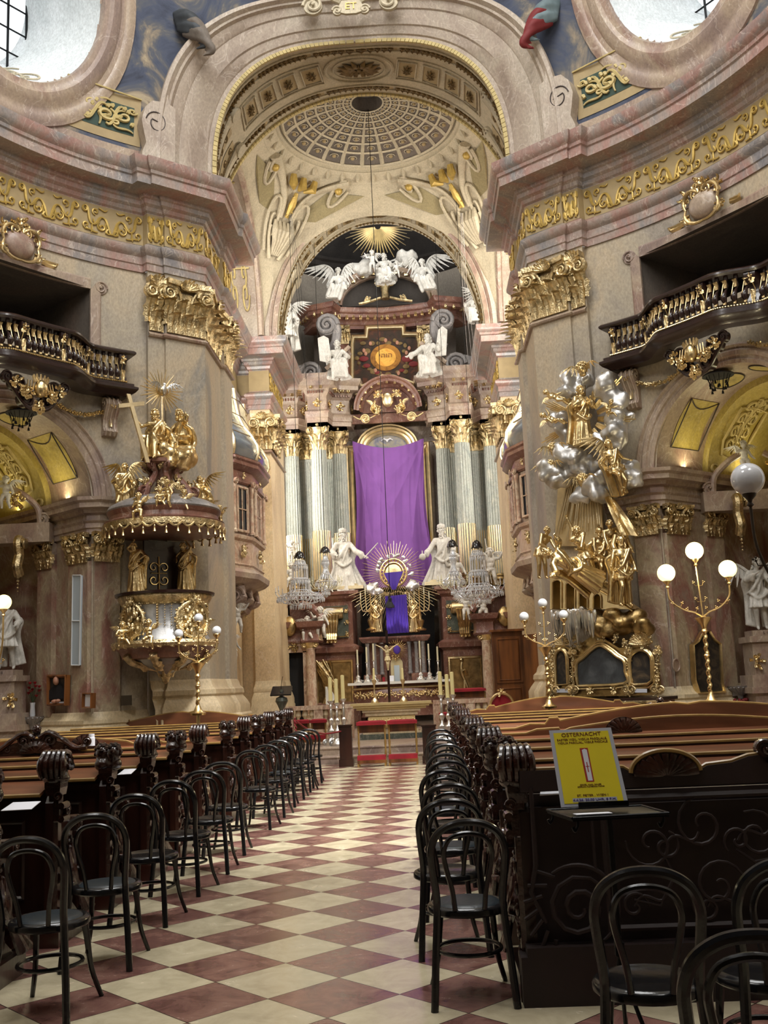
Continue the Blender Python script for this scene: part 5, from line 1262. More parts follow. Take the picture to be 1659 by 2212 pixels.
# --- big gilded capitals
for sd in (-1,1):
    S = SDN[sd]; nF = (-sd*.637,-.77); sx = (-sd,0)
    W = lambda q: (CX+sd*q[0],q[1])
    segs = [(W((4.05,17.96)),W((3.84,18.15)),nF,1,'narrow face'),(W((3.76,18.13)),W(PC[3]),nF,3,'broad face'),(W((3.147,18.7)),W((3.147,20.05)),sx,3,'side face'),(W((PI2,20.2)),W((PI2,20.9)),sx,3,'inner pilaster')]
    t = thing('gilded_capital','gilded Corinthian capital with volutes on the tall %s pier'%S,'capital',U(sd,3.3,18.9,8.2),0)
    for a, b, n, k, nm in segs:
        if sd > 0: a, b = b, a
        mb = MB(); capital(mb,a,b,n,8.2,9.22,k); mb.build('capital_face','gold_leafy',t)
    t = thing('gilded_capital','gilded Corinthian capital on the cream pilaster beside the %s oriel'%S,'capital',U(sd,3.4,28,8.2),0)
    for a, b, n, k in ((W((3.75,27.95)),W((3.22,27.95)),(0,-1),2),(W((3.2,28.0)),W((3.2,29.2)),sx,3)):
        if sd > 0 and n[0] == 0: a, b = b, a
        mb = MB(); capital(mb,a,b,n,8.2,9.22,k); mb.build('capital_face','gold_leafy',t)
    # small capitals at the chapel mouth
    A = NC(sd,1.44,-.07,0); Bq = NC(sd,1.44,.5,0)
    t = thing('gilded_capital','small gilded capital wrapping the corner of the %s chapel mouth'%S,'capital',A+V(0,0,3.86),0)
    p0 = (CX+sd*(RW-.06)*cos(TC+1.5/RW),CY+(RW-.06)*sin(TC+1.5/RW)); p1 = (CX+sd*(RW-.06)*cos(TC+1.96/RW),CY+(RW-.06)*sin(TC+1.96/RW))
    nw = (-sd*cos(TC+.23),-sin(TC+.23)); tj = (NC(sd,-1,0,0)-NC(sd,0,0,0))
    mb = MB(); capital(mb,p0,p1,nw,3.84,4.36,2,.1); capital(mb,A,Bq,(tj.x,tj.y),3.84,4.36,2,.1); mb.build('capital_face','gold_leafy',t)
    A2_, B2_ = NC(sd,1.44,.95,0), NC(sd,1.44,1.4,0)
    mb = MB(); mb.box(NC(sd,1.46,1.17,2.1),(.10,.10,.1)); mb = MB()
    a_, b_ = NC(sd,1.40,.95,0), NC(sd,1.40,1.4,0)
    mb.prism([a_+V(0,0,1.2),b_+V(0,0,1.2),NC(sd,1.5,1.4,1.2),NC(sd,1.5,.95,1.2)],(0,0,3.1)); struct(mb,'trim_pilaster_chapel_'+S,'stone_jamb')
    mb = MB(); capital(mb,a_,b_,(tj.x,tj.y),3.84,4.36,2,.1); mb.build('gilded_capital','gold_leafy',label='small gilded capital deeper inside the %s chapel'%S,cat='capital')
    # cartouche over the gallery opening
    def GW(s, z, o): t_ = TC+s/RW; return V(CX+sd*(RW-o)*cos(t_), CY+(RW-o)*sin(t_), z)
    c = GW(.0,9.26,.1); n_ = (GW(0,0,1)-GW(0,0,0)); ux = (GW(.1,0,0)-GW(0,0,0))*10
    t = thing('gilded_cartouche','gilded shell cartouche with pink marble field above the %s gallery opening'%S,'cartouche',c)
    mb = MB(); mb.ell(c,(.30,.30,.25),20,12,Matrix(((ux.x,n_.x,0),(ux.y,n_.y,0),(0,0,1))) @ Matrix.Diagonal((1,.45,1))); mb.build('marble_field','stone_pink',t)
    mb = MB()
    for e in (-1,1):
        F = lambda a,b: GW(e*a,9.26+b,.17)
        orn(mb,F,[(bez((.03,.20),(.2,.42),(.46,.2),(.33,-.02)),1.6),(bez((.33,-.02),(.42,-.2),(.2,-.34),(.0,-.3)),1.6),(spiral2(.1,.22,.1,-1,1.2),1.2),(spiral2(.3,-.2,.09,2,-1.2),1.1)],.022,7)
        cluster(mb,GW(e*.32,9.5,.14),ux*e,ZU,n_,.2,6,3); cluster(mb,GW(e*.36,9.12,.14),ux*e,ZU,n_,.14,5,9)
        mb.leaf(GW(e*.48,9.12,.06),ux*e+V(0,0,-.1),n_,.34,.16,.3,4,7)
    cluster(mb,GW(0,9.62,.14),ux,ZU,n_,.24,9,5); mb.build('gilded_rocaille','gold',t)
    # --- serpentine balcony
    def off(s): a = abs(s); return .34+.46*(1 if a < .55 else (0 if a > 1.35 else .5+.5*cos(pi*(a-.55)/.8)))
    def BP(s, o, z): t_ = TC+s/RW; return V(CX+sd*(RW-off(s)-o)*cos(t_), CY+(RW-off(s)-o)*sin(t_), z)
    t = thing('balcony','dark wooden serpentine balcony with gilded balusters in the %s gallery'%S,'balcony',BP(0,0,6.85))
    ss = [-2.0+4.0*i/60 for i in range(61)]; path = [tuple(BP(s,0,0)[:2]) for s in ss]; path = [tuple(GW(-2.0,0,0)[:2])]+path+[tuple(GW(2.0,0,0)[:2])]
    fl = -sd
    mb = MB(); mb.sweep(path,[(-.1,7.56),(.10,7.56),(.13,7.59),(.13,7.62),(.10,7.65),(-.06,7.68),(-.1,7.66),(-.1,7.56)],side=-sd*1); mb.build('hand_rail','wood_balcony',t)
    mb = MB(); mb.sweep(path,[(-.3,6.83),(.02,6.80),(.06,6.84),(.12,6.87),(.16,6.92),(.16,6.96),(.1,6.99),(.1,7.03),(-.06,7.04),(-.3,7.04)],side=-sd); mb.build('floor_moulding','wood_balcony',t)
    mb = MB(); 
    for s in [-1.95+3.9*i/110 for i in range(111)]: mb.ell(BP(s,.1,7.05),.02,5,4)
    mb.build('gilded_beading','gold',t)
    mb = MB(); mb.sweep(path,[(-.02,7.03),(-.35,7.03)],side=-sd); mb.build('balcony_floor','wood_balcony',t)
    bal = gil = None
    prof = [(.0,0),(.035,0),(.035,.03),(.022,.05),(.03,.09),(.05,.15),(.052,.2),(.04,.26),(.022,.31),(.02,.35),(.034,.38),(.034,.42),(.022,.45),(.036,.5),(.036,.54),(0,.54)]
    peds = (-1.88,-1.15,0.0 if 0 else 99,1.15,1.88,.42,-.42)
    for i, s in enumerate([-1.78+3.56*k/29 for k in range(30)]):
        if min(abs(s-p) for p in peds) < .055: continue
        q = BP(s,.0,7.03); n_ = (BP(s,1,0)-BP(s,0,0)); 
        if bal is None:
            mb = MB(); 
            for j, (r_, z_) in enumerate(prof): pass
            mb.lathe(prof,q,10); mb.v = [p+n_*(.09*sin(pi*min(1,max(0,(p.z-7.03)/.34)))) for p in mb.v]
            bal = mb.build('baluster','wood_balcony',t); bal.location = (0,0,0)
            mb = MB()
            for z_, L_ in ((.06,.2),(.34,.16)): 
                for da in (-.5,0,.5):
                    d_ = Matrix.Rotation(da,3,'Z') @ n_; b_ = q+d_*.045+V(0,0,z_); b_ += n_*(.09*sin(pi*min(1,z_/.34))); mb.leaf(b_,(0,0,1),d_,L_,.045,.25,3,5)
            mb.tube([q+n_*.06+V(0,0,.05),q+n_*.135+V(0,0,.2),q+n_*.07+V(0,0,.4)],.007,4); gil = mb.build('baluster_gilding','gold',bal); q0 = q; s0 = s
        else:
            for src in (bal,):
                c_ = src.copy(); COL.objects.link(c_); g_ = gil.copy(); COL.objects.link(g_); g_.parent = c_
                ang = atan2(n_.y,n_.x)-atan2((BP(s0,1,0)-BP(s0,0,0)).y,(BP(s0,1,0)-BP(s0,0,0)).x)
                I = wm(t); c_.matrix_basis = I.inverted() @ Matrix.Translation(q) @ Matrix.Rotation(ang,4,'Z') @ Matrix.Translation(-q0) @ I
    for s in peds:
        if s > 50: continue
        w_ = .075; mb = MB()
        pr = [(-.02,7.03),(.10,7.05),(.09,7.12),(.03,7.2),(.02,7.3),(.07,7.4),(.12,7.47),(.12,7.54),(.02,7.56),(-.06,7.56),(-.06,7.03)]
        A_ = [BP(s-w_,a,z) for a, z in pr]; B_ = [BP(s+w_,a,z) for a, z in pr]; n_ = len(pr); mb.add(A_+B_,[tuple(range(n_)),tuple(range(n_,2*n_))]+[(i,(i+1)%n_,n_+(i+1)%n_,n_+i) for i in range(n_)]); mb.build('pedestal','wood_balcony',t)
        mb = MB(); nn = BP(s,1,0)-BP(s,0,0); mb.leaf(BP(s,.11,7.06),(0,0,1),nn,.26,.1,.1,3,6); mb.leaf(BP(s,.10,7.5),(0,0,-1),nn,.18,.12,.35,3,6); cluster(mb,BP(s,.13,7.47),BP(s+1,0,0)-BP(s,0,0),ZU,nn,.08,5,int(s*7)); mb.tube([BP(s,a+.01,z) for a, z in pr[1:8]],.01,4); mb.build('pedestal_gilding','gold',t)
    # carved support with crowned head and scrolls, garlands to the side consoles
    c = BP(.0,-.1,6.5); nn = BP(0,1,0)-BP(0,0,0); ux = (GW(.1,0,0)-GW(0,0,0))*10
    t2 = thing('balcony_support','gilded crowned mask with scrolls under the %s balcony'%S,'carving',c)
    mb = MB()
    for e in (-1,1):
        for (a,b,r_,tu) in ((.18,-.16,.14,1),(.34,.1,.15,-1),(.52,.16,.1,1)):
            mb.volute(c+ux*e*a+ZU*b,ux*e,ZU*tu,r_,.42,1.4,1,.9)
        mb.tube(smoothpath([c+ux*e*.05+ZU*-.32,c+ux*e*.22-ZU*.25,c+ux*e*.4-ZU*.05,c+ux*e*.55+ZU*.12],5),.035,7)
    mb.build('scrollwork','wood_balcony',t2)
    mb = MB(); h = c+nn*.12+ZU*.02; mb.ell(h,(.11,.11,.15),12,10); mb.ell(h+nn*.1,(.025,.025,.04),6,5)
    for k in range(7): a = pi*k/6; mb.tube([h+ZU*.1+ux*.13*cos(a)*.8,h+ZU*(.2+.05*sin(a))+ux*.15*cos(a)],[.03,.015],6)
    for e in (-1,1):
        cluster(mb,c+nn*.08+ux*e*.22-ZU*.05,ux*e,ZU,nn,.2,8,11); cluster(mb,c+nn*.06+ux*e*.42+ZU*.06,ux*e,ZU,nn,.16,7,12)
        for k in range(3): mb.tube([c+nn*.1+ux*e*(.12+.05*k)+ZU*.14,c+nn*.12+ux*e*(.14+.05*k)-ZU*.02],.012,5)
    cluster(mb,c+nn*.06-ZU*.27,ux,ZU,nn,.17,9,13); mb.build('gilded_mask','gold',t2)
    for e in (-1,1):
        mb = MB(); pts = [GW(e*(.62+1.08*i/24),6.62-.16*sin(pi*i/24)-.05*i/24,.12) for i in range(25)]
        for k, p in enumerate(pts):
            for q in range(3): mb.ell(p+V(.02*cos(q*2.1+k),.02*sin(q*2.1+k),.02*sin(q*2.1)),.024,5,4)
            if k%2 == 0: mb.leaf(p,(ux*e*.6+V(0,0,-.6 if k%4 else .6)),nn,.08,.04,.4,2,4)
        mb.build('garland','gold',label='gilded leaf garland under the %s balcony, on its %s end'%(S,'altar' if e > 0 else 'entrance'),cat='garland',group='garlands under the balconies')
        c2 = GW(e*1.78,6.52,.0); mb = MB(); nn2 = (GW(e*1.78,0,1)-GW(e*1.78,0,0)); u2 = (GW(e*1.78+.1,0,0)-GW(e*1.78,0,0))*10
        t3 = thing('console_bracket','pink marble scroll console under the %s balcony, on its %s end'%(S,'altar' if e > 0 else 'entrance'),'bracket',c2)
        pr = [(0,-.42),(.08,-.40),(.13,-.33),(.09,-.26),(.1,-.1),(.2,.05),(.26,.14),(.24,.24),(.16,.29),(0,.29)]
        mb.prism([c2-u2*.13+nn2*a+ZU*b for a, b in pr],u2*.26)
        for k in (-1,0,1): mb.tube([c2+u2*.08*k+nn2*(a+.01)+ZU*b for a, b in pr[1:9]],.022,6)
        mb.volute(c2+u2*.13+nn2*.15+ZU*.18,nn2,ZU,.1,.3,1.5,1,.1); mb.volute(c2-u2*.13+nn2*.15+ZU*.18,nn2,ZU,.1,.3,1.5,1,.1); mb.build('scroll','stone_pink',t3)
        mb = MB(); cluster(mb,c2+nn2*.25+ZU*.12,u2,ZU,nn2,.09,6,4); mb.leaf(c2+nn2*.12-ZU*.1,(0,0,-1),nn2,.2,.09,.2,3,5); mb.build('gilding','gold',t3)
    # tasselled black hat hung at the crown of the chapel arch
    c = NC(sd,.25,.15,6.38); mb = MB(); mb.lathe([(0,.05),(.08,.05),(.1,.0),(.26,-.02),(.26,-.035),(0,-.03)],c,20)
    for k in range(14):
        a = 2*pi*k/14; p = c+V(.2*cos(a),.2*sin(a),-.03); L_ = .1+.06*(k%3); mb.tube([p,p-V(.06*cos(a),.06*sin(a),L_)],.006,4); mb.lathe([(0,0),(.014,-.01),(.022,-.06),(0,-.06)],p-V(.06*cos(a),.06*sin(a),L_),6)
    mb.build('tasselled_hat','black_cloth',label='black tasselled hat hanging at the crown of the %s chapel arch'%S,cat='hat')
# ================================================================ PULPIT
A0 = pplane(-1)[0]; NN = pplane(-1)[1]; UX = PU[-1]; PO = .62
def pz(py, px=356): return onpier(-1,px,py,PO).z
PC0 = onpier(-1,357,1350,PO); pc = V(PC0.x,PC0.y,0)
pul = thing('pulpit','round baroque pulpit with gilded relief and tasselled canopy on left pier','pulpit',V(pc.x,pc.y,pz(1465)))
zb, z1, z2, z3, z4, z5 = pz(1467), pz(1425), pz(1398), pz(1388), pz(1310), pz(1287)
mb = MB(); mb.lathe([(.0,zb+.02),(.10,zb+.05),(.18,zb+.13),(.34,zb+.18),(.5,z1-.08),(.64,z1+.03)],pc,28); mb.build('hanging_base','silver_body',pul)
mb = MB(); mb.lathe([(.6,z1),(.72,z1+.02),(.74,z1+.08),(.78,z2-.06),(.84,z2-.02),(.82,z2)],pc,32); mb.build('lower_moulding','stone_red',pul)
mb = MB(); mb.lathe([(.80,z2-.03),(.88,z2-.01),(.91,z2+.04),(.88,z2+.09),(.80,z2+.1)],pc,36)
for k in range(26): a = 2*pi*k/26; mb.leaf(pc+V(.88*cos(a),.88*sin(a),z2-.03),(-.3*sin(a),.3*cos(a),1),(cos(a),sin(a),0),.14,.13,.2,3,5)
mb.build('gilded_ring','gold_leafy',pul)
mb = MB(); mb.lathe([(.80,z2+.05),(.72,z2+.18),(.68,z4-.1),(.70,z4)],pc,36); mb.build('basin_wall','silver_body',pul)
mb = MB(); mb.lathe([(.70,z4-.01),(.72,z4),(.76,z4+.05),(.80,z4+.12),(.80,z5-.04),(.78,z5)],pc,36)
for k in range(40): a = 2*pi*k/40; mb.leaf(pc+V(.73*cos(a),.73*sin(a),z4),(0,0,1),(cos(a),sin(a),0),.15,.1,.3,2,5)
mb.build('gilded_cornice','gold_leafy',pul)
mb = MB(); mb.lathe([(.66,z5-.02),(.84,z5-.02),(.85,z5+.02),(.80,z5+.035),(.66,z5+.03)],pc,36); mb.build('parapet_rail','wood_balcony',pul)
fa = atan2(NN.y,NN.x)
def pcyl(a, r, z): return pc+V(r*cos(fa+a),r*sin(fa+a),z)
for a0_, w_, h_, sd_ in ((.22,.30,.30,1),(-1.25,.25,.28,2)):
    zc_ = (z2+z4)/2+.07; mb = MB()
    ring = [(cos(t)*w_,sin(t)*h_) for t in [2*pi*i/32 for i in range(32)]]
    F = lambda x,z,o=0: pcyl(a0_+x/.72,.74+o-.03*z,zc_+z)
    mb.add([F(0,0,.03)]+[F(x,z,.03) for x, z in ring],[(0,i+1,(i+1)%32+1) for i in range(32)]); mb.tube([F(x,z,.05) for x, z in ring],.03,7,closed=True)
    rnd = random.Random(sd_)
    for k in range(26): x, z = rnd.uniform(-.17,.17), rnd.uniform(-.2,.2); mb.ell(F(x,z,.05),(.035,.035,.05),7,5)
    for k in range(14): a = 2*pi*k/14; n_ = (F(0,0,1)-F(0,0,0)); cluster(mb,F(cos(a)*w_*1.05,sin(a)*h_*1.05,.05),V(-n_.y,n_.x,0),ZU,n_,.10,5,k)
    cluster(mb,F(0,h_*1.12,.06),V(-(F(0,0,1)-F(0,0,0)).y,(F(0,0,1)-F(0,0,0)).x,0),ZU,F(0,0,1)-F(0,0,0),.16,8,30); mb.build('relief_medallion','gold_leafy',pul)
mb = MB()
for a in (-.62,-.45,-.3,.85,1.0):
    for k in range(9): mb.ell(pcyl(a,.73,z4-.03-.042*k),(.022 if a in (-.62,.85) else .012),6,5)
mb.build('hanging_husks','gold',pul)
mb = MB()
for k in range(5):
    a = -1.4+.7*k; n_ = pcyl(a,1,0)-pcyl(a,0,0)
    pts = smoothpath([pcyl(a,.78,z1+.08),pcyl(a,.66,z1-.04),pcyl(a,.4,(z1+zb)/2+.05),pcyl(a,.16,zb+.16),pcyl(a,.1,zb+.04)],5); mb.tube(pts,[.07*(1-.5*i/len(pts)) for i in range(len(pts))],7); mb.leaf(pcyl(a,.42,z1-.2),n_*.6+V(0,0,.7),n_-V(0,0,.4),.3,.2,.4,3,6); cluster(mb,pcyl(a,.72,z1+.02),V(-n_.y,n_.x,0),ZU,n_,.12,6,k)
mb.lathe([(.13,zb+.14),(.15,zb+.1),(.08,zb+.02),(.05,zb-.05),(0,zb-.08)],pc,12); mb.build('base_brackets','gold_leafy',pul)
# back wall and door between basin and canopy
zc0 = pz(1172)
mb = MB(); q = onpier(-1,356,1240,.06); 
mb.prism([q-UX*.42+V(0,0,z5-q.z-.2),q+UX*.42+V(0,0,z5-q.z-.2),q+UX*.42+V(0,0,zc0-q.z+.1),q-UX*.42+V(0,0,zc0-q.z+.1)],NN*.06); mb.build('pulpit_door','wood_balcony',pul)
mb = MB(); F = lambda a,b: q+UX*(a-.15)+NN*.08+V(0,0,b)
orn(mb,F,[spiral2(-.1,.1,.1,0,1.2),spiral2(.1,.1,.1,pi,-1.2),spiral2(-.1,-.12,.1,0,-1.2),spiral2(.1,-.12,.1,pi,1.2),[(0,-.3),(0,.3)],[(-.15,0),(.15,0)]],.014); mb.build('door_ironwork','gold',pul)
# canopy
zf, zg, zh = pz(1165), pz(1140), pz(1090)
mb = MB(); mb.lathe([(0,zf+.1),(.9,zf+.08),(1.0,zf+.1),(1.02,zg),(1.04,zg+.05),(.95,zg+.09),(.93,zg+.16),(.96,zg+.2),(.98,zg+.24),(.9,zg+.26)],pc,40); mb.build('canopy_cornice','stone_red',pul)
mb = MB(); mb.lathe([(.95,zg+.22),(.98,zg+.27),(.95,zg+.33),(.8,zg+.42),(.5,zg+.52),(0,zg+.56)],pc,36); mb.build('canopy_roof','stone_grey',pul)
mb = MB(); mb.lathe([(1.035,zg+.03),(1.05,zg+.02),(1.05,zf+.13),(1.03,zf+.12)],pc,40)
for k in range(30):
    a = 2*pi*k/30; mb.tube([pc+V(1.045*cos(a+t),1.045*sin(a+t),zf+.15-.07*sin(pi*(t/.2095))) for t in [.2095*i/6 for i in range(7)]],.02,5)
mb.build('gilded_valance','gold_leafy',pul)
tp = None
for k in range(34):
    a = 2*pi*k/34; p = pc+V(1.03*cos(a),1.03*sin(a),zf+.06-.03*(k%2))
    if tp is None: mb = MB(); mb.lathe([(0,.07),(.008,.06),(.012,.03),(.02,.02),(.014,.0),(.03,-.07),(.034,-.075),(0,-.075)],p,8); tp = mb.build('tassel','gold',pul); tp0 = p
    else: c_ = tp.copy(); COL.objects.link(c_); c_.location = p-tp0
# superstructure of scrolls carrying the cloud
mb = MB(); z0_, zt_ = zg+.5, pz(1000)
for a in (-2.4,-1.1,-.3,.6,1.7,2.9):
    pts = smoothpath([pcyl(a,.55,z0_-.03),pcyl(a,.46,z0_+.14),pcyl(a,.24,(z0_+zt_)/2+.1),pcyl(a,.3,zt_-.1),pcyl(a,.2,zt_)],5); mb.tube(pts,[.07,.06,.05,.05,.055],8); n_ = pcyl(a,1,0)-pcyl(a,0,0); mb.volute(pcyl(a,.56,z0_+.06),n_,ZU,.11,.4,1.4,1,.5); mb.volute(pcyl(a,.33,zt_-.08),n_,ZU,.09,.4,1.4,1,.5)
mb.lathe([(.2,z0_),(.14,z0_+.3),(.2,zt_-.1),(.36,zt_-.04),(.36,zt_+.02),(0,zt_+.03)],pc,20); mb.build('scroll_crown','stone_red',pul)
for a in (-2,-1.2,-.5,.1,.8,1.5):
    n_ = pcyl(a,1,0)-pcyl(a,0,0)
    for r_, z_, s_ in ((.44,z0_+.2,.2),(.3,zt_-.05,.13)): mb = MB(); cluster(mb,pcyl(a,r_,z_),V(-n_.y,n_.x,0),ZU,n_,s_,7,int(a*10)); mb.build('gilded_rocaille','gold_leafy',pul)
cl = cloud(V(pc.x,pc.y,pz(992))+UX*.05+NN*.1,.5,10,3,.03,(1.1,.6,.5)); cl.build('gilded_cloud','gold',label='gilded cloud on top of the pulpit canopy carrying two seated figures',cat='cloud')
# poses
P_GF = dict(SITP,re=(-.2,-.03,.5),rh=(-.16,-.17,.46),le=(.21,-.05,.62),lh=(.3,-.13,.68),look=(-.5,-.9,-.1),beard=.5,hair=2,cloak=1.2)
P_CH = dict(SITP,re=(-.2,-.04,.58),rh=(-.26,-.14,.7),le=(.17,-.05,.46),lh=(.2,-.16,.4),look=(.5,-.9,-.1),beard=.25,hair=2,bare=1,cloak=1)
P_ANG = dict(re=(-.17,-.06,.66),rh=(-.02,-.15,.7),le=(.17,-.08,.64),lh=(.24,-.2,.56),look=(.5,-.8,-.1),hair=2,rk=(-.09,-.1,.3),rf=(-.1,.02,.06),cloak=.8,head=(.02,-.03,.92))
P_ANS = dict(SITP,re=(-.19,-.06,.5),rh=(-.22,-.2,.5),le=(.18,-.1,.56),lh=(.12,-.16,.68),look=(-.3,-.9,.1),hair=2,cloak=.8)
P_P1 = dict(PUT,look=(-.3,-1,0)); P_P2 = dict(PUT,re=(-.2,-.02,.5),rh=(-.14,-.16,.5),le=(.24,0,.7),lh=(.34,-.06,.86),look=(.5,-1,.2),rk=(-.12,-.16,.34),rf=(-.14,-.1,.12)); P_P3 = dict(PUT,hip=(0,.05,.30),chest=(0,.02,.52),head=(.02,-.03,.75),re=(-.2,-.05,.42),rh=(-.12,-.16,.4),le=(.2,0,.56),lh=(.32,-.08,.62),rk=(-.12,-.16,.30),rf=(-.12,-.12,.08),lk=(.12,-.18,.26),lf=(.2,-.26,.12),look=(.2,-1,-.2))
P_AT = dict(re=(-.15,-.03,.86),rh=(-.03,-.02,.98),le=(.2,0,.70),lh=(.12,-.1,.60),chest=(.02,-.01,.73),head=(-.01,-.05,.88),robe='long',bare=1,cloak=.6,look=(.3,-1,-.2)); P_AT2 = dict(P_AT,re=(-.2,0,.70),rh=(-.12,-.1,.60),le=(.15,-.03,.86),lh=(.05,-.02,.98),look=(-.3,-1,-.2),beard=.3)
FR = rad(-20)
def onpul(px, py, h, sd=-1, off=PO): return onpier(sd,px,py,off)
statue('gilded_statue','christ',P_CH,'gold',onpul(335,1003,0,off=.62),1.2,'gilded seated Christ with large cross on the pulpit canopy cloud','statue',FR+.1)
statue('gilded_statue','godfather',P_GF,'gold',onpul(388,1003,0,off=.6),1.22,'gilded seated bearded figure with outstretched hand, right of the cross bearer','statue',FR-.3)
mb = MB(); a, b = onpul(318,1000,0,off=.85), onpul(276,852,0,off=.75); d = (b-a).normalized(); mb.prism([a-UX*.035,a+UX*.035,b+UX*.035,b-UX*.035],NN*.04); p = a.lerp(b,.84); q_ = UX*.98+ZU*.22; mb.prism([p-q_*.24-ZU*.03,p+q_*.24-ZU*.03,p+q_*.24+ZU*.04,p-q_*.24+ZU*.04],NN*.04); mb.build('gilded_cross','gold_light',label='large plain gilded cross leaning against the seated Christ on the pulpit',cat='cross')
sun = thing('sunburst','gilded sunburst with a silver dove above the pulpit','sunburst',onpul(350,845,0,off=.3)); c = onpul(350,845,0,off=.3)
mb = MB(); rays(mb,c,UX,ZU,30,.10,.44,.028,.3,1); mb.tube([c-ZU*.1,c-ZU*.7],.02,6); mb.build('ray','gold_light',sun)
mb = MB(); mb.ell(c+NN*.02,(.12,.12,.09),14,8); mb.build('gilded_disc','gold',sun)
mb = MB(); b = c+NN*.1; mb.ell(b,(.045,.06,.1),10,8); mb.ell(b+ZU*.1,.035,8,6)
for e in (-1,1): wingmb(mb,b+UX*e*.02,UX*e+NN*.3,ZU+NN*.1,.26,7)
mb.build('dove','silver',sun)
W1 = (.42,(.75,.5,.35),(0,.1,1)); W2 = (.36,(.8,.5,.5),(0,.1,1))
statue('gilded_angel','angelA',P_ANG,'gold',onpul(268,1122,0,off=.6),.98,'large gilded winged angel leaning in on the left of the pulpit canopy','statue',FR+.4,wings=W1)
statue('gilded_angel','angelB',P_ANS,'gold',onpul(432,1128,0,off=.7),1.0,'gilded winged angel seated on the right of the pulpit canopy','statue',FR-.5,wings=W2)
for i, (px, py, k, h, rz, lb) in enumerate(((300,1130,'p2',.52,.2,'gilded putto dangling its legs over the left of the canopy rim'),(362,1098,'p1',.5,-.1,'gilded putto standing in the middle of the pulpit canopy'),(398,1110,'p3',.48,.3,'gilded putto sitting beside the middle one on the canopy'),(455,1130,'p1',.46,-.6,'gilded putto on the right edge of the canopy'),(476,1150,'p2',.5,-.9,'lowest gilded putto hanging off the right canopy edge'),(345,1098,'p3',.4,.6,'gilded putto crouching under the canopy scrolls'))):
    statue('gilded_putto',k,{'p1':P_P1,'p2':P_P2,'p3':P_P3}[k],'gold',onpul(px,py,0,off=1.5 if 300 < px < 440 and py > 1095 else (1.3 if px < 440 else .9)),h,lb,'statue',FR+rz,wings=(.3,(.8,.5,.3),(0,.1,1)))
statue('gilded_statue','at1',P_AT,'gold',onpul(293,1283,0,off=.35),.93,'gilded caryatid carrying the canopy left of the pulpit door','statue',FR)
statue('gilded_statue','at2',P_AT2,'gold',onpul(400,1280,0,off=.35),.93,'gilded caryatid carrying the canopy right of the pulpit door','statue',FR)
for px, py, k, rz, lb in ((263,1400,'p3',.8,'gilded putto riding the ring at the left of the pulpit basin'),(322,1404,'p2',.2,'gilded putto astride the ring at the middle of the pulpit basin'),(446,1392,'p1',-.7,'gilded putto on the ring at the right of the pulpit basin')):
    statue('gilded_putto',k,{'p1':P_P1,'p2':P_P2,'p3':P_P3}[k],'gold',onpul(px,py,0,off=1.5 if px == 322 else .9),.5,lb,'statue',FR+rz,wings=(.28,(.8,.5,.3),(0,.1,1)))
# ================================================================ MARTYRDOM ALTAR on the right pier
UR = PU[1]; NR = pplane(1)[1]
def Q(px, py, o=.5): return onpier(1,px,py,o)
FRR = rad(22)
nep = thing('pier_altar','gilded altar frame with three small paintings at the foot of right pier','altar',Q(1310,1510,.5))
mb = MB(); a, b = Q(1180,1518,.5), Q(1434,1512,.5); d = (b-a); d.z = 0; zt = Q(1310,1502,.5).z
L_ = d.length; un = d.normalized()
mb.prism([a+NR*.2,b+NR*.2,b-NR*.5,a-NR*.5],(0,0,.05)); mb.build('mensa_slab','wood_balcony',nep)
mb = MB(); mb.prism([a+un*.06+NR*.14-ZU*1.2,b-un*.06+NR*.14-ZU*1.2,b-un*.06-NR*.5-ZU*1.2,a+un*.06-NR*.5-ZU*1.2],(0,0,1.2)); mb.build('mensa_block','stone_red',nep)
mb = MB(); 
for k in range(44): p = a.lerp(b,(k+.5)/44)+NR*.2-ZU*.05; mb.leaf(p,(0,0,-1),NR,.07,.05,.2,2,4)
mb.tube([a+NR*.2-ZU*.02,b+NR*.2-ZU*.02],.025,6); mb.build('gilded_fringe','gold_leafy',nep)
o5 = .5; z0 = a.z+.06; F = lambda px,py,o=0: Q(px,py,o5+o)
mb = MB(); mb.prism([F(1192,1506,-.2),F(1430,1500,-.2),F(1424,1430,-.2),F(1400,1392,-.2),F(1350,1400,-.2),F(1300,1368,-.2),F(1250,1402,-.2),F(1215,1390,-.2),F(1195,1430,-.2)],NR*.2); mb.build('frame_back','gold_dark',nep)
def pic(outline, nm, m_, fr=.03):
    pts = [F(x,y,.04) for x, y in outline]; pts = pts if len(pts) > 12 else smoothpath(pts+pts[:1],4)[:-1]; mb = MB(); c_ = sum(pts,Vector())/len(pts); mb.add([c_]+pts,[(0,i+1,(i+1)%len(pts)+1) for i in range(len(pts))]); o = mb.build(nm,m_,nep,smooth=0)
    mb = MB(); mb.tube([p+NR*.02 for p in pts],fr,7,closed=True); mb.tube([p.lerp(c_,-.14)+NR*.01 for p in pts],fr*.7,7,closed=True); mb.build('gilded_moulding','gold',nep); return o
pic([(1203,1480)]+[(1215+13*cos(t)-2,1425-22*sin(t)) for t in [pi-pi*i/10 for i in range(11)]]+[(1228,1478)],'portrait_panel','paint_dark')
pic([(1250,1482),(1246,1455),(1247,1432),(1262,1420),(1277,1406),(1297,1394),(1318,1405),(1333,1417),(1349,1428),(1352,1450),(1350,1476)],'painted_panel','grey_relief')
pic([(1364,1474)]+[(1385+24*cos(t),1428-24*sin(t)) for t in [pi-pi*i/12 for i in range(13)]]+[(1410,1470),(1400,1478),(1372,1480)],'portrait_panel','paint_dark')
mb = MB(); R_ = random.Random(4)
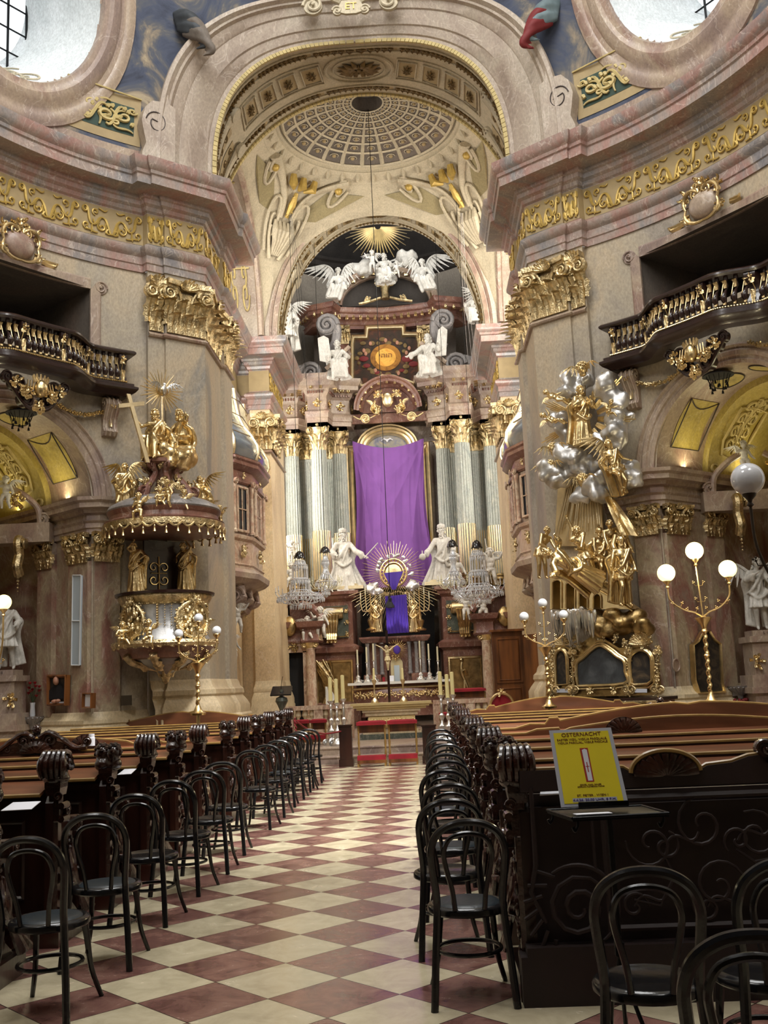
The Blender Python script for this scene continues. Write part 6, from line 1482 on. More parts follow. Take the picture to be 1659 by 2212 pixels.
for px in (1194,1236,1358,1420):
    for py in range(1400,1500,9): cluster(mb,F(px+R_.uniform(-2,2),py,.05),UR,ZU,NR,.085,5,py+px)
    for e in (-1,1): mb.volute(F(px+e*6,1490,.07),UR*e,ZU,.07,.5,1.3,1,.3); mb.volute(F(px+e*4,1408,.07),UR*e,-ZU,.05,.5,1.3,1,.3)
for px, py, s_ in ((1215,1382,.14),(1300,1372,.16),(1385,1378,.2),(1250,1395,.11),(1350,1390,.11),(1400,1384,.12),(1240,1375,.12),(1330,1378,.1),(1275,1490,.09),(1325,1490,.09)): cluster(mb,F(px,py,.08),UR,ZU,NR,s_,9,px)
for k in range(9): mb.leaf(F(1385,1392,.1),UR*cos(pi*(k+.5)/9)+ZU*sin(pi*(k+.5)/9),NR,.26,.1,.3,2,5); mb.leaf(F(1215,1392,.1),UR*cos(pi*(k+.5)/9)+ZU*sin(pi*(k+.5)/9),NR,.2,.08,.3,2,5)
mb.build('gilded_rocaille','gold_leafy',nep)
mb = MB()
for px in (1215,1385): mb.prism([F(px-13,1496,.06),F(px+13,1496,.06),F(px+13,1488,.06),F(px-13,1488,.06)],NR*.01)
mb.build('white_tablet','paper_grey',nep,smooth=0)
# rock, falling silver water, bridge
rk = MB(); R_ = random.Random(8)
for k in range(30):
    px = R_.uniform(1275,1395); py = R_.uniform(1318,1372); r_ = R_.uniform(.1,.17); rk.ell(Q(px,py,.35+R_.uniform(0,.25)),(r_*1.2,r_,r_*.8),9,6)
rk.box(Q(1330,1350,.2),(.9,.3,.3)); rk = blob(rk,.035,2); rk.build('gilded_rock','gold_dark',label='rough gilded rock ledge under the bridge on the right pier',cat='rock')
mb = MB()
for k in range(60):
    px = 1188+R_.uniform(0,100); t0 = Q(px,1322+R_.uniform(0,12),.55+R_.uniform(0,.25)); L_ = .1+R_.uniform(.1,.42)*(1-abs(px-1225)/120)+.02; mb.tube([t0+V(0,0,.05),t0,t0-V(0,0,L_*.6),t0-V(0,0,L_)],[.02,.04,.03,.006],6)
w_ = cloud(Q(1238,1325,.6),.2,8,5,.03,(2.0,.8,.35)); mb.add(w_.v,w_.f); mb.build('silver_water','silver',label='silvered water dripping in folds from the bridge foot',cat='relief')
br = thing('bridge','gilded sloping bridge with four round arches on the right pier','relief',Q(1270,1310,.4)); mb = MB()
top = lambda px: 1238+ (max(0,px-1190)/170)**1.6*72
N_ = 40; arches = [(1203,13,1262),(1232,13,1266),(1260,12,1276),(1290,11,1292)]
for i in range(N_):
    x0_, x1_ = 1188+178*i/N_, 1188+178*(i+1)/N_; xm = (x0_+x1_)/2
    lo = 1316
    for cx_, hw, sp in arches:
        if abs(xm-cx_) < hw*.72: lo = sp-sqrt(max(0,1-((xm-cx_)/(hw*.72))**2))*10
    if top(xm) < lo-2: mb.prism([Q(x0_,lo,.55),Q(x1_,lo,.55),Q(x1_,top(x1_),.55),Q(x0_,top(x0_),.55)],-NR*.3)
mb.build('bridge_body','gold_light',br,smooth=0)
mb = MB()
for cx_, hw, sp in arches: mb.tube([Q(cx_-hw*.75,1314,.57),Q(cx_-hw*.75,sp,.57)]+[Q(cx_-hw*.75*cos(pi*i/10),sp-10*sin(pi*i/10),.57) for i in range(11)]+[Q(cx_+hw*.75,1314,.57)],.014,6)
mb.tube([Q(1188+178*i/20,top(1188+178*i/20)-1,.55) for i in range(21)],.03,7); mb.tube([Q(1188+178*i/20,top(1188+178*i/20)+6,.58) for i in range(21)],.012,6); mb.build('parapet_moulding','gold',br)
mb = MB(); mb.prism([Q(1190,1314,.22),Q(1360,1314,.22),Q(1300,1250,.22),Q(1190,1242,.22)],-NR*.02); mb.build('dark_recess','gold_dark',br)
mb = MB(); mb.prism([Q(1208,1045,.06),Q(1300,1045,.06),Q(1306,1180,.06),Q(1200,1180,.06)],NR*.04)
for k in range(16): x_ = 1200+6.5*k; mb.tube([Q(1258+(x_-1250)*.6,1035,.14),Q(x_,1110+R_.uniform(0,60),.16)],[.02,.012],5)
mb.build('gilded_backboard','gold_light',label='gilded board with falling rays behind the two executioners',cat='relief')
# figures
def ROT(ax, ang): return Matrix.Rotation(ang,4,ax)
P_SOL = dict(robe=None,skirt=1,re=(-.18,-.04,.66),rh=(-.26,-.12,.56),le=(.18,.0,.64),lh=(.15,-.1,.52),rk=(-.07,-.07,.29),rf=(-.1,-.02,.04),look=(-.6,-.8,0),hat='helmet',cloak=1,beard=.2)
P_EX = dict(robe='cloth',hip=(.05,0,.5),chest=(-.06,-.05,.70),head=(-.12,-.1,.84),re=(-.16,-.04,.88),rh=(-.22,-.02,1.05),le=(-.1,-.16,.56),lh=(-.22,-.22,.54),rk=(-.06,-.16,.32),rf=(-.02,.0,.06),lk=(.16,-.02,.3),lf=(.28,.04,.06),look=(-.5,-.8,-.4),fat=1.1,beard=.2)
P_EX2 = dict(robe='cloth',chest=(.06,-.06,.70),head=(.1,-.12,.86),re=(-.08,-.16,.62),rh=(.08,-.2,.5),le=(.2,-.1,.62),lh=(.22,-.2,.48),look=(.5,-.8,-.4),fat=1.1)
P_FALL = dict(re=(-.24,-.05,.72),rh=(-.36,-.1,.82),le=(.2,-.05,.82),lh=(.22,-.12,.94),look=(-.2,-.9,.5),beard=.4,hair=2,cloak=1.4)
P_ST = dict(re=(-.16,-.06,.66),rh=(-.06,-.14,.74),le=(.17,-.08,.66),lh=(.08,-.16,.76),look=(.2,-.7,.5),beard=.2,hair=2,cloak=1.3)
P_FLY = dict(robe='cloth',re=(-.2,-.08,.68),rh=(-.34,-.14,.6),le=(.2,0,.66),lh=(.3,-.04,.6),rk=(-.1,-.2,.36),rf=(-.02,-.06,.16),lk=(.06,-.1,.26),lf=(.1,.1,.1),look=(-.6,-.8,-.3),hair=2,cloak=.7)
statue('gilded_statue','saint',P_ST,'gold',Q(1262,968,.55),1.12,'gilded standing saint with folded hands amid the silver clouds','statue',FRR)
statue('gilded_angel','fly',P_FLY,'gold',Q(1348,1075,.6),1.02,'large gilded winged angel flying down on the right of the clouds','statue',FRR,wings=(.46,(.5,.6,.6),(0,.1,1)),rot=ROT('Y',rad(-12)))
statue('gilded_statue','exec',P_EX,'gold',Q(1262,1268,.75),1.12,'gilded half-naked executioner stretching one arm up over the bridge','statue',FRR)
statue('gilded_statue','exec2',P_EX2,'gold',Q(1172,1252,.6),1.0,'gilded curly-haired man pushing at the far left of the bridge','statue',FRR)
statue('gilded_statue','fallsaint',P_FALL,'gold',Q(1300,1262,.95),1.2,'gilded robed saint falling backwards head-first towards the left','statue',0.2,rot=ROT('Z',FRR) @ ROT('Y',rad(-62)))
statue('gilded_statue','soldier',P_SOL,'gold',Q(1352,1312,.7),1.18,'gilded soldier in skirted armour standing at the right end of the bridge','statue',FRR)
statue('gilded_statue','soldier',P_SOL,'gold',Q(1302,1262,.35),.98,'gilded helmeted onlooker, left of three behind the soldier','statue',FRR+.3)
statue('gilded_statue','godfather2',dict(DEF,beard=.6,look=(-.4,-.9,-.1),cloak=1),'gold',Q(1348,1250,.4),.92,'gilded bearded onlooker, right of three behind the soldier','statue',FRR)
statue('gilded_statue','exec2',P_EX2,'gold',Q(1328,1240,.3),.98,'gilded bare-headed onlooker, middle of three behind the soldier','statue',FRR,mir=-1)
mb = MB(); a, b = Q(1352,1180,.5), Q(1290,1035,.5); mb.tube([a,b],.012,6)
mb.grid(lambda u,v: b.lerp(a,.12+.72*u)+UR*(.0+.32*v*(.4+.6*u))+NR*(.04*sin(9*v+3*u))-ZU*(.05*v),10,8); mb.build('gilded_banner','gold',label='gilded draped banner on a slanting pole above the onlookers',cat='banner')
for px, py, k, h, rz, rt, lb in ((1228,872,'p1',.5,.3,60,'upper gilded putto flying left of the standing saint'),(1225,918,'p2',.52,.3,65,'lower gilded putto flying left of the standing saint'),(1315,905,'p3',.4,0,-10,'small gilded putto peeping out right of the standing saint')):
    statue('gilded_putto',k,{'p1':P_P1,'p2':P_P2,'p3':P_P3}[k],'gold',Q(px,py,.65),h,lb,'statue',FRR+rz,wings=(.28,(.8,.5,.3),(0,.1,1)),rot=ROT('Y',rad(-rt)))
def cherub_head(c, s, lb, m_='gold', nn=NR, ux=UR):
    mb = MB(); c = Vector(c); t = MB(); t.ell(c,(s,s,s*1.1),12,9); t.ell(c+nn*s*.7-ZU*s*.3,(s*.45,s*.4,s*.4),8,6); t.ell(c-ZU*s*1.1,(s*.7,s*.6,s*.5),8,6); r = blob(t,s*.14,1); mb.add(r.v,r.f)
    mb.ell(c+nn*s*.98,(s*.14,s*.14,s*.2),6,5)
    for e in (-1,1): mb.ell(c+nn*s*.86+ux*e*s*.35+ZU*s*.15,(s*.15,s*.1,s*.1),6,4)
    for k in range(26): a = 2.4*k; b_ = .1+1.3*k/26; mb.ell(c+V(cos(a)*cos(b_),sin(a)*cos(b_),sin(b_))*s,s*.3,6,4)
    o = mb.build('cherub_head',m_,label=lb,cat='cherub'); w_ = MB()
    for e in (-1,1): wingmb(w_,c-ZU*s*.6+ux*e*s*.4,ux*e+nn*.3,ZU,s*2.8,6)
    w_.build('wing',m_,o)
for px, py, s_, lb in ((1258,795,.10,'gilded winged cherub head at the very top of the clouds'),(1196,968,.09,'gilded winged cherub head at the left of the silver clouds'),(1188,1006,.09,'lower gilded winged cherub head left of the cloud bank'),(1258,1035,.09,'gilded winged cherub head below the big silver cloud')): cherub_head(Q(px,py,.6),s_,lb)
for i, (px, py, s_, n_, st, lb) in enumerate(((1240,830,.22,7,(1.2,.6,.8),'silvered cloud at the top behind the saint'),(1318,850,.24,7,(.8,.6,.9),'silvered cloud right above the saint'),(1205,925,.22,6,(.9,.6,.9),'silvered round cloud left of the saint'),(1340,925,.26,7,(.9,.6,1.1),'silvered cloud at the far right of the saint'),(1240,1000,.30,10,(2.0,.7,.7),'long silvered cloud bank under the saint'),(1215,1030,.2,6,(1.3,.6,.6),'silvered cloud low on the left of the bank'),(1305,1052,.24,7,(1.0,.6,.8),'silvered cloud below the bank in the middle'),(1270,1070,.18,6,(1.4,.6,.6),'silvered cloud lowest above the gilded board'),(1360,1020,.2,6,(.6,.6,1.2),'silvered cloud behind the flying angel'),(1310,960,.18,5,(.8,.5,.8),'silvered cloud between saint and flying angel'))):
    cloud(Q(px,py,.38),s_*1.6,n_+2,20+i,.035,st).build('silver_cloud','silver_cloud',label=lb,cat='cloud',group='silvered clouds on the right pier')
mb = MB(); c = Q(1265,905,.35)
for i, a in enumerate([rad(x) for x in (92,62,38,14,-12,-35,-60,-100,-118,-142,-165,172,150,128)]):
    d = UR*cos(a)+ZU*sin(a)
    for g in range(5):
        aa = a+(g-2)*.045; d = UR*cos(aa)+ZU*sin(aa); q_ = 1-.10*abs(g-2)-.12*(i%2); mb.tube([c+d*.25,c+d*.98*q_],[.022,.012],4)
mb.build('gilded_rays','gold',label='bundles of gilded rays bursting from the silver clouds',cat='sunburst')
# ================================================================ SMALL NAVE THINGS
def JN(sd): d = NC(sd,-1,0,0)-NC(sd,0,0,0); return d.normalized()
def J(sd, px, py, off=.05): n = JN(sd); return onp(px,py,NC(sd,AR,0,0)+n*off,n)
def jx(sd): d = (NC(sd,0,1,0)-NC(sd,0,0,0)); return (d if sd > 0 else -d).normalized()   # to the picture's right
FONT = None
def text(parent, s, o, ux, uz, size, m, name='lettering', width=None, ext=.0006):
    cu = bpy.data.curves.new(name,'FONT'); cu.body = s; cu.size = 1; cu.align_x = 'CENTER'; cu.align_y = 'CENTER'; cu.extrude = ext/size
    t = bpy.data.objects.new('t',cu); COL.objects.link(t); dg = bpy.context.evaluated_depsgraph_get(); dg.update()
    me = bpy.data.meshes.new_from_object(t.evaluated_get(dg)); bpy.data.objects.remove(t)
    ux, uz = Vector(ux).normalized(), Vector(uz).normalized(); n = ux.cross(uz); xs = [v.co.x for v in me.vertices]; w_ = max(xs)-min(xs)
    kx = (width/w_) if width else size; mb = MB(); mb.add([Vector(o)+ux*v.co.x*kx+uz*v.co.y*size+n*v.co.z*size for v in me.vertices],[tuple(p.vertices) for p in me.polygons]); bpy.data.meshes.remove(me)
    return mb.build(name,m,parent,smooth=0)
# poster on its stand
TL, TR, BR, BL = at(1186,1578,4.36), at(1325,1576,4.33), at(1358,1738,4.24), at(1212,1744,4.26)
TR = TL+(BR-BL)*.95
pn = (BR-BL).cross(TL-BL).normalized(); pu = (BR-BL).normalized(); pv = (TL-BL)
st = thing('poster_stand','black wrought-iron stand with tray holding the yellow poster','stand',(.68,4.22,0))
ty = .965
mb = MB(); T_ = [V(.47,4.34,ty),V(.86,4.36,ty),V(.91,4.10,ty),V(.535,4.06,ty)]; mb.prism(T_,(0,0,-.012))
for a, b in zip(T_,T_[1:]+T_[:1]): mb.tube([a,b],.006,6)
mb.build('tray','iron',st)
mb = MB(); c = V(.70,4.22,0); mb.tube([c+V(0,0,ty-.01),c+V(0,0,.42)],.012,8); mb.box(c+V(0,0,.45),(.034,.034,.05)); mb.tube([c+V(-.0,0,.42),c+V(0,0,.3)],.01,7); mb.build('pole','iron',st)
for k in range(3):
    a = rad(200+120*k); d = V(cos(a),sin(a),0); mb = MB(); P = [c+V(0,0,.42),c+d*.05+V(0,0,.25),c+d*.12+V(0,0,.1),c+d*.2+V(0,0,.035),c+d*.27+V(0,0,.07),c+d*.29+V(0,0,.1),c+d*.27+V(0,0,.115),c+d*.25+V(0,0,.095),c+d*.26+V(0,0,.08)]
    mb.tube(smoothpath(P,5),.0085,7); mb.ell(c+d*.2+V(0,0,.012),.012,6,4); mb.build('leg','iron',st)
for p in (T_[3]+V(.02,.02,0),T_[2]+V(-.02,.02,0),T_[0]+V(.02,-.01,0)):
    mb = MB(); mb.tube(smoothpath([p-V(0,0,.01),p-V(0,0,.03),p-V(.012,0,.05),p-V(.02,0,.035)],4),.006,6); mb.build('hook','iron',st)
mb = MB(); a, b = BL.lerp(BR,.26), BL.lerp(BR,1.0); mb.prism([a-pn*-.012-ZU*.004,b-pn*-.012-ZU*.004,b-pn*.012-ZU*.004,a-pn*.012-ZU*.004],(0,0,.018)); mb.build('poster_holder','iron',st)
po = thing('poster','yellow Easter vigil poster standing on the iron tray','poster',BL)
mb = MB(); mb.prism([BL,BR,TR,TL],-pn*.004); mb.build('poster_board','paper_grey',po,smooth=0)
G = lambda a,b,o=.0008: BL.lerp(BR,a).lerp(TL.lerp(TR,a),b)+pn*o
mb = MB(); mb.prism([G(.06,.04),G(.94,.04),G(.94,.96),G(.06,.96)],pn*.0006); mb.build('yellow_sheet','poster_yellow',po,smooth=0)
def quad(nm, m_, pts, o): mb = MB(); mb.add([G(a,b,o) for a, b in pts],[tuple(range(len(pts)))]); mb.build(nm,m_,po,smooth=0)
quad('candle_picture','poster_red',[(.42,.30),(.54,.30),(.57,.74),(.45,.74)][0:4] if 0 else [(.445,.305),(.565,.305),(.565,.745),(.435,.745)],.0018)
quad('candle_strip','paper',[(.475,.32),(.545,.32),(.545,.72),(.51,.735),(.465,.72)],.0022)
quad('date_band','paper_grey',[(.19,.055),(.85,.055),(.85,.105),(.19,.105)],.0018)
pz_ = pv.normalized(); W_ = (BR-BL).length
for s_, b, w_, sz in (('OSTERNACHT',.925,.60,.022),('EASTER VIGIL, VIGILIA PASQUALE,',.862,.76,.0125),('VIGILIA PASCUAL, VIGILE PASCALE',.820,.76,.0125),('ORGEL: KARL BAUER',.27,.32,.008),('SOPRAN: KATERINA PAPAS',.245,.40,.008),('ST. PETER , WIEN I',.135,.46,.0125)):
    text(po,s_,G(.5,b,.002),pu,pz_,sz,'poster_ink',width=w_*W_)
text(po,'4.4.26, 20.00 UHR, 8 P.M.',G(.52,.08,.0026),pu,pz_,.0125,'violet_cloth',width=.64*W_)
mb = MB(); q = [(.49,.47),(.53,.47),(.53,.56),(.49,.56)]; quad('candle_cross','poster_red',[(.498,.43),(.512,.43),(.512,.56),(.498,.56)],.0026); quad('candle_cross','poster_red',[(.478,.50),(.535,.50),(.535,.508),(.478,.508)],.0026)
mb = MB(); mb.prism([at(1204,1752,4.12)*1.0 for _ in (0,)] and [V(.56,4.12,.968),V(.70,4.13,.968),V(.69,4.17,.968),V(.55,4.16,.968)],(0,0,.003)); mb.build('paper_slip','paper',label='white paper slips lying on the iron tray below the poster',cat='paper')
# papers on pews
for px, py, Y, w_, lb in ((48,1702,5.45,.16,'white folded leaflet on the nearest ledge at the far left'),(275,1646,7.6,.10,'white leaflet on a left pew ledge beside a carved finial'),(1575,1596,6.2,.10,'white leaflet on a right pew ledge, upper of three at right'),(1630,1615,5.9,.09,'white leaflet on a right pew ledge near the scroll crest'),(1180,1652,5.25,.10,'white leaflets behind the poster on the right pews'),(1120,1606,6.2,.05,'small white card on a ledge left of the poster')):
    p = at(px,py,Y); 
    yl = min((LPY if px < 700 else RPY),key=lambda a: abs(a-Y)); p = at(px,py,yl+.0); z = .945; 
    q = V(p.x,yl-.02,.95); mb = MB(); s = .264; mb.prism([q+V(-w_/2,-.06,-.06*s+.004),q+V(w_/2,-.055,-.055*s+.004),q+V(w_/2+.01,.05,.05*s+.004),q+V(-w_/2+.02,.05,.05*s+.004)],(0,0,.003)); mb.build('leaflet','paper',label=lb,cat='leaflet',group='leaflets on the pews')
# lamps
def globe_lamp(name, base, arms, lb, lit, shaft=True, h0=None, R_=.125, mm='brass', cat='lamp'):
    """arms: list of globe centres"""
    t = thing(name,lb,cat,base); base = Vector(base)
    if shaft:
        top = h0; mb = MB(); n = 120; H_ = top-base.z
        def fn(u,v): a = 2*pi*u; z = base.z+.1+(H_-.2)*v; r = .028+.008*sin(a-2*pi*z*9); return V(base.x+r*cos(a),base.y+r*sin(a),z)
        mb.grid(fn,10,150,cu=True); mb.build('twisted_shaft',mm,t)
        mb = MB(); mb.lathe([(0,0),(.11,0),(.12,.03),(.06,.07),(.04,.12),(.03,.14)],base,14); mb.build('lamp_base',mm,t); mb = MB(); mb.lathe([(.03,0),(.045,.02),(.03,.04)],base+V(0,0,H_*.55),10); mb.build('collar',mm,t); mb = MB(); mb.lathe([(.03,-.2),(.045,-.17),(.03,-.14),(.05,-.08),(.11,0),(.115,.02),(.02,.03)],V(base.x,base.y,top+.0),14); mb.build('collar',mm,t)
        cb = V(base.x,base.y,top+.03)
    else: cb = base
    for c in arms:
        c = Vector(c); mb = MB(); d = V(c.x-cb.x,c.y-cb.y,0); L_ = d.length; e = c-V(0,0,R_+.10)
        if L_ < .05: P = [cb,e]; mb.tube(P,.011,7)
        else: P = smoothpath([cb,cb+d*.25+V(0,0,(e.z-cb.z)*.16),cb+d*.62+V(0,0,(e.z-cb.z)*.30),cb+d*.95+V(0,0,(e.z-cb.z)*.62),e],6); mb.tube(P,.012,7)
        dn = d.normalized() if L_ > .05 else V(1,0,0)
        for f_ in (.3,.62):
            p = Vector(P[min(len(P)-1,int(f_*(len(P)-1)))]) if len(P) > 2 else cb.lerp(e,f_)
            for s_ in (-1,1):
                q = p+dn*s_*.07+V(0,0,.05); mb.tube([p,p+dn*s_*.05+V(0,0,.0),q],.005,5)
                for w_ in range(3): mb.ell(q+dn*.014*cos(w_*2.1)+V(0,0,.014*sin(w_*2.1)),.011,6,4)
        mb.lathe([(0,-.12),(.016,-.1),(.03,-.09),(.015,-.07),(.02,-.05),(.05,-.02),(.055,0),(.05,.012)],c-V(0,0,R_-.012),12); ar = mb.build('arm',mm,t)
        mb = MB(); mb.ell(c,R_,24,16); g = mb.build('glass_globe','globe_lit' if lit else 'globe_off',ar)
        if lit:
            l = bpy.data.lights.new('lamp_bulb','POINT'); l.energy = 16; l.color = (1,.86,.55); l.shadow_soft_size = R_+.01
            o = bpy.data.objects.new('lamp_bulb',l); COL.objects.link(o); o.location = c+V(0,-.0,0); g.visible_shadow = True; o.location = c+V(0,-R_-.05,.02); l.shadow_soft_size = .03
    return t
b = at(1537,1520,14.5); globe_lamp('standing_lamp',(b.x,b.y,b.z-.0),[at(1500,1190,14.5),at(1439,1238,14.5),at(1572,1229,14.5)],'tall brass lamp with three lit globes on twisted shaft at right',True,h0=at(1520,1337,14.5).z)
b = at(428,1545,15); globe_lamp('standing_lamp',b,[at(429,1335,15),at(386,1369,15),at(468,1362,15)],'brass lamp with three unlit globes in front of the pulpit',False,h0=at(428,1435,15).z,R_=.068)
b = at(1187,1530,16); globe_lamp('standing_lamp',b,[at(1172,1303,16),at(1132,1332,16),at(1217,1328,16)],'brass lamp with three unlit globes by the right pier altar',False,h0=at(1180,1400,16).z,R_=.075)
b = at(1680,1330,7.9); c = at(1615,1035,7.9); t = globe_lamp('standing_lamp',(b.x+.12,b.y,b.z+.1),[c],'large unlit white globe on a bronze arm at the right edge','',shaft=False,R_=.128,mm='bronze')
b = at(-30,1500,14.5); t = globe_lamp('standing_lamp',(b.x,b.y,b.z),[at(8,1301,14.5)],'lit globe lamp cut by the left edge before white statue',True,shaft=False,R_=.11)
# stands carrying lamps down to the floor
for o in [x for x in COL.objects if x.name.startswith('standing_lamp')]:
    x, y, z = o.location; mb = MB(); mb.tube([(x,y,z),(x,y,.02)],.03,8); mb.lathe([(0,.0),(.2,.0),(.2,.04),(.05,.1),(.03,.14)],(x,y,0),14); mb.build('floor_post','brass' if abs(x) < 5 and y > 9 else 'bronze',o)
# pictures and tablets on the chapel jambs
def picture(sd, pts, lb, cat, fr='wood_panel', field='paint_dark', w_=.05, extra=None, name='framed_picture'):
    P = [J(sd,x,y,.15) for x, y in pts]; n = JN(sd); c = sum(P,Vector())/len(P); t = thing(name,lb,cat,c)
    mb = MB(); mb.add([p-n*.01 for p in P],[tuple(range(len(P)))]); mb.build('picture_field',field,t,smooth=0)
    mb = MB(); mb.frame3(P if (P[1]-P[0]).cross(P[2]-P[1]).dot(n) > 0 else P[::-1],[(0,-.06),(0,.03),(-w_*.4,.045),(-w_,.01),(-w_,-.02)],n); mb.tube([p.lerp(c,.02)+n*.02 for p in P],w_*.3,6,closed=True); mb.build('frame',fr,t)
    if extra: extra(t,c,n)
    return t
def port(t, c, n):
    u = jx(-1); kx = (J(-1,144,1500,.15)-J(-1,104,1500,.15)).length/.36; kz = (J(-1,124,1458,.15)-J(-1,124,1525,.15)).length/.56; F = lambda a,b,o=.03: c+u*a*kx+ZU*b*kz+n*o
    mb = MB(); mb.ell(F(.0,.17),(.055,.055,.075),12,9); mb.build('face','skin',t)
    mb = MB(); mb.add([F(-.15,-.16,.015),F(.15,-.16,.015),F(.15,.0,.015),F(.06,.09,.015),F(-.06,.09,.015),F(-.15,.0,.015)],[tuple(range(6))]); mb.build('black_robe','black_cloth',t,smooth=0)
    mb = MB(); mb.ell(F(-.02,-.2,.03),(.07,.04,.035),10,6); mb.ell(F(.04,-.19,.03),(.05,.03,.03),8,6); mb.build('folded_hands','skin',t)
    mb = MB(); mb.add([F(-.16,-.27,.02),F(.16,-.27,.02),F(.14,-.21,.02),F(-.12,-.21,.02)],[(0,1,2,3)]); mb.build('white_table','paper_grey',t,smooth=0)
picture(-1,[(104,1524),(144,1524),(146,1458),(104,1458)],'framed portrait of an elderly man in black robe on left pier','portrait',extra=port)
picture(-1,[(180,1530),(200,1530),(201,1497),(181,1497)],'small framed white notice beside the portrait','notice',field='paper',w_=.03,name='framed_notice')
picture(1,[(1508,1498),(1566,1496),(1560,1475),(1556,1390),(1543,1380),(1532,1362),(1518,1362),(1506,1385),(1495,1393),(1499,1470)],'dark painting in arched gilt frame behind the lit lamp','painting',fr='gold',w_=.035)
mb = MB(); P = [J(-1,262,1525,-.1)]; c = onpier(-1,273,1513,.05) if 0 else J(-1,273,1513,0); q = at(273,1513,17.7); mb.box(q,(.18,.03,.17)); mb.build('wall_plaque','plaque',label='small dark metal plaque between left pier and chapel corner',cat='plaque')
mb = MB(); c = J(1,1461,1437,.08); n = JN(1); u = jx(1); mb.tube([c+u*.085*cos(2*pi*i/24)+ZU*.1*sin(2*pi*i/24) for i in range(24)],.014,6,closed=True); mb.add([c+n*-.0]+[c+u*.08*cos(2*pi*i/24)+ZU*.095*sin(2*pi*i/24) for i in range(24)],[(0,i+1,(i+1)%24+1) for i in range(24)]); mb.build('round_plaque','stone_pink',label='round framed marble plaque low on the right chapel jamb',cat='plaque')
t = thing('light_panel','tall pale fluorescent light panel on the left chapel jamb','light fitting',J(-1,165,1438,.06))
A_, B_, C_, D_ = J(-1,155,1437,.09),J(-1,172,1437,.09),J(-1,176,1243,.09),J(-1,158,1243,.09); n = JN(-1)
mb = MB(); mb.prism([A_,B_,C_,D_],-n*.08); mb.build('panel_box','light_panel',t,smooth=0); mb = MB()
for a, b in ((A_,B_),(B_,C_),(C_,D_),(D_,A_),(A_.lerp(D_,.49),B_.lerp(C_,.49))): mb.tube([a+n*.01,b+n*.01],.012,4)
mb.build('panel_frame','metal_white',t)
# stone holy water shells and flowers
def shellbowl(c, n, lb, s=.2):
    mb = MB(); t = thing('stone_bowl',lb,'bowl',c); mb.lathe([(0,-.22),(.04,-.2),(.06,-.13),(.14,-.06),(.19,0),(.2,.02),(.16,.0),(0,-.05)],c,20)
    for k in range(16): a = 2*pi*k/16; mb.tube([Vector(c)+V(.06*cos(a),.06*sin(a),-.13),Vector(c)+V(.19*cos(a),.19*sin(a),-.0)],[.012,.02],5)
    mb.box(Vector(c)-n*.12-V(0,0,.08),(.12,.2,.14)); mb.build('fluted_bowl','stone_grey',t); return t
c = J(-1,70,1550,.25); shellbowl(c,JN(-1),'fluted grey stone bowl on the left chapel jamb under red flowers')
fv = thing('flower_vase','clear vase of red flowers above the left stone bowl','flowers',c); mb = MB(); mb.lathe([(.04,0),(.05,.05),(.04,.2),(.05,.26)],c,12); mb.build('glass_vase','crystal',fv)
mb = MB(); ml = MB(); R_ = random.Random(3)
for k in range(11):
    e = c+V(R_.uniform(-.1,.16),R_.uniform(-.08,.08),R_.uniform(.34,.62)); ml.tube([c+V(0,0,.05),c+V(0,0,.25),e],.005,4)
    for q in range(7): mb.leaf(e,(cos(q)*.6,sin(q)*.6,.7),(cos(q),sin(q),0),.06,.045,.5,1,4)
    mb.ell(e+V(0,0,.02),.025,6,5)
mb.build('red_petals','flower_red',fv); ml.build('stems','leaf_green',fv)
c = J(1,1598,1484,.25); shellbowl(c,JN(1),'fluted stone bowl low on the right chapel jamb')
c = J(1,1598,1528,.3); bt = thing('flower_bowl','bowl of dark red dried flowers below the right stone bowl','flowers',c); mb = MB(); mb.lathe([(0,-.1),(.08,-.1),(.14,0),(.12,0),(0,-.03)],c,14); mb.build('bowl','bronze',bt); mb = MB()
for k in range(30): mb.ell(c+V(R_.uniform(-.15,.15),R_.uniform(-.1,.1),R_.uniform(.02,.13)),.03,6,4)
mb.build('dried_flowers','crimson',bt)
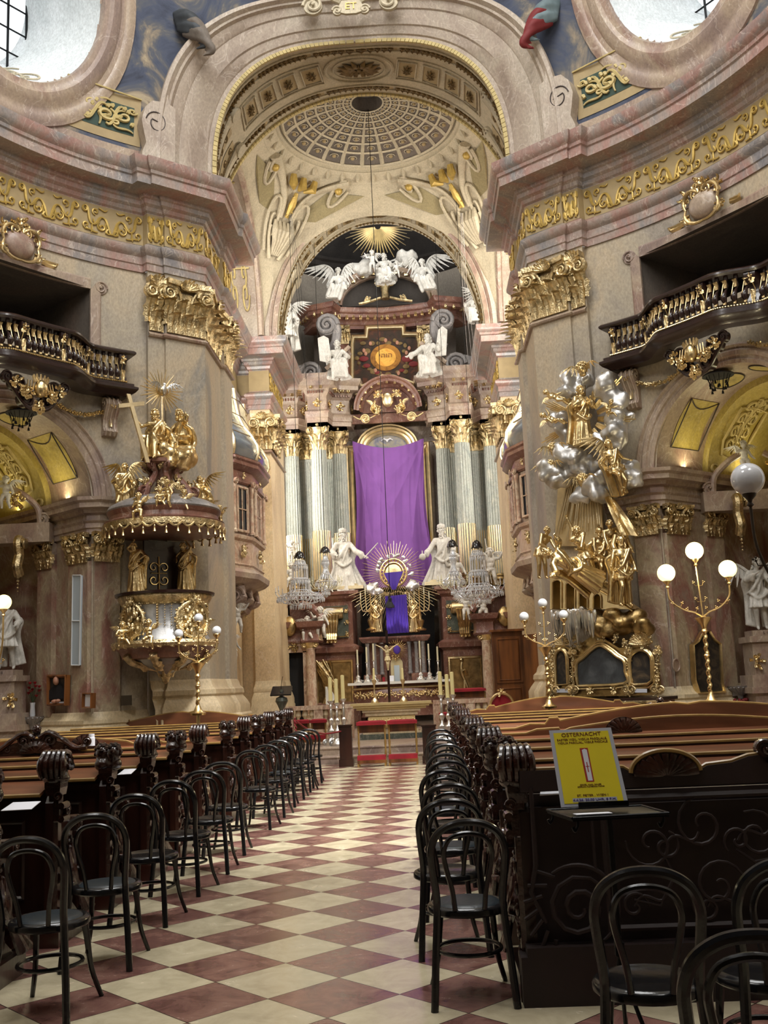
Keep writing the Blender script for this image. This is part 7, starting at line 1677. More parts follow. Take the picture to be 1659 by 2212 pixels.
# chapel statues at both edges with their pedestals
P_WH = dict(re=(-.17,.0,.64),rh=(-.12,-.12,.56),le=(.18,-.02,.66),lh=(.14,-.14,.6),rk=(-.06,-.08,.29),rf=(-.08,-.02,.04),lk=(.07,0,.28),lf=(.1,.04,.04),robe='knee',cloak=1.3,look=(.5,-.8,-.1),hair=2)
P_WA = dict(re=(-.14,-.08,.7),rh=(.0,-.14,.78),le=(.18,-.02,.66),lh=(.2,-.14,.6),rk=(-.05,-.08,.28),rf=(-.04,-.02,.04),robe='knee',cloak=1,look=(.8,-.6,.1),hair=2,head=(.03,-.03,.92))
for sd, px, py, Y, h, lb in ((-1,12,1448,17.9,1.28,'white marble robed statue on a pedestal at the left edge'),(1,1645,1362,17.9,1.26,'white marble winged angel on a pedestal at the right edge')):
    c = at(px,py,Y); statue('marble_statue','wh%d'%sd,P_WH if sd < 0 else P_WA,'statue_white',c,h,lb,'statue',FRR*sd*-.5,wings=None if sd < 0 else (.5,(.9,.4,-.1),(0,.1,1)))
    t = thing('pedestal','stepped marble pedestal with gilded scroll under the %s statue'%('left white' if sd < 0 else 'right angel'),'pedestal',V(c.x,c.y,0))
    mb = MB(); z = c.z
    for w_, z0_, z1_ in ((.30,z-.10,z),(.42,z-.2,z-.10),(.36,z-.75,z-.2),(.46,z-.95,z-.75),(.5,z-1.05,z-.95),(.42,0,z-1.05)): mb.box((c.x,c.y+.0,(z0_+z1_)/2),(w_*1.5,w_*1.5,z1_-z0_))
    mb.build('stepped_block','stone_panel' if 0 else 'stone_pink',t); mb = MB(); cluster(mb,V(c.x-sd*.0+.22*(1 if sd < 0 else -1),c.y-.3,z-.5),V(1,0,0),ZU,V(0,-1,0),.18,6,3); mb.build('gilded_scroll','gold',t)
    text(t,'S. R' if sd < 0 else 'S. G',(c.x,c.y-.24,z-.05),(1,0,0),(0,0,1),.07,'line_dark')
for sd, px, py, Y, lb in ((-1,12,1100,17.6,'white marble cherub bust over the left chapel altar'),(1,1612,1025,17.6,'white marble cherub above the globe in right chapel')):
    c = at(px,py,Y); statue('marble_putto','pc',dict(PUT,look=(.2,-1,0)),'statue_white',c,.62,lb,'statue',0,wings=(.36,(.8,.4,.2),(0,.1,1)))
    t = thing('altar_gable','curved marble gable with gilded scrolls behind the %s chapel cherub'%SDN[sd],'gable',c); mb = MB(); cc = c+V(sd*.25,.35,-.05)
    for e in (-1,1): mb.tube(smoothpath([cc+V(e*.75,0,-.2),cc+V(e*.7,0,.1),cc+V(e*.45,0,.35),cc+V(e*.2,0,.5)],5),.06,8); mb.volute(cc+V(e*.8,-.02,-.1),(e,0,0),(0,0,1),.12,.4,1.5,1,.4)
    mb.box(cc+V(0,.1,-.35),(1.9,.4,.35)); mb.build('gable_scrolls','stone_pink',t); mb = MB(); cluster(mb,cc+V(.35,-.2,.25),V(1,0,0),ZU,V(0,-1,0),.25,9,5); cluster(mb,cc+V(-.3,-.2,.0),V(1,0,0),ZU,V(0,-1,0),.16,7,6); mb.build('gilded_foliage','gold',t)
    # altar columns / brackets at the frame edge
    x0 = 42 if sd < 0 else 1594; y0 = 1165 if sd < 0 else 1075; p = at(x0,y0+35,17.7); t = thing('gilded_console','gilded scroll console with hanging husks in the %s chapel'%SDN[sd],'console',p); mb = MB(); 
    mb.tube(smoothpath([p+V(0,0,.3),p+V(0,-.08,.2),p+V(0,-.02,0),p+V(0,-.1,-.2),p+V(0,0,-.35)],5),.09,8); mb.volute(p+V(.1,-.05,.2),(0,-1,0),(0,0,1),.1,.4,1.4); cluster(mb,p+V(0,-.1,-.2),V(1,0,0),ZU,V(0,-1,0),.14,6,4)
    for k in range(5): mb.ell(p+V(.0,-.05,-.4-.06*k),.03*(1-k*.12),6,5)
    mb.build('scroll_and_husks','gold_leafy',t)
# painted cloth stucco breaking over the arch edge
for sd, ang, m1, m2 in ((-1,rad(62.3),'clothes_slate','plaster_brown'),(1,rad(58.0),'clothes_blue','crimson')):
    c = DM(sd,ang,14.15 if sd < 0 else 13.75,.25); t = thing('stucco_drapery','coloured stucco drapery spilling over the arch, %s of the keystone'%SDN[sd],'drapery',c); n = (DM(sd,ang,14,1)-DM(sd,ang,14,0)); u = V(sd*-1,0,0)
    for k, m_ in enumerate((m1,m2)):
        mb = MB(); R_ = random.Random(k+sd)
        for q in range(5): mb.tube(smoothpath([c+u*(-.42+.02*q+.1*k)+ZU*(.40-.08*q-.1*k)+n*.02,c+u*(-.2+.05*q+.1*k)+ZU*(.34-.11*q-.12*k)+n*(.14+.05*(q%2)),c+u*(.02+.05*q+.1*k)+ZU*(.2-.13*q-.14*k)+n*(.1-.05*(q%2)),c+u*(.16-.04*q+.12*k)+ZU*(.02-.1*q-.16*k)+n*.06],5),[.05,.07,.08,.09,.085,.09,.08,.08,.085,.08,.07,.06,.05,.04,.03,.02],8)
        mb = blob(mb,.03,2); mb.build('folded_cloth',m_,t)
# keystone cartouche with lettering
c = arcpt(pi/2,1.0,.36)+V(-.04,0,-.60); kt = thing('keystone_cartouche','stone banner cartouche lettered ET above the great arch','cartouche',c)
mb = MB(); mb.prism([c+V(-.26,0,.02),c+V(-.2,0,.26),c+V(.2,0,.26),c+V(.26,0,.02),c+V(.1,0,-.03),c+V(-.1,0,-.03)],(0,-.06,0))
for e in (-1,1): mb.volute(c+V(e*.27,-.05,.06),(e,0,0),(0,0,1),.10,.5,1.3,1,.6); mb.tube(smoothpath([c+V(e*.2,-.03,.25),c+V(e*.36,-.06,.34),c+V(e*.3,-.05,.5)],5),.06,7); mb.volute(c+V(e*.75,-.02,.22),(e,0,0),(0,0,1),.2,.4,1.5,1,.4)
mb.build('stone_scroll','plaster_cream',kt); text(kt,'ET',c+V(0,-.066,.12),(1,0,0),(0,0,1),.20,'orn_gold',width=.22,ext=.01)
# small vessel and heads on the left ledges
c = V(-4.35,15.4,1.03); mb = MB(); q = at(183,1578,10.5); mb.lathe([(0,0),(.035,0),(.035,.08),(.03,.085),(.03,.12),(0,.12)],V(q.x,10.72,1.16-.15),12); mb.build('white_jar','paper',label='small white jar standing on a left pew ledge',cat='jar')
# ================================================================ CHANCEL AND HIGH ALTAR
def X(px, py, Y): return at(px,py,Y)
# oriels in the choir walls
for sd in (-1,1):
    S = SDN[sd]; t = thing('oriel','marble oriel box with glazed onion roof on the %s choir wall'%S,'oriel',U(sd,3.8,24.6,4.2))
    pl = [(4.25,22.7),(3.5,22.95),(3.14,23.8),(3.14,25.4),(3.5,26.25),(4.25,26.5)]; W = WP(sd,pl)
    for nm, m_, pr in (('corbel','stone_pink',[(-.75,3.45),(-.55,3.55),(-.45,3.75),(-.2,3.95),(.0,4.0),(.1,4.08),(.12,4.2),(.05,4.26),(0,4.3)]),('parapet','stone_brecc',[(-.03,4.3),(-.03,4.36),(.0,4.4),(-.05,4.44),(-.05,4.95),(.03,5.0),(.05,5.06),(-.02,5.1)]),('window_wall','stone_pink',[(-.04,5.1),(-.04,6.3)]),('oriel_cornice','stone_red',[(-.02,6.3),(.03,6.34),(.04,6.42),(.0,6.46),(.0,6.6),(.08,6.64),(.16,6.72),(.16,6.8),(.2,6.84),(.2,6.9),(-.1,6.95)])):
        mb = MB(); mb.sweep(W,pr,side=-sd); mb.build(nm,m_,t)
    dome = [(.10,6.95),(.16,7.1),(.14,7.3),(.0,7.55),(-.2,7.8),(-.34,8.1),(-.42,8.5),(-.45,8.8)]
    mb = MB(); mb.sweep(W,dome,side=-sd); mb.build('glazed_roof','glass_dome',t)
    for i in range(1,5):
        mb = MB(); p = Vector(W[i]); b_ = (Vector(W[i-1])-p).normalized()+(Vector(W[i+1])-p).normalized(); b_ = -b_.normalized()
        mb.tube([V(p.x+b_.x*o,p.y+b_.y*o,z) for o, z in dome],.05,7); mb.tube([V(p.x+b_.x*(o+.03),p.y+b_.y*(o+.03),z) for o, z in dome],.02,6); mb.build('gilded_rib','gold_light',t)
    mb = MB(); 
    for o, z in dome[1:-1]: 
        pts = []
        for i in range(len(W)):
            p = Vector(W[i]); c_ = Vector((CX+sd*4.25,24.6)); pts.append(V(p.x+(p-c_).normalized().x*o*.9,p.y+(p-c_).normalized().y*o*.9,z))
        mb.tube(pts,.012,4)
    for i in range(len(W)-1):
        a, b = Vector(W[i]), Vector(W[i+1])
        for k in range(7): mb.ell(V(*a.lerp(b,(k+.5)/7),7.0),(.05,.05,.1),6,5)
    mb.build('glazing_bars','gold_dark',t)
    for i in range(len(W)-1):
        a, b = Vector(W[i]), Vector(W[i+1]); d = (b-a); L_ = d.length; d.normalize(); n = Vector((d.y,-d.x))*(-sd)
        q = lambda s,z,o=0: V(a.x+d.x*s+n.x*o,a.y+d.y*s+n.y*o,z)
        mb = MB(); mb.add([q(L_*.28,5.2,-.02),q(L_*.72,5.2,-.02),q(L_*.72,6.2,-.02),q(L_*.28,6.2,-.02)],[(0,1,2,3)]); g = mb.build('window','glass_dark',t,smooth=0)
        mb = MB(); mb.tube([q(L_*.5,5.2,0),q(L_*.5,6.2,0)],.015,5); mb.tube([q(L_*.28,5.7,0),q(L_*.72,5.7,0)],.015,5); mb.frame3([q(L_*.28,5.2,0),q(L_*.72,5.2,0),q(L_*.72,6.2,0),q(L_*.28,6.2,0)],[(-.02,0),(0,.04),(.04,.03),(.05,0)],V(n.x,n.y,0)); mb.build('window_frame','stone_brecc',g)
        for e in (.1,.9):
            mb = MB(); mb.lathe([(.06,5.12),(.06,5.18),(.045,5.2),(.04,6.1),(.055,6.14),(.06,6.28)],q(L_*e,0,.03),10); mb.volute(q(L_*e,6.32,.1),(d.x,d.y,0),ZU,.08,.4,1.4,1,.5); mb.build('colonnette','stone_brecc',t)
        mb = MB(); cluster(mb,q(L_*.5,4.7,.02),V(d.x,d.y,0),ZU,V(n.x,n.y,0),.22*min(1,L_),10,i); cluster(mb,q(L_*.5,6.5,.06),V(d.x,d.y,0),ZU,V(n.x,n.y,0),.12,6,i+4); mb.build('gilded_panel','gold_leafy',t)
    mb = MB()
    for y in (23.6,24.6,25.6):
        mb.tube(smoothpath([U(sd,3.5,y,3.95),U(sd,3.4,y,3.7),U(sd,3.7,y,3.5),U(sd,3.95,y,3.3),U(sd,4.15,y,2.95)],5),[.13,.14,.12,.1,.08]*5,8); mb.volute(U(sd,3.55,y-.1,3.72),(-sd,0,0),ZU,.2,.4,1.5,1,.5)
    mb.build('corbel_scroll','stone_pink',t)
    mb = MB(); 
    for y in (23.2,24.1,25.1,26): cluster(mb,U(sd,3.75,y,3.45),V(0,1,0),ZU,V(-sd,0,0),.2,6,int(y*3))
    mb.build('corbel_gilding','gold_leafy',t)
    for k, (u_, y_, z_, rz_) in enumerate(((3.15,23.9,6.93,.5),(3.55,23.2,6.93,0))):
        statue('gilded_putto','p3',P_P3,'gold',U(sd,u_,y_,z_),.62,'gilded putto sitting on the %s oriel cornice, %s of two'%(S,('inner','outer')[k]),'statue',sd*-.8,wings=(.3,(.8,.5,.3),(0,.1,1)))
    gr = [('p1',3.65,23.2,3.02,.75),('p2',3.6,24.0,2.85,.8),('p3',3.75,23.5,2.35,.7),('p2',3.9,23.2,1.85,.7),('p1',3.8,24.4,2.2,.7)]
    for k, (kk, u_, y_, z_, h_) in enumerate(gr):
        statue('marble_putto',kk,{'p1':P_P1,'p2':P_P2,'p3':P_P3}[kk],'statue_white',U(sd,u_,y_,z_),h_,'white marble putto under the %s oriel, %s of five from above'%(S,('first','second','third','fourth','lowest')[k]),'statue',sd*-.6,wings=(.36,(.8,.5,.3),(0,.1,1)))
    mb = MB()
    for k in range(14): cluster(mb,U(sd,3.95+.1*sin(k),23.1+.12*k*.8,2.6-.1*k),V(0,1,0),ZU,V(-sd,0,0),.22,7,k+50)
    mb.tube(smoothpath([U(sd,4.05,23.4,3.2),U(sd,3.8,23.6,2.5),U(sd,4.1,23.3,1.8),U(sd,4.1,23.8,1.2)],6),.09,7); mb.build('gilded_relief','gold_dark',label='gilded leafy bracket beneath the %s oriel putti'%S,cat='relief')
# ---------------- high altar architecture
def fluted(mb, c, r, z0, z1, n=20):
    c = Vector(c); mb.grid(lambda u,v: c+V(cos(2*pi*u),sin(2*pi*u),0)*r*(1.0-.12*v*v)*(1-.085*abs(sin(n*pi*u))**.6)+V(0,0,z0+(z1-z0)*v),n*6,6,cu=True)
FZ = .3
cols = []
for sd in (-1,1):
    S = SDN[sd]
    for u_, Y_, r_, nm in ((3.30,33.0,.26,'outermost'),(2.33,32.3,.28,'front'),(1.72,33.0,.26,'innermost')):
        c = U(sd,u_,Y_,0); t = thing('altar_column','fluted grey-green column, %s of the %s trio on the high altar'%(nm,S),'column',c+V(0,0,4.5),0)
        z1_ = 9.1; mb = MB(); fluted(mb,c,r_,4.85,z1_); fs_ = mb.build('fluted_shaft','stone_column',t)
        mb = MB(); mb.lathe([(r_*1.35,4.5),(r_*1.35,4.6),(r_*1.2,4.62),(r_*1.28,4.7),(r_*1.1,4.76),(r_*1.15,4.82),(r_*1.02,4.87)],c,20); mb.build('column_base','gold_dark',t)
        mb = MB()
        for k in range(20): a = 2*pi*k/20; mb.tube([c+V(cos(a)*r_*.985,sin(a)*r_*.985,4.88),c+V(cos(a)*r_*.965,sin(a)*r_*.965,6.45)],.026,6)
        mb.build('gilded_cabling','gold_light',fs_)
        mb = MB(); ccapital(mb,c,r_*.92,z1_,9.98); mb.build('gilded_capital','gold_leafy',t)
    for u_, Y_, w_ in ((2.85,33.5,.52),(2.0,33.6,.45)):
        c = U(sd,u_,Y_,0); mb = MB(); t = thing('altar_pilaster','fluted pilaster behind the %s altar columns, %s one'%(S,'outer' if u_ > 2.5 else 'inner'),'pilaster',c+V(0,0,4.5)); mb.box(c+V(0,.1,6.9),(w_,.3,4.6))
        for k in range(7): x_ = -w_/2+w_*(k+.5)/7; mb.tube([c+V(x_,-.05,4.9),c+V(x_,-.05,9.0)],w_/19,6)
        mb.build('fluted_shaft','stone_column',t); mb = MB()
        for k in range(6): x_ = -w_/2+w_*(k+1)/7; mb.tube([c+V(x_,-.065,4.9),c+V(x_,-.065,6.4)],w_/24,5)
        mb.build('gilded_cabling','gold_light',t)
        mb = MB(); capital(mb,(c.x-w_/2,c.y-.05),(c.x+w_/2,c.y-.05),(0,-1),9.1,9.98,2); mb.build('gilded_capital','gold_leafy',t)
# back wall of the altar
mb = MB()
for sd in (-1,1): mb.sweep(WP(sd,[(4.4,33.5),(3.0,33.9),(1.3,34.1)]),[(0,0),(0,15.0 if 0 else 11.5)],side=-sd)
mb.add([U(1,x,34.1,z) for x, z in ((-1.3,9.3),(1.3,9.3),(1.3,12),(-1.3,12))],[(0,1,2,3)])
struct(mb,'wall_altar_back','stone_pink')
AE = [(0,9.98),(.03,9.98),(.03,10.12),(.06,10.14),(.06,10.28),(.1,10.34),(.02,10.4),(.0,10.42),(0,10.86),(.04,10.9),(.1,10.98),(.12,11.06),(.16,11.1),(.34,11.14),(.34,11.28),(.38,11.32),(.44,11.44),(.44,11.52),(0,11.58),(-.6,11.6)]
for sd in (-1,1):
    pth = [(3.9,33.3),(3.55,32.75),(3.05,32.75),(2.75,33.2),(2.62,32.0),(2.0,32.0),(1.9,32.55),(1.3,32.75),(1.25,33.4)]
    mb = MB(); mb.sweep(WP(sd,pth),AE,side=-sd); mb.sweep(WP(sd,pth),[(0,9.98),(-.9,9.98)],side=-sd); struct(mb,'trim_altar_entablature_'+SDN[sd],'stone_red' if 0 else 'stone_pink')
    mo = MB(); mg = MB(); W = [Vector(p) for p in WP(sd,pth)]
    for a, b in zip(W,W[1:]):
        d = b-a; L_ = d.length; d.normalize(); n = Vector((d.y,-d.x))*(-sd); k = max(1,int(L_/.21))
        for i in range(k):
            p = a+d*L_*(i+.5)/k; q = V(p.x+n.x*.25,p.y+n.y*.25,11.2)
            mo.box(q+V(0,0,-.06),(.09,.12,.12),atan2(n.y,n.x)+pi/2); mo.leaf(V(p.x+n.x*.33,p.y+n.y*.33,11.13),(0,0,-1),(n.x,n.y,0),.14,.1,.3,2,4)
        for i in range(int(L_/.09)): p = a+d*(.045+.09*i); mg.box(V(p.x+n.x*.12,p.y+n.y*.12,10.98),(.05,.05,.07),atan2(n.y,n.x)+pi/2)
        if L_ > .4: 
            for i in range(max(1,int(L_/.4))): p = a+d*L_*(i+.5)/max(1,int(L_/.4)); cluster(mo,V(p.x+n.x*.02,p.y+n.y*.02,10.64),V(d.x,d.y,0),ZU,V(n.x,n.y,0),.2,8,i)
    struct(mo,'trim_altar_brackets_'+SDN[sd],'gold'); struct(mg,'trim_altar_dentils_'+SDN[sd],'stone_red')
# raised arch over the altarpiece
AY = 32.8; ac = V(CX-.02,AY,10.42)
mb = MB(); PRF = [(.84,.0),(.84,-.12),(.88,-.16),(.92,-.2),(.95,-.42),(1.03,-.44),(1.07,-.52),(1.12,-.54),(1.14,0)]
mb.grid(lambda u,v: ac+V(PRF[round(v*8)][0]*cos(pi*u),PRF[round(v*8)][1],PRF[round(v*8)][0]*sin(pi*u)),36,8); mb.add([ac+V(.86*cos(pi*i/24),.0,.86*sin(pi*i/24)) for i in range(25)],[tuple(range(25))])
mb.prism([ac+V(-1.5,.1,0),ac+V(1.5,.1,0),ac+V(1.5,.1,-.32),ac+V(-1.5,.1,-.32)],(0,.1,0)); struct(mb,'trim_altar_arch','stone_red')
mb = MB()
for k in range(11): a = pi*(k+.5)/11; mb.box(ac+V(.94*cos(a),-.36,.94*sin(a)),(.08,.1,.1)); mb.leaf(ac+V(1.0*cos(a),-.42,1.0*sin(a)),(-cos(a),0,-sin(a)),(0,-1,0),.13,.09,.2,2,4)
struct(mb,'trim_altar_arch_brackets','gold')
t = thing('angel_cartouche','gilded cartouche held by two kneeling angels above the altarpiece','cartouche',ac+V(0,-.3,-.1)); mb = MB(); c = ac+V(0,-.3,.34)
mb.ell(c,(.2,.1,.26),14,10); mb.build('gilded_shield','gold_light',t); mb = MB()
for e in (-1,1): cluster(mb,c+V(e*.3,-.05,.2),V(e,0,0),ZU,V(0,-1,0),.22,8,3); mb.volute(c+V(e*.75,-.05,-.62),(e,0,0),ZU,.16,.4,1.6,1,.2); mb.tube(smoothpath([c+V(e*.2,0,-.3),c+V(e*.5,0,-.55),c+V(e*.9,0,-.62),c+V(e*1.15,0,-.5)],5),.03,6)
mb.build('scrollwork','gold',t)
for e in (-1,1): statue('gilded_angel','angelB',P_ANS,'gold',c+V(e*.42,-.1,-.55),.62,'small gilded angel kneeling at the %s of the shield over the arch'%('left' if e < 0 else 'right'),'statue',-e*.8,wings=(.34,(.8,.5,.5),(0,.1,1)),mir=e)
# altarpiece frame with arched top, painting and purple Lenten cloth
t = thing('altarpiece','gilt framed altarpiece with clouded arched top behind the purple cloth','painting',V(CX-.1,33.3,4.6)); YA = 33.35
cx_ = X(843,1100,YA).x; top_ = X(843,925,YA).z; hw = 1.22
ha = .86; zs_ = top_-.62
out = [V(cx_-hw,YA,4.7),V(cx_-hw,YA,zs_-.1),V(cx_-ha,YA,zs_-.1)]+[V(cx_-ha*cos(pi*i/20),YA,zs_+.58*sin(pi*i/20)) for i in range(0,21)]+[V(cx_+ha,YA,zs_-.1),V(cx_+hw,YA,zs_-.1),V(cx_+hw,YA,4.7)]
mb = MB(); mb.add([p+V(0,.05,0) for p in out],[tuple(range(len(out)))]); mb.build('painted_field','paint_cloud',t,smooth=0)
mb = MB(); mb.frame3(out,[(-.02,0),(.0,.1),(.06,.14),(.12,.1),(.16,.12),(.2,0)],(0,-1,0)); mb.frame3(out,[(.02,0),(.0,.1),(-.06,.14),(-.12,.1),(-.16,.12),(-.2,0)],(0,-1,0)); mb.build('gilded_frame','gold_light',t)
mb = MB(); c = V(cx_,YA-.02,top_-.42)
for e in (-1,1): mb.tube([c,c+V(e*.1,0,.06),c+V(e*.2,0,.0)],[.03,.03,.01],5)
mb.ell(c,(.04,.03,.06),8,6); mb.build('painted_dove','paper',t)
YC = 33.0; tl, tr, bl, br = X(761,953,YC), X(915,947,YC), X(768,1273,YC), X(938,1263,YC)
def clothf(u, v):
    top = tl.lerp(tr,u)+ZU*(-.30*sin(pi*u)**1.0*(1)*.9); bot = bl.lerp(br,u)+ZU*(.22*(u-.5)**2*0); p = top.lerp(bot,v)
    # narrows a little at mid height, folds radiate from the two hung corners
    p.x += (.5-u)*.18*sin(pi*min(1,v*1.3)); e = abs(u-.5)*2
    rad_ = atan2(v*4.8,min(u,1-u)*2.4+.02)
    rg = lambda x: 1-2*abs(sin(x))**.6
    fold = .10*rg(rad_*9)*(.3+.7*e)*min(1,v*2.2)*(1-.45*v)+.11*(.2+.8*e)*rg(u*15+1.2*sin(3*v))*min(1,v*1.3)+.02*sin(u*60+5*v)*e
    return p+V(0,-fold-.12*sin(pi*u)*v*.5,0)
spot('altar_top_spot', (CX, 22.8, 6.5), (CX, 23.6, 1.1), 60, (1,.9,.5), 18, .1)
mb = MB(); mb.grid(clothf,150,90); mb.build('purple_cloth','purple_cloth',label='large purple Lenten cloth hung over the main altarpiece',cat='cloth',smooth=80)
# upper storey
UY = 32.9; t = thing('upper_painting','glowing painting of angels in shaped gilt frame above altar','painting',X(835,830,UY))
fr = [(760,832),(760,745),(762,728),(790,728),(792,708),(872,706),(873,722),(903,722),(906,740),(908,812),(893,830),(870,822),(850,815),(825,815),(800,828),(785,836),(767,838)]
P = [X(a,b,UY) for a, b in fr]; c = sum(P,Vector())/len(P); mb = MB(); mb.add([c]+P,[(0,i+1,(i+1)%len(P)+1) for i in range(len(P))]); mb.build('painted_field','paint_glow',t,smooth=0)
mb = MB(); mb.frame3(P,[(-.08,0),(-.06,.1),(-.02,.14),(.02,.1),(.06,.1),(.1,0)],(0,-1,0)); mb.build('gilded_frame','gold_light',t)
for r_, m_ in ((.52,'glory_outer'),(.36,'glory_inner')): mb = MB(); mb.ell(X(833,772,UY-.02-.01*(r_ < .4)),(r_,.02,r_*.9),20,10); mb.build('painted_glory',m_,t)
text(t,'\u05d9\u05d4\u05d5\u05d4',X(833,768,UY-.1),(1,0,0),(0,0,1),.22,'poster_ink',width=.42,ext=.004)
mb = MB()
for px, py, w_ in ((786,775,.16),(792,790,.13),(880,775,.2),(893,786,.16),(815,805,.1),(840,812,.12),(868,800,.1)): mb.ell(X(px,py,UY-.02),(w_,.02,w_*.6),10,6)
mb.build('red_robes','crimson',t); mb = MB(); R_ = random.Random(12)
for k in range(26):
    a_ = 2*pi*k/26; r_ = R_.uniform(44,66); mb.ell(X(833+r_*cos(a_),774+r_*.75*sin(a_),UY-.015),(R_.uniform(.05,.13),.015,R_.uniform(.05,.1)),8,5)
mb.build('painted_clouds','gold_dark' if 0 else 'orn_brown',t); mb = MB()
for px, py in ((786,757),(790,764),(884,752),(878,762),(811,800),(826,812),(846,818),(861,806),(800,742),(858,740),(833,735)): mb.ell(X(px,py,UY-.03),(.055,.02,.075),8,6)
mb.build('painted_angels','skin',t)
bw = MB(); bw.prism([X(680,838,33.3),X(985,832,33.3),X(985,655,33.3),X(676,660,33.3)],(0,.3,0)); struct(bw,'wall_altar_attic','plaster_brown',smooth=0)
UE = [(0,0),(.03,0),(.03,.1),(.08,.14),(0,.17),(0,.28),(.06,.33),(.2,.36),(.2,.48),(.26,.5),(.32,.6),(.32,.66),(0,.68),(-.4,.7)]
zU = X(690,700,32.5).z-.1
for sd in (-1,1):
    pth = [(2.75,33.2),(2.4,32.5),(1.85,32.3),(1.7,32.75),(1.2,32.9),(0,33.1)]
    mb = MB(); mb.sweep(WP(sd,pth),[(o,zU+z) for o, z in UE],side=-sd); mb.sweep(WP(sd,pth),[(0,zU),(-.6,zU)],side=-sd); struct(mb,'trim_attic_entablature_'+SDN[sd],'stone_red')
    mg = MB(); W = [Vector(p) for p in WP(sd,pth)]
    for a, b in zip(W,W[1:]):
        d = b-a; L_ = d.length; d.normalize(); n = Vector((d.y,-d.x))*(-sd); k = max(1,int(L_/.22))
        for i in range(k): p = a+d*L_*(i+.5)/k; mg.box(V(p.x+n.x*.14,p.y+n.y*.14,zU+.36),(.09,.12,.14),atan2(n.y,n.x)+pi/2); mg.leaf(V(p.x+n.x*.21,p.y+n.y*.21,zU+.42),(0,0,-1),(n.x,n.y,0),.14,.1,.3,2,4)
    struct(mg,'trim_attic_brackets_'+SDN[sd],'gold')
    # volutes, capitals, scroll pediment pieces
    for px, py, r_, lb in (((706,702,.34,'upper grey stone volute beside the left attic capital') ,(672,806,.34,'lower grey stone volute behind the left seated evangelist')) if sd < 0 else ((958,692,.34,'upper grey stone volute beside the right attic capital'),(983,786,.34,'lower grey stone volute behind the right seated evangelist'))):
        c = X(px,py,31.75 if py < 750 else 32.0); mb = MB(); mb.volute(c,(sd*(-1 if py < 750 else 1),0,0),ZU,r_*1.05,.5,2.0,1,1.4); mb.tube(smoothpath([c+V(-sd*.1,.1,.25),c+V(-sd*.3,.1,-.1),c+V(-sd*.25,.1,-.6),c+V(0,.1,-.9)] if py < 750 else [c+V(sd*.2,.1,.2),c+V(sd*.5,.1,.1),c+V(sd*.7,.1,-.2)],5),.16,8); mb.build('stone_volute','stone_grey',label=lb,cat='volute')
    px = 741 if sd < 0 else 918; c = X(px,738,32.5); t = thing('attic_pilaster','gilded capital on the %s side of the glowing painting'%SDN[sd],'pilaster',c-V(0,0,1.2)); mb = MB(); mb.box(c-V(0,-.15,.75),(.34,.3,1.4)); mb.build('shaft','stone_red',t)
    mb = MB(); capital(mb,(c.x-.2,c.y-.02),(c.x+.2,c.y-.02),(0,-1),c.z-.1,c.z+.5,2); mb.build('gilded_capital','gold_leafy',t)
    mb = MB(); e = sd; cc = V(CX+e*.0,32.0,11.55); mb.grid(lambda u,v: cc+V(e*(1.15+1.0*(1-cos(u*1.35))+.0),-.1-.45*v,.15+.78*(1-u)**.8 if 0 else .85*cos(u*1.4)-.1),12,1)
    mb.grid(lambda u,v: cc+V(e*(1.15+1.0*(1-cos(u*1.35))),-.1-.5*0,(.85*cos(u*1.4)-.1)*(1-.0)-(.22)*v),12,1)
    mb.tube([cc+V(e*(1.15+1.0*(1-cos(u_*1.35))),-.5,.85*cos(u_*1.4)-.08) for u_ in [i/12 for i in range(13)]],.07,7); mb.tube([cc+V(e*(1.15+1.0*(1-cos(u_*1.35))),-.3,.85*cos(u_*1.4)-.22) for u_ in [i/12 for i in range(13)]],.09,7); struct(mb,'trim_scroll_pediment_'+SDN[sd],'stone_pink')
# segmental gable
gc = V(CX+.06,32.75,X(835,665,32.75).z+.12); GR = (1.75,1.15)
mb = MB(); PRF = [(.84,0),(.84,-.15),(.88,-.2),(.9,-.4),(.96,-.45),(1.0,-.5),(1.02,0)]
mb.grid(lambda u,v: gc+V(PRF[round(v*6)][0]*GR[0]*cos(pi*u),PRF[round(v*6)][1],PRF[round(v*6)][0]*GR[1]*sin(pi*u)),36,6); struct(mb,'trim_gable','stone_pink')
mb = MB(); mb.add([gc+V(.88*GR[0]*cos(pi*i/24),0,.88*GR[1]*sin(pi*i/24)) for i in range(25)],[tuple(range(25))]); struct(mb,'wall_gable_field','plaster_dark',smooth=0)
mb = MB()
for k in range(13): a = pi*(k+.5)/13; mb.box(gc+V(.9*GR[0]*cos(a),-.3,.9*GR[1]*sin(a)),(.12,.12,.14))
struct(mb,'trim_gable_brackets','gold')
c = gc+V(0,-.25,.35); mb = MB(); mb.tube([c+V(0,0,-.25),c,c+V(0,0,.28)],[.14,.12,.2],10)
for e in (-1,1): mb.volute(c+V(e*.22,-.05,.28),(e,0,0),ZU,.11,.4,1.4); mb.tube(smoothpath([c+V(e*.15,0,-.2),c+V(e*.5,0,-.3),c+V(e*.9,0,-.38)],5),.05,6); cluster(mb,c+V(e*.6,-.02,-.22),V(e,0,0),ZU,V(0,-1,0),.2,8,7)
mb.build('gilded_finial','gold_leafy',label='gilded lyre-shaped ornament with garlands inside the top gable',cat='ornament')
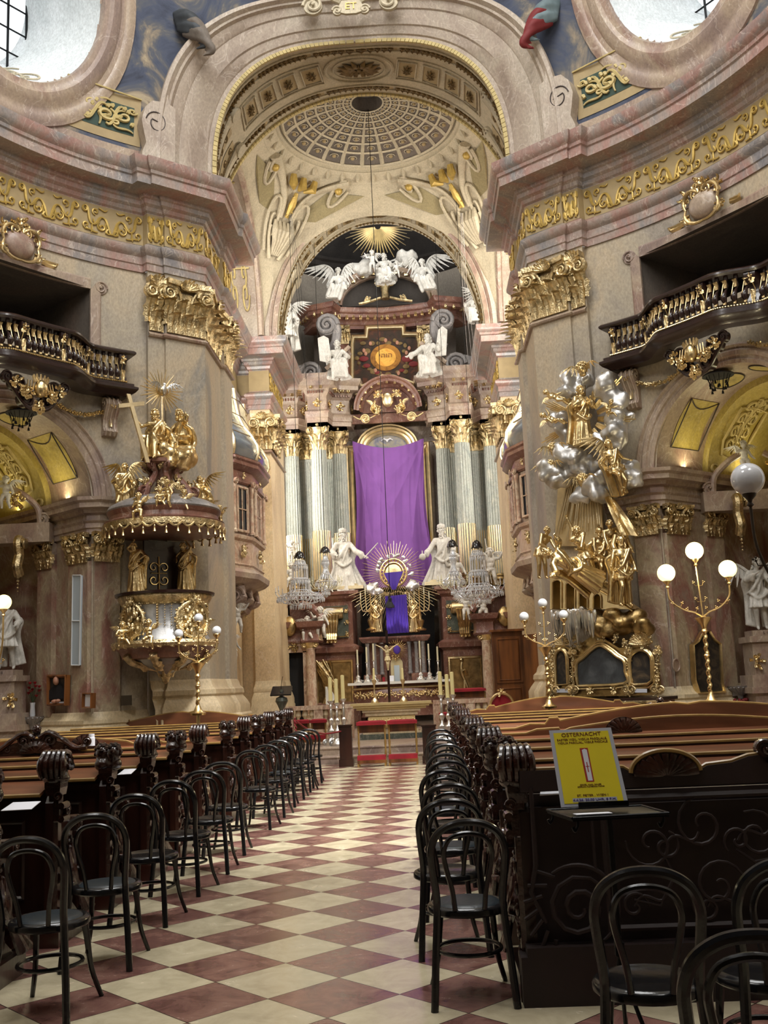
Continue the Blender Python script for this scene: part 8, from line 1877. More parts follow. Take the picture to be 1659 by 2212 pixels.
# white statues
P_EV = dict(SITP,re=(-.2,-.04,.48),rh=(-.16,-.17,.46),le=(.2,-.04,.5),lh=(.1,-.18,.52),look=(-.3,-.9,-.2),beard=.6,hair=2,cloak=1.3)
P_EV2 = dict(SITP,re=(-.22,-.04,.5),rh=(-.34,-.12,.44),le=(.2,-.02,.5),lh=(.2,-.14,.58),look=(-.2,-.9,0),beard=.6,hair=2,cloak=1.3)
P_AN1 = dict(SITP,robe='sit',hip=(.02,.05,.34),re=(-.2,-.02,.44),rh=(-.24,-.12,.34),le=(.18,-.02,.46),lh=(.2,-.14,.38),look=(.4,-.9,-.2),hair=2,rk=(-.16,-.18,.36),rf=(-.26,-.14,.12),lf=(.0,-.2,.02))
P_EMP = dict(re=(-.18,-.02,.66),rh=(-.1,-.14,.6),le=(.2,-.08,.66),lh=(.36,-.14,.56),look=(.4,-.9,0),beard=.4,hair=2,hat='crown',cloak=2.2,robe='long',rk=(-.06,-.06,.29),rf=(-.08,-.02,.04),lk=(.08,-.1,.29),lf=(.12,-.08,.04))
P_EMP2 = dict(re=(-.2,-.02,.64),rh=(-.28,-.1,.56),le=(.18,.0,.66),lh=(.16,-.12,.56),look=(-.3,-.9,0),beard=.9,hair=2,hat='crown',cloak=2.2,robe='long',rk=(-.07,-.08,.29),rf=(-.1,-.04,.04))
def wst(px, py, Y, hpx, key, P, lb, **k):
    h = hpx*Y/FPX*(1.25 if key in ('ev','ev2','an1','ans') else 1.04); return statue('marble_statue',key,P,'statue_white',X(px,py,Y),h,lb,'statue',**k)
s1 = wst(745,1284,31.7,133,'emp',P_EMP,'white crowned marble ruler with sceptre left of the purple cloth')
prop(s1,'sceptre','statue_white',lambda m: m.tube([(.33,-.14,.54),(.56,-.2,.76)],.009,6))
s2 = wst(960,1274,31.7,132,'emp2',P_EMP2,'white crowned bearded marble ruler with orb right of purple cloth')
prop(s2,'orb','statue_white',lambda m: (m.ell((-.32,-.13,.52),.055,12,8), m.tube([(-.32,-.13,.57),(-.32,-.13,.62)],.008,5)))
wst(988,1276,31.5,80,'p1',P_P1,'white marble child leaning on the right crowned ruler')
wst(712,1284,31.5,38,'p3',P_P3,'white marble crouching figure at the foot of the left ruler')
wst(1062,1265,31.0,80,'p2',P_P2,'white marble putto with banner at the far right pilaster',wings=(.36,(.8,.5,.3),(0,.1,1)))
wst(632,1210,31.0,42,'p1',P_P1,'upper white marble putto at the far left pilaster',wings=(.36,(.8,.5,.3),(0,.1,1)))
wst(630,1275,31.0,60,'p2',P_P2,'lower white marble putto at the far left pilaster')
mb = MB(); a = X(1048,1170,31); b = X(1062,1260,31); mb.tube([a+ZU*.1,b],.012,6); mb.grid(lambda u,v: a.lerp(b,.05+.6*v)+V(.2*u*sin(pi*v)+.02,.05*sin(6*u),-.1*u),8,10); mb.build('white_banner','white_cloth',label='white marble banner beside the far right putto',cat='banner')
e1 = wst(731,828,31.4,96,'ev',P_EV,'white bearded evangelist seated with a tablet left of the painting',rz=.2)
prop(e1,'tablet','statue_white',lambda m: m.prism([(-.34,-.06,.42),(-.12,-.1,.36),(-.16,-.05,.86),(-.25,-.03,.92),(-.36,.0,.88)],(0,.03,0)))
e2 = wst(928,822,31.4,104,'ev2',P_EV2,'white bearded evangelist seated with tablets right of the painting',rz=-.2)
prop(e2,'tablet','statue_white',lambda m: m.prism([(.12,-.06,.4),(.32,-.06,.4),(.36,-.03,.86),(.28,-.02,.94),(.2,-.02,.88)],(0,.03,0)))
wst(733,657,32.0,84,'an1',P_AN1,'white winged angel seated on the left slope of the gable',rz=.1,wings=(.62,(.9,.3,.35),(0,.1,1)))
wst(915,640,32.0,86,'an1',P_AN1,'white winged angel seated on the right slope of the gable',rz=-.1,mir=-1,wings=(.62,(.9,.3,.35),(0,.1,1)))
wst(832,622,31.9,80,'ev',P_EV,'white bearded figure enthroned on clouds at the altar summit')
wst(805,590,31.8,54,'p1',P_P1,'white marble putto left of the summit figure',wings=(.4,(.8,.5,.3),(0,.1,1)))
wst(858,600,31.8,40,'p2',P_P2,'white marble putto right of the summit figure',wings=(.4,(.8,.5,.3),(0,.1,1)))
wst(834,612,31.3,28,'p3',P_P3,'white winged cherub on the gable apex below the summit figure',wings=(.7,(.9,.3,.3),(0,.1,1)))
cloud(X(783,578,32.4),.42,8,41,.05,(.8,.6,.9)).build('marble_cloud','statue_white',label='white marble cloud left of the summit figure',cat='cloud')
cloud(X(872,565,32.4),.45,9,42,.05,(1,.6,.8)).build('marble_cloud','statue_white',label='white marble cloud right of the summit figure',cat='cloud')
cloud(X(834,600,32.5),.32,8,43,.05,(1.6,.6,.6)).build('marble_cloud','statue_white',label='white marble cloud under the summit figure',cat='cloud')
mb = MB(); c = X(816,490,32.9); rays(mb,c,(1,0,0),(0,0,1),26,.1,1.25,.05,.25,1,rad(180),rad(360)); mb.build('gilded_rays','gold_light',label='gilded sun rays fanning down from the apse crown',cat='sunburst')
wst(625,762,30.9,112,'fl',P_WA,'white marble robed figure standing on the left choir cornice',wings=(.4,(.7,.4,.5),(0,.1,1)))
wst(1026,705,30.9,76,'ans',P_ANS,'white marble winged figure seated on the right choir cornice',wings=(.44,(.4,.4,.8),(0,.1,1)))
# ---------------- podium
def blockpx(pts, Y, m_, z_lo, nm, depth=1.2, **k):
    P = [X(a,b,Y) for a, b in pts]; mb = MB(); mb.prism(P+[V(P[-1].x,Y,z_lo),V(P[0].x,Y,z_lo)],(0,depth,0)); return mb
for sd in (-1,1):
    S = SDN[sd]; t = thing('altar_podium','red marble podium with gilded console on the %s of the shrine'%S,'podium',U(sd,2.0,32.2,0))
    PP = [(3.6,33.2),(3.5,32.6),(3.0,32.6),(2.75,31.7),(1.35,31.5),(1.3,32.9)]
    PR = [(.12,0),(.12,1.0),(.0,1.05),(.0,2.45),(.04,2.5),(.12,2.55),(.14,2.7),(.02,2.78),(-.04,2.8),(-.04,4.1),(.0,4.14),(.08,4.2),(.1,4.28),(.18,4.32),(.18,4.42),(-.9,4.48)]
    mb = MB(); mb.sweep(WP(sd,PP),PR,side=-sd); mb.build('marble_block','stone_red',t)
    def PF(a, z, o=.02): q = U(sd,2.75+(1.35-2.75)*a,31.7+(31.5-31.7)*a,z); return q+V(0,-o,0)
    mb = MB(); mb.add([PF(.12,2.98),PF(.88,2.98),PF(.88,3.98),PF(.12,3.98)],[(0,1,2,3)]); mb.build('green_panel','stone_green',t,smooth=0)
    mb = MB()
    for a in (.16,.84): 
        for z in (3.1,3.45,3.8): cluster(mb,PF(a,z,.05),V(1,0,0),ZU,V(0,-1,0),.12,6,int(z*10))
    mb.tube([PF(.16,3.03,.04),PF(.84,3.03,.04)],.018,5)
    c = PF(.5,3.75,.12); mb.tube([c-V(.36,0,0),c+V(.36,0,0)],[.19,.19],12)
    for e in (-1,1): mb.volute(c+V(e*.37,-.02,0),(0,-1,0),ZU,.18,.4,1.6,e,.05)
    for k in range(-2,3): mb.tube(smoothpath([c+V(k*.1,-.18,-.05),c+V(k*.085,-.16,-.35),c+V(k*.07,-.1,-.6),c+V(k*.06,-.14,-.82)],5),[.06,.06,.055,.05,.05,.02]*4,7)
    for k in (-1,0,1): mb.leaf(c+V(k*.09,-.1,-.72),(k*.2,0,-1),(0,-1,0),.26,.12,.2,2,5)
    mb.build('gilded_console','gold',t)
    mb = MB(); mb.add([PF(.15,.9,.01),PF(.9,.9,.01),PF(.9,2.25,.01),PF(.15,2.25,.01)],[(0,1,2,3)]); mb.build('gilded_relief_field','orn_brown' if 0 else 'gold_dark',t,smooth=0)
    mb = MB(); R_ = random.Random(5+sd)
    if sd < 0:
        for k in range(34): a = R_.uniform(-.2,.2); c0 = PF(.42,1.0,.03); mb.tube(smoothpath([c0+V(R_.uniform(-.3,.3),-.02,0),c0+V(a,-.04,.5),c0+V(-.4+R_.uniform(0,.5),-.04,1.15+a)],4),.016,5)
    else:
        for a, b, c_ in (((.35,2.1),(.3,1.8),(.45,1.55)),((.45,1.55),(.4,1.2),(.25,.95)),((.45,1.55),(.6,1.3),(.75,1.0)),((.3,1.8),(.5,1.85),(.6,1.7))): mb.tube(smoothpath([PF(.35+.5*(1-a[0])*.8,a[1],.04),PF(.35+.5*(1-b[0])*.8,b[1],.06),PF(.35+.5*(1-c_[0])*.8,c_[1],.04)],4),.045,6)
        mb.ell(PF(.35+.5*.52,2.15,.05),.07,8,6)
    mb.frame3([PF(.15,.9,.01),PF(.9,.9,.01),PF(.9,2.25,.01),PF(.15,2.25,.01)],[(-.02,0),(0,.03),(.05,.04),(.07,0)],(0,-1,0)); mb.build('gilded_relief','gold',t)
    mb = MB(); c = U(sd,2.05 if 1 else 0,31.75,0); q = X(750 if sd < 0 else 955,1284,31.7); mb.box((q.x,31.75,4.52),(1.05,.7,.10)); mb.box((q.x,31.78,4.6),(.8,.6,.1),0,.8); mb.build('statue_plinth','gold_light',t)
    # side portal in front of the podium
    t = thing('side_portal','marble doorway with two mottled columns and scroll gable on the %s'%S,'doorway',U(sd,3.2,30.6,FZ))
    y0 = 30.6; pz0, pz1 = FZ, 3.0
    for u_ in (2.62,3.62):
        mb = MB(); c = U(sd,u_,y0,0); mb.lathe([(.2,pz0),(.2,.6),(.17,.64),(.19,.72),(.155,.76),(.15,1.6),(.13,2.62),(.15,2.66),(.13,2.7)],c,18); mb.build('mottled_column','stone_brecc',t)
        mb = MB(); mb.lathe([(.14,2.66),(.16,2.7),(.2,2.78),(.2,2.84)],c,14); 
        for e in (-1,1): mb.volute(c+V(e*.17,-.14,2.76),(e,0,0),ZU,.08,.5,1.4,1,.4)
        mb.build('ionic_capital','gold',t)
    mb = MB(); mb.box(U(sd,3.12,y0+.3,1.45),(.5,.05,2.3)); mb.build('dark_opening','dark_void',t)
    mb = MB(); 
    for e in (-1,1): mb.box(U(sd,3.12+e*.33,y0+.2,1.45),(.14,.3,2.3))
    mb.box(U(sd,3.12,y0+.2,2.72),(.8,.3,.3)); mb.build('door_frame','stone_brecc',t)
    mb = MB(); cluster(mb,U(sd,3.12,y0+.0,2.74),V(1,0,0),ZU,V(0,-1,0),.2,9,3); mb.build('gilded_mask','gold_dark',t)
    mb = MB(); mb.sweep(WP(sd,[(4.2,y0+.2),(3.9,y0-.2),(3.35,y0-.2),(3.3,y0+.0),(2.9,y0+.0),(2.85,y0-.2),(2.35,y0-.2),(2.3,y0+.5)]),[(0,2.84),(.03,2.9),(.0,3.0),(.0,3.2),(.05,3.26),(.14,3.3),(.18,3.4),(.2,3.46),(-.5,3.5)],side=-sd); mb.build('portal_entablature','stone_red',t)
    mb = MB(); 
    for e in (-1,1):
        cc = U(sd,3.12+e*.18,y0-.05,3.5); mb.tube(smoothpath([cc+V(e*sd*.7,0,.05),cc+V(e*sd*.45,0,.35),cc+V(e*sd*.12,0,.5)],6),[.13,.12,.1]*8,8); mb.volute(cc+V(e*sd*.1,-.05,.45),(e*sd,0,0),ZU,.14,.4,1.4,1,.8)
    mb.build('scroll_gable','stone_red',t); mb = MB(); c = U(sd,3.2,y0-.15,3.35); mb.ell(c,(.2,.1,.3),12,8); cluster(mb,c,V(1,0,0),ZU,V(0,-1,0),.28,8,5); mb.build('gilded_cartouche','gold_dark',t)
    mb = MB(); mb.box(U(sd,3.75,31.2,3.62),(1.0,1.2,.12)); mb.build('pale_ledge','stone_grey',t)
wst(664,1386,30.5,60,'p3',P_P3,'white marble putto seated on the left portal gable, left one',wings=(.4,(.8,.5,.3),(0,.1,1)))
wst(694,1380,30.5,68,'p1',P_P1,'white marble putto standing on the left portal gable, right one',wings=(.4,(.8,.5,.3),(0,.1,1)))
wst(1008,1340,30.5,55,'p1',P_P1,'white marble putto on the right portal gable, smaller left one',wings=(.4,(.8,.5,.3),(0,.1,1)))
wst(1046,1345,30.5,66,'p2',P_P2,'white marble putto stretching up on the right portal gable',wings=(.4,(.8,.5,.3),(0,.1,1)))
# ---------------- Marian shrine on the tabernacle
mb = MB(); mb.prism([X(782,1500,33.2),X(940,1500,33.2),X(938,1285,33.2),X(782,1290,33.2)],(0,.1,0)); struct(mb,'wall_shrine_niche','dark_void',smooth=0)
YS = 31.2; c = X(850,1238,YS); t = thing('marian_shrine','gilded ray shrine with silver clouds and violet veils above tabernacle','shrine',c-V(0,0,1.5))
mb = MB(); rays(mb,c,(1,0,0),(0,0,1),60,.42,1.02,.018,.2,1,dz=-.0); rays(mb,c+V(0,.1,-.2),(1,0,0),(0,0,1),40,.5,1.5,.02,.15,1,rad(195),rad(345)); mb.build('ray','gold_light',t)
mb = MB()
for r_, w_ in ((.40,.035),(.30,.03)): mb.tube([c+V(r_*cos(2*pi*i/40),-.05,r_*1.08*sin(2*pi*i/40)) for i in range(40)],w_,7,closed=True)
for k in range(22): a = 2*pi*k/22; mb.leaf(c+V(.3*cos(a),-.06,.32*sin(a)),(cos(a),0,sin(a)),(0,-1,0),.15,.08,.3,2,4)
mb.ell(c+V(0,.02,0),(.34,.04,.36),20,8)
for k in range(14): cluster(mb,c+V(-.5+k*.077,-.12,-.62+.03*sin(k)),V(1,0,0),ZU,V(0,-1,0),.07,4,k)
mb.build('gilded_frame','gold',t)
for k in range(12): a = pi*(k-.5)/11; q_ = cloud(c+V(.5*cos(a),-.05,.55*sin(a)),.15,3,k,.04); q_.build('silver_cloud','silver_cloud',t)
for e in (-1,1): q_ = cloud(c+V(e*.55,-.1,-.45),.3,7,9+e,.04); q_.build('silver_cloud','silver_cloud',t)
q = lambda px,py: X(px,py,YS-.3)
mb = MB(); A_, B_, C_ = q(829,1238), q(871,1234), q(851,1274); mb.grid(lambda u,v: A_.lerp(B_,u).lerp(C_+V((u-.5)*.12,0,0),v)+V(0,-.04*sin(9*u)*v-.03,0),16,8); mb.build('violet_veil','violet_cloth',t)
mb = MB(); A_, B_, C_, D_ = q(832,1288),q(878,1284),q(883,1366),q(836,1369); mb.grid(lambda u,v: A_.lerp(B_,u).lerp(D_.lerp(C_,u),v)+V(0,-.035*sin(u*42+2*sin(3*v)),0),70,14); mb.build('violet_curtain','violet_cloth',t,smooth=80)
mb = MB(); d = q(841,1288)-V(0,.15,0); mb.lathe([(0,0),(.04,-.02),(.03,-.1),(.13,-.28),(.15,-.32),(0,-.32)],d,12); mb.build('black_tassel','black_cloth',t)
for px in (838,878): p_ = X(px,1369,YS-.75); spot('curtain_spot',p_,X(px,1330,YS-.3),9,(.95,.9,1),60)
for px, lb in ((803,'left'),(909,'right')):
    b = X(px,1362,YS-.1); k = thing('candelabrum','gilded branched candelabrum at the %s of the violet curtain'%lb,'candelabrum',b); mb = MB(); mb.lathe([(.16,0),(.18,.04),(.06,.1),(.1,.22),(.12,.3),(.05,.36),(.03,.6),(.05,.64)],b,14)
    for x_, z_ in ((-.3,.95),(-.15,1.1),(0,1.25),(.15,1.1),(.3,.95)): mb.tube(smoothpath([b+V(0,0,.6),b+V(x_*.8,-.03,.6),b+V(x_,-.03,z_-.12),b+V(x_,-.03,z_)],4),.018,6)
    mb.build('gilded_branches','gold',k)
    for x_, z_ in ((-.3,.95),(-.15,1.1),(0,1.25),(.15,1.1),(.3,.95)): mb = MB(); mb.lathe([(0,.22),(.018,.21),(.018,0),(0,0)],b+V(x_,-.03,z_),8); mb.build('candle','candle_old',k)
for e, px in ((-1,815),(1,893)): statue('gilded_statue','fallx' if 0 else 'at2',P_AT2,'gold',X(px,1368,YS-.1),1.05,'gilded standing figure at the %s edge of the violet curtain'%('left' if e < 0 else 'right'),'statue',mir=e)
# tabernacle
YT = 30.4; tb = thing('tabernacle','marble tabernacle with small grey columns and arched door','tabernacle',X(855,1480,YT)); z0 = X(855,1478,YT).z; z1 = X(855,1378,YT).z; xc = X(855,1430,YT).x
mb = MB(); mb.box((xc,YT+.4,(z0+z1)/2),(1.8,.3,z1-z0)); mb.sweep([(xc-.95,YT+.5),(xc-.95,YT-.1),(xc-.5,YT-.1),(xc-.4,YT+.1),(xc+.4,YT+.1),(xc+.5,YT-.1),(xc+.95,YT-.1),(xc+.95,YT+.5)],[(0,z1-.12),(.05,z1-.06),(.1,z1),(.1,z1+.05),(-.4,z1+.08)]); mb.build('marble_body','stone_red',tb)
for x_ in (-.82,-.62,-.42,.42,.62,.82):
    mb = MB(); mb.lathe([(.075,z0+.3),(.075,z0+.34),(.06,z0+.36),(.052,z1-.2),(.075,z1-.16),(.075,z1-.12)],(xc+x_,YT+(.0 if abs(x_) > .5 else .12),0),14); mb.build('grey_column','stone_grey',tb)
for x_ in (-.7,.7): mb = MB(); mb.box((xc+x_,YT-.02,z0+.15),(.5,.24,.3)); mb.build('column_pedestal','stone_red',tb); mb = MB(); cluster(mb,V(xc+x_,YT-.16,z0+.15),V(1,0,0),ZU,V(0,-1,0),.1,7,3); mb.build('gilded_panel','gold',tb)
mb = MB(); dp = [V(xc-.16,YT+.1,z0),V(xc+.2,YT+.1,z0)]+[V(xc+.02+.18*cos(pi*i/12),YT+.1,z0+.6+.18*sin(pi*i/12)) for i in range(13)]; mb.prism(dp,(0,-.06,0)); mb.build('arched_door','tabernacle_door',tb)
mb = MB(); mb.prism([V(xc-.06,YT+.02,z0+.02),V(xc+.1,YT+.02,z0+.02),V(xc+.1,YT+.02,z0+.55),V(xc-.06,YT+.02,z0+.55)],(0,-.02,0)); mb.build('door_opening','light_panel',tb)
mb = MB(); g = V(xc+.05,YT-.08,z0+1.0); rays(mb,g,(1,0,0),(0,0,1),28,.12,.34,.016,.3); cluster(mb,V(xc,YT-.05,z0+.82),V(1,0,0),ZU,V(0,-1,0),.16,8,8); mb.build('gilded_sunburst','gold',tb); mb = MB(); mb.ell(g+V(0,-.02,0),(.10,.04,.13),12,8); mb.build('violet_cover','violet_cloth',tb)
# high altar table
YM = 29.3; hm = thing('altar_table','carved marble high altar table with gilded band and white cloth','altar',X(860,1500,YM)); a, b = X(752,1479,YM), X(974,1469,YM); zt = (a.z+b.z)/2; xm = (a.x+b.x)/2; W_ = b.x-a.x
mb = MB(); mb.box((xm,YM+.3,zt),(W_,.9,.07)); mb.build('altar_cloth','white_cloth',hm)
mb = MB(); mb.grid(lambda u,v: V(xm+cos(2*pi*u)*W_*.5*(.72,.86,.93,.93,.84,.74,.78)[round(v*6)],YM+.35+sin(2*pi*u)*.42*(.72,.86,1.0,1.0,.9,.8,.85)[round(v*6)],zt-.04-(0,.1,.2,.32,.44,.62,.75)[round(v*6)]*1.2),48,6,cu=True); mb.build('carved_body','stone_brecc' if 0 else 'stone_red',hm)
mb = MB()
for k in range(26): cluster(mb,V(xm-W_*.42+W_*.84*k/25,YM-.06+.16*abs(k/12.5-1)**4,zt-.32+.03*sin(k*2)),V(1,0,0),ZU,V(0,-1,0),.14,5,k)
mb.tube([V(xm-W_*.46,YM+.0,zt-.14),V(xm+W_*.46,YM+.0,zt-.14)],.03,6); mb.tube([V(xm-W_*.40,YM+.04,zt-.62),V(xm+W_*.40,YM+.04,zt-.62)],.025,6)
mb.build('gilded_garland','gold',hm)
cs = None
for i, (px, ty_, c_) in enumerate(((774,1403,'outermost left'),(794,1397,'second from the left'),(809,1390,'third from the left'),(910,1384,'third from the right'),(929,1390,'second from the right'),(948,1396,'outermost right'))):
    b0 = X(px,1474-(px-774)*.02,YM+.2); b0.z = zt+.04; tz = X(px,ty_,YM+.2).z; k = thing('altar_candlestick','tall silver candlestick with pale candle on the high altar, %s'%c_,'candlestick',b0,0,'candlesticks on the high altar')
    H_ = tz-b0.z; mb = MB(); mb.lathe([(.11,0),(.12,.03),(.05,.12),(.07,.16),(.025,.22),(.03,.3),(.018,.36),(.03,H_*.5),(.02,H_*.52),(.05,H_*.56),(.05,H_*.57),(0,H_*.57)],b0,12)
    for q in range(3): a = 2*pi*q/3+.5; mb.volute(b0+V(.1*cos(a),.1*sin(a),.04),(cos(a),sin(a),0),ZU,.04,.5,1.2)
    mb.build('silver_stick','silver',k); mb = MB(); mb.lathe([(0,H_),(.024,H_-.01),(.026,H_*.57),(0,H_*.57)],b0,10); mb.build('candle','candle_old',k)
b0 = X(829,1470,YM); mb = MB(); mb.lathe([(0,0),(.04,0),(.045,.1),(.03,.13),(0,.13)],V(b0.x,YM,zt+.04),10); mb.build('red_votive_glass','red_velvet',label='small red votive glass on the high altar table',cat='votive light')
b0 = X(846,1470,YM); mb = MB(); mb.box((b0.x,YM,zt+.12),(.14,.03,.16)); mb.build('white_card','paper',label='small white card standing on the high altar table',cat='card')
# free-standing altar
YF = 23.3; fa = thing('free_altar','free-standing cream and gold altar behind the red kneelers','altar',X(845,1610,YF)); a, b = X(757,1524,YF), X(932,1516,YF); zt = (a.z+b.z)/2; xm = (a.x+b.x)/2; W_ = b.x-a.x
mb = MB(); mb.box((xm,YF+.35,zt),(W_,.8,.05)); mb.box((xm,YF+.35,zt-.05),(W_*.94,.74,.05)); mb.box((xm,YF+.35,zt-.10),(W_*.86,.66,.05)); mb.build('gilded_top','gold_paint',fa)
mb = MB(); w1 = W_*.36
for k_, z_a, z_b in ((1.0,-.12,-.18),(.9,-.18,-.26),(.80,-.26,-.56),(.9,-.56,-.62),(1.0,-.62,-.68)): mb.box((xm,YF+.35,zt+(z_a+z_b)/2),(w1*2*k_,.62*k_,z_a-z_b))
mb.build('marble_body','stone_base',fa)
mb = MB(); mb.grid(lambda u,v: V(xm-w1*.8+w1*1.6*u,YF+.10-.10*sin(pi*v),zt-.54+.26*v),20,8)
for k in range(30): cluster(mb,V(xm-w1*.78+w1*1.56*k/29,YF-.01,zt-.41+.07*sin(k*2.3)),V(1,0,0),ZU,V(0,-1,0),.08,5,k)
mb.build('gilded_relief_casket','gold_paint',fa)
mb = MB(); mb.box((xm,YF+.35,(FZ+zt-.66)/2),(w1*2.2,.7,zt-.66-FZ)); mb.build('green_base','stone_green',fa)
for px, lb in ((809,'left'),(872,'right')):
    b0 = X(px,1521,YF); b0 = V(b0.x,YF+.2,zt+.025); H_ = X(px,1443,YF+.2).z-b0.z; k = thing('brass_candlestick','brass candlestick with white candle on the free altar, %s one'%lb,'candlestick',b0); mb = MB(); mb.lathe([(.09,0),(.09,.03),(.06,.08),(.02,.12),(.03,.2),(.015,.24),(.02,H_*.5),(.05,H_*.62),(.05,H_*.66),(.02,H_*.68),(0,H_*.68)],b0,14); mb.build('brass_stick','gold_light',k); mb = MB(); mb.lathe([(0,H_),(.022,H_-.01),(.026,H_*.68),(0,H_*.68)],b0,10); mb.build('candle','candle_wax',k)
# crucifix
b0 = X(841,1522,YF+.25); b0 = V(b0.x,YF+.45,zt+.02); tz = X(834,1362,b0.y).z; cr = thing('crucifix','tall dark crucifix with ivory Christ standing on the free altar','crucifix',b0); mb = MB(); zc_ = X(835,1393,b0.y).z
mb.box((b0.x,b0.y,(b0.z+tz)/2),(.055,.03,tz-b0.z)); mb.box((b0.x,b0.y,zc_),(.40,.03,.05)); mb.build('cross','stone_red' if 0 else 'wood_pew',cr)
P_CRX = dict(robe='cloth',re=(-.22,.0,.90),rh=(-.40,.03,1.0),le=(.22,.0,.90),lh=(.40,.03,1.0),hip=(0,0,.5),chest=(0,-.01,.72),head=(-.03,-.06,.9),look=(-.4,-.7,-.5),rk=(-.02,-.06,.28),rf=(.0,-.02,.05),lk=(.03,-.05,.28),lf=(.01,-.03,.05),beard=.3,hair=2)
hC = (zc_-X(833,1450,b0.y).z)*1.0; statue('corpus','crx',P_CRX,'flesh_ivory',V(b0.x,b0.y-.05,zc_-hC),hC,'','',parent=cr)
# floor candlesticks
for i, (px, tp_, cb_, lb) in enumerate(((714,1463,1514,'leftmost of the left trio'),(727,1466,1518,'middle of the left trio'),(741,1458,1509,'rightmost of the left trio'),(952,1450,1501,'leftmost of the right trio'),(967,1456,1507,'middle of the right trio'),(978,1451,1500,'rightmost of the right trio'))):
    Yk = (21.9,21.6,22.1,21.9,21.6,22.1)[i]; p = X(px,cb_,Yk); b0 = V(p.x,Yk,FZ); tz = X(px,tp_,Yk).z; k = thing('floor_candlestick','silver floor candlestick with thick yellow candle, %s'%lb,'candlestick',b0,0,'silver floor candlesticks'); H_ = p.z-FZ
    mb = MB(); mb.lathe([(.15,0),(.16,.04),(.12,.1),(.05,.16),(.08,.22),(.09,.3),(.04,.36),(.03,.42),(.06,.48),(.06,.52),(.03,.56),(.035,H_*.78),(.02,H_*.82),(.045,H_*.88),(.03,H_*.92),(.07,H_*.98),(.07,H_),(0,H_)],b0,14)
    for q in range(3): a = 2*pi*q/3-.6; mb.volute(b0+V(.13*cos(a),.13*sin(a),.06),(cos(a),sin(a),0),ZU,.07,.5,1.3); mb.leaf(b0+V(.06*cos(a),.06*sin(a),.12),(0,0,1),(cos(a),sin(a),0),.2,.08,.3)
    mb.build('silver_stand','silver',k); mb = MB(); mb.lathe([(0,tz-b0.z),(.04,tz-b0.z-.01),(.042,H_),(0,H_)],b0,12); mb.build('candle','candle_wax',k)
# balustrade in front of the sanctuary
def balus(x0, x1, Y, lb, n):
    t = thing('balustrade',lb,'balustrade',((x0+x1)/2,Y,FZ)); mb = MB(); mb.box(((x0+x1)/2,Y,1.04),(x1-x0,.24,.10)); mb.box(((x0+x1)/2,Y,.38),(x1-x0,.26,.16)); mb.build('rail','stone_brecc',t)
    for x_ in (x0+.1,(x0+x1)/2,x1-.1): mb = MB(); mb.box((x_,Y,.72),(.22,.22,.55)); mb.build('pier','stone_brecc',t)
    first = None
    for i in range(n):
        x_ = x0+.25+(x1-x0-.5)*(i+.5)/n
        if abs(x_-(x0+x1)/2) < .15: continue
        if first is None: mb = MB(); mb.lathe([(.05,.46),(.05,.5),(.035,.52),(.075,.6),(.08,.65),(.035,.76),(.035,.8),(.075,.86),(.06,.94),(.05,.99)],(x_,Y,0),12); first = mb.build('baluster','stone_base',t); fx = x_
        else: c_ = first.copy(); COL.objects.link(c_); c_.location = (x_-fx,0,0)
balus(-3.4,-1.75,24.6,'mottled marble balustrade left of the free altar',7); balus(.15,1.9,24.6,'mottled marble balustrade right of the free altar',7)
# red kneelers and posts
def kneeler(x0, x1, Y, lb, zb=0, mm='red_velvet', h=.80):
    t = thing('kneeler',lb,'kneeler',((x0+x1)/2,Y,zb),0); mb = MB(); w_ = x1-x0; xc_ = (x0+x1)/2
    mb.grid(lambda u,v: V(x0+w_*u,Y-.1+.2*v,zb+h+.035*sin(pi*v)**.5*(1 if .02 < u < .98 else .3)),8,8); mb.box((xc_,Y,zb+h-.02),(w_,.2,.06)); mb.build('arm_pad',mm,t)
    mb = MB(); mb.box((xc_,Y-.28,zb+.16),(w_*.94,.24,.08)); mb.build('knee_pad',mm,t)
    mb = MB(); mb.box((xc_,Y+.02,zb+h-.12),(w_*.9,.02,.15)); mb.build('wood_panel','wood_panel',t); mb = MB(); mb.box((xc_,Y-.28,zb+.09),(w_*.94,.24,.06)); mb.build('foot_board','wood_panel',t)
    for e in (x0+.03,x1-.03):
        mb = MB(); mb.lathe([(.022,0),(.022,.1),(.015,.12),(.025,.2),(.015,.3),(.025,.42),(.015,.5),(.022,h-.06)],(e,Y,zb),8); mb.tube([(e,Y,zb+.1),(e,Y-.38,zb+.1)],.018,5); mb.tube([(e,Y-.38,zb),(e,Y-.38,zb+.16)],.018,5); mb.build('leg','brass' if 0 else 'wood_edge',t)
a, b, c_ = X(770,1560,20).x, X(835,1560,20).x, X(901,1560,20).x
kneeler(a,b-.01,20.0,'red velvet kneeler before the altar, left of the central pair'); kneeler(b+.01,c_,20.0,'red velvet kneeler before the altar, right of the central pair')
a, b, c_ = X(636,1566,22.6).x, X(670,1566,22.6).x, X(706,1566,22.6).x
kneeler(a,b-.01,22.6,'red velvet kneeler beside the left pews, left one',FZ,h=.5); kneeler(b+.01,c_,22.6,'red velvet kneeler beside the left pews, right one',FZ,h=.5)
a, c_ = X(948,1553,23.9).x, X(985,1553,23.9).x; kneeler(a,c_,23.6,'red velvet kneeler seen behind the right candlesticks',FZ,h=.5)
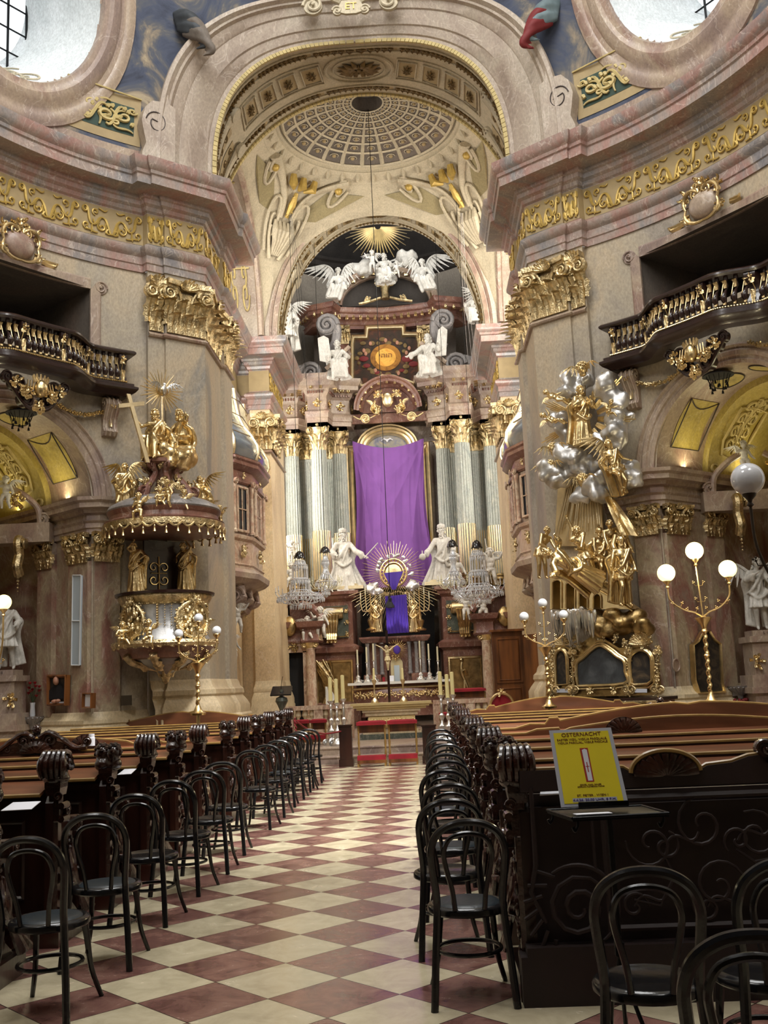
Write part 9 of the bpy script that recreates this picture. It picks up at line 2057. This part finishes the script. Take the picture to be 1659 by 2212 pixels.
for px, w_, lb in ((746,.24,'brown wooden post holding a rope left of the kneelers'),(926,.26,'brown wooden post right of the kneelers')):
    p = X(px,1567,19.9 if px > 800 else 19.9); k = thing('wooden_post',lb,'post',(p.x,19.9,0)); mb = MB(); mb.box((p.x,19.9,p.z/2),(w_,.2,p.z)); mb.build('shaft','wood_pew',k); mb = MB(); mb.box((p.x,19.9,p.z),(w_*1.12,.23,.03)); mb.box((p.x,19.9,.07),(w_*1.15,.24,.14)); mb.build('cap_and_foot','wood_pew',k)
mb = MB(); p0 = X(736,1580,19.8); p1 = X(660,1612,18.6); p2 = V(-2.35,18.4,.95); mb.tube(smoothpath([p0,p0.lerp(p2,.4)-V(0,0,.12),p0.lerp(p2,.75)-V(0,0,.1),p2],8),.016,7); mb.build('barrier_rope','crimson',label='dark red barrier rope from the wooden post to the pews',cat='rope')
mb = MB(); q0 = V(-2.30,17.9,1.0)
for k in range(60): 
    z = 1.0-.016*k; mb.ell(q0+V(.012*cos(k*1.3)+.10*k/60,.012*sin(k*1.3),z-1.0),(.014,.014,.014),6,4)
mb.build('twisted_rope','rope_red',label='twisted red rope hanging beside the last left pew',cat='rope')
# lectern, chair, cabinets, folded cloth, lights
p = X(608,1497,22.6); k = thing('lectern','dark lectern on a turned green stem by the left rail','lectern',(p.x,22.6,FZ)); mb = MB(); mb.lathe([(.2,0),(.2,.05),(.07,.12),(.06,.4),(.1,.5),(.12,.62),(.05,.75),(.09,.85),(.14,.95),(.12,1.02),(.04,1.06),(.04,1.2)],(p.x,22.6,FZ),16); mb.build('turned_stem','stone_green',k)
mb = MB(); mb.prism([p+V(-.23,-.14,-.06),p+V(.23,-.14,-.06),p+V(.22,.2,.12),p+V(-.22,.2,.12)],(0,0,.03)); mb.build('reading_board','wood_black',k); mb = MB(); mb.tube(smoothpath([p+V(-.02,.1,.1),p+V(.0,.08,.25),p+V(.04,.0,.36)],5),.006,5); mb.build('microphone','iron',k)
p = X(707,1536,23.8); mb = MB(); mb.grid(lambda u,v: V(p.x-.10+.22*u*(.35+.65*sin(pi*v**.7)),24.55+.05*sin(5*u),1.1+.42*v),8,12); mb.build('folded_cloth','white_cloth',label='upright folded white cloth on the left balustrade',cat='cloth')
p = X(1085,1540,21.6); k = thing('throne_chair','gilded armchair with crimson back behind the right pews','chair',(p.x,21.6,FZ)); mb = MB(); mb.prism([V(p.x+x,21.6,z) for x, z in [(-.2,.55),(.2,.55)]+[(.2*cos(pi*i/12),.98+.2*sin(pi*i/12)) for i in range(13)]],(0,.05,0)); mb.build('crimson_back','red_velvet',k)
mb = MB(); pts = [V(p.x-.23,21.6,.55)]+[V(p.x-.23*cos(pi*i/14),21.58,1.0+.22*sin(pi*i/14)) for i in range(15)]+[V(p.x+.23,21.6,.55)]; mb.tube(pts,.03,7); cluster(mb,V(p.x,21.55,1.25),V(1,0,0),ZU,V(0,-1,0),.12,7,3)
for e in (-1,1): mb.tube([(p.x+e*.23,21.6,.55),(p.x+e*.24,21.6,FZ)],.025,6); mb.tube([(p.x+e*.23,21.2,.6),(p.x+e*.24,21.2,FZ)],.025,6); mb.tube([(p.x+e*.24,21.6,.85),(p.x+e*.25,21.2,.82)],.025,6)
mb.build('gilded_frame','gold',k); mb = MB(); mb.box((p.x,21.4,.66),(.46,.46,.1)); mb.build('crimson_seat','red_velvet',k)
p0, p1, p2 = X(1062,1365,24.9), X(1128,1365,24.9), X(1190,1380,24.9); k = thing('wooden_cabinet','tall brown wooden cabinet right of the sanctuary','cabinet',((p0.x+p2.x)/2,25,FZ)); z1_ = p0.z
mb = MB(); mb.box(((p0.x+p1.x)/2,25.1,(FZ+z1_)/2),(p1.x-p0.x,.3,z1_-FZ)); mb.prism([V(p1.x,24.95,FZ),V(p2.x,24.5,FZ),V(p2.x,24.6,FZ),V(p1.x,25.2,FZ)],(0,0,z1_-FZ-.1)); mb.build('carcass','wood_panel',k)
for z_a, z_b in ((.5,1.35),(1.42,z1_-.12)): 
    mb = MB(); A_, B_ = p0.x+.06, p1.x-.05; mb.box(((A_+B_)/2,24.93,(z_a+z_b)/2),(B_-A_,.03,z_b-z_a)); mb.frame3([V(A_+.08,24.91,z_a+.08),V(B_-.08,24.91,z_a+.08),V(B_-.08,24.91,z_b-.08),V(A_+.08,24.91,z_b-.08)],[(0,0),(.01,.02),(.03,0)],(0,-1,0)); mb.build('door','wood_panel',k)
mb = MB(); mb.box(((p0.x+p1.x)/2,25.05,z1_+.02),(p1.x-p0.x+.1,.45,.05)); mb.build('cornice','wood_panel',k)
p = X(1010,1500,25.5); kneeler(p.x-.4,p.x+.45,25.4,'dark red cushioned bench before the right portal',FZ,h=1.0)
# chandeliers
def chandelier(px, ty_, by_, Y, lb, big):
    a, b = X(px,ty_,Y), X(px,by_,Y); H_ = a.z-b.z; c = V(b.x,Y,b.z); k = thing('chandelier',lb,'chandelier',c); r = .62 if big else .42
    mb = MB(); mb.lathe([(.02,H_),(.09,H_*.97),(.13,H_*.92),(.14,H_*.88),(.03,H_*.86)],c,12)
    for q in range(10): a_ = 2*pi*q/10; mb.tube([c+V(.12*cos(a_),.12*sin(a_),H_*.9),c+V(.15*cos(a_),.15*sin(a_),H_*.86)],.01,4)
    mb.build('black_hood','wood_black',k); mb = MB(); R_ = random.Random(int(px))
    tiers = [(.13,.82),(.2,.74),(.21,.5),(.25,.48),(.27,.28),(.5,.22),(.62,.16),(.28,.04)] if big else [(.05,.8),(.1,.7),(.06,.55),(.12,.42),(.3,.26),(.1,.08)]
    for r_, f_ in tiers:
        mb.tube([c+V(r_*cos(2*pi*i/28),r_*sin(2*pi*i/28),H_*f_) for i in range(28)],.012,5,closed=True); n_ = int(14+r_*34)
        for q in range(n_): a_ = 2*pi*q/n_; p_ = c+V(r_*cos(a_),r_*sin(a_),H_*f_-.02); mb.lathe([(0,0),(.018,-.04),(.012,-.09),(0,-.11)],p_,5)
    for (r0_,f0_),(r1_,f1_) in zip(tiers,tiers[1:]):
        for q in range(16): a_ = 2*pi*q/16; A_ = c+V(r0_*cos(a_),r0_*sin(a_),H_*f0_); B_ = c+V(r1_*cos(a_),r1_*sin(a_),H_*f1_); M_ = (A_+B_)/2-V(0,0,.03*H_); mb.tube([A_,M_,B_],.009,4)
    mb.ell(c+V(0,0,.0),(.06,.06,.08),8,6); mb.build('crystal_drops','crystal',k); mb = MB()
    for q in range(10):
        a_ = 2*pi*q/10; d = V(cos(a_),sin(a_),0); mb.tube(smoothpath([c+d*.1+V(0,0,H_*.25),c+d*r*.7+V(0,0,H_*.12),c+d*r*1.02+V(0,0,H_*.22),c+d*r*1.05+V(0,0,H_*.27)],4),.012,5); mb.lathe([(.03,0),(.035,.01),(.012,.02),(.011,.13),(0,.13)],c+d*r*1.05+V(0,0,H_*.27),6)
    mb.build('candle_arm','crystal' if big else 'candle_old',k)
    mb = MB(); mb.tube([c+V(0,0,H_),V(c.x,Y,15.0 if Y > 25 else 15.2)],.006,4); mb.build('suspension_cable','iron',k)
chandelier(650,1190,1310,26.6,'large crystal chandelier left of the high altar',True); chandelier(1037,1166,1300,26.6,'large crystal chandelier right of the high altar',True)
chandelier(705,1180,1285,28.0,'small crystal chandelier before the left fluted columns',False); chandelier(983,1165,1285,28.0,'small crystal chandelier before the right fluted columns',False)
sl = thing('sanctuary_lamp','black hanging tassel on a long cable in the choir centre','lamp',X(843,1310,24.4)); mb = MB(); p = X(843,1300,24.4); mb.tube([p,V(p.x,24.4,zr+.6)],.009,5); mb.build('cable','iron',sl); mb = MB(); mb.lathe([(0,0.12),(.04,.08),(.03,0),(.09,-.1),(.1,-.14),(0,-.14)],p,10); mb.build('tassel','black_cloth',sl)
for sd in (-1,1):                       # loose cables slung from the vault
    mb = MB(); q = X(995 if sd > 0 else 625,460,23.5)
    for k in range(3): mb.tube(smoothpath([q+V(.02*k,0,0),q+V(.06*k,1.0,-1.6),q+V((.1+.12*k)*(1 if sd > 0 else .2),2.2,-3.2-.4*k)],6),.004,4)
    mb.build('hanging_cables','stone_grey' if sd > 0 else 'iron',label='loose cables hanging from the %s vault console'%SDN[sd],cat='cable')
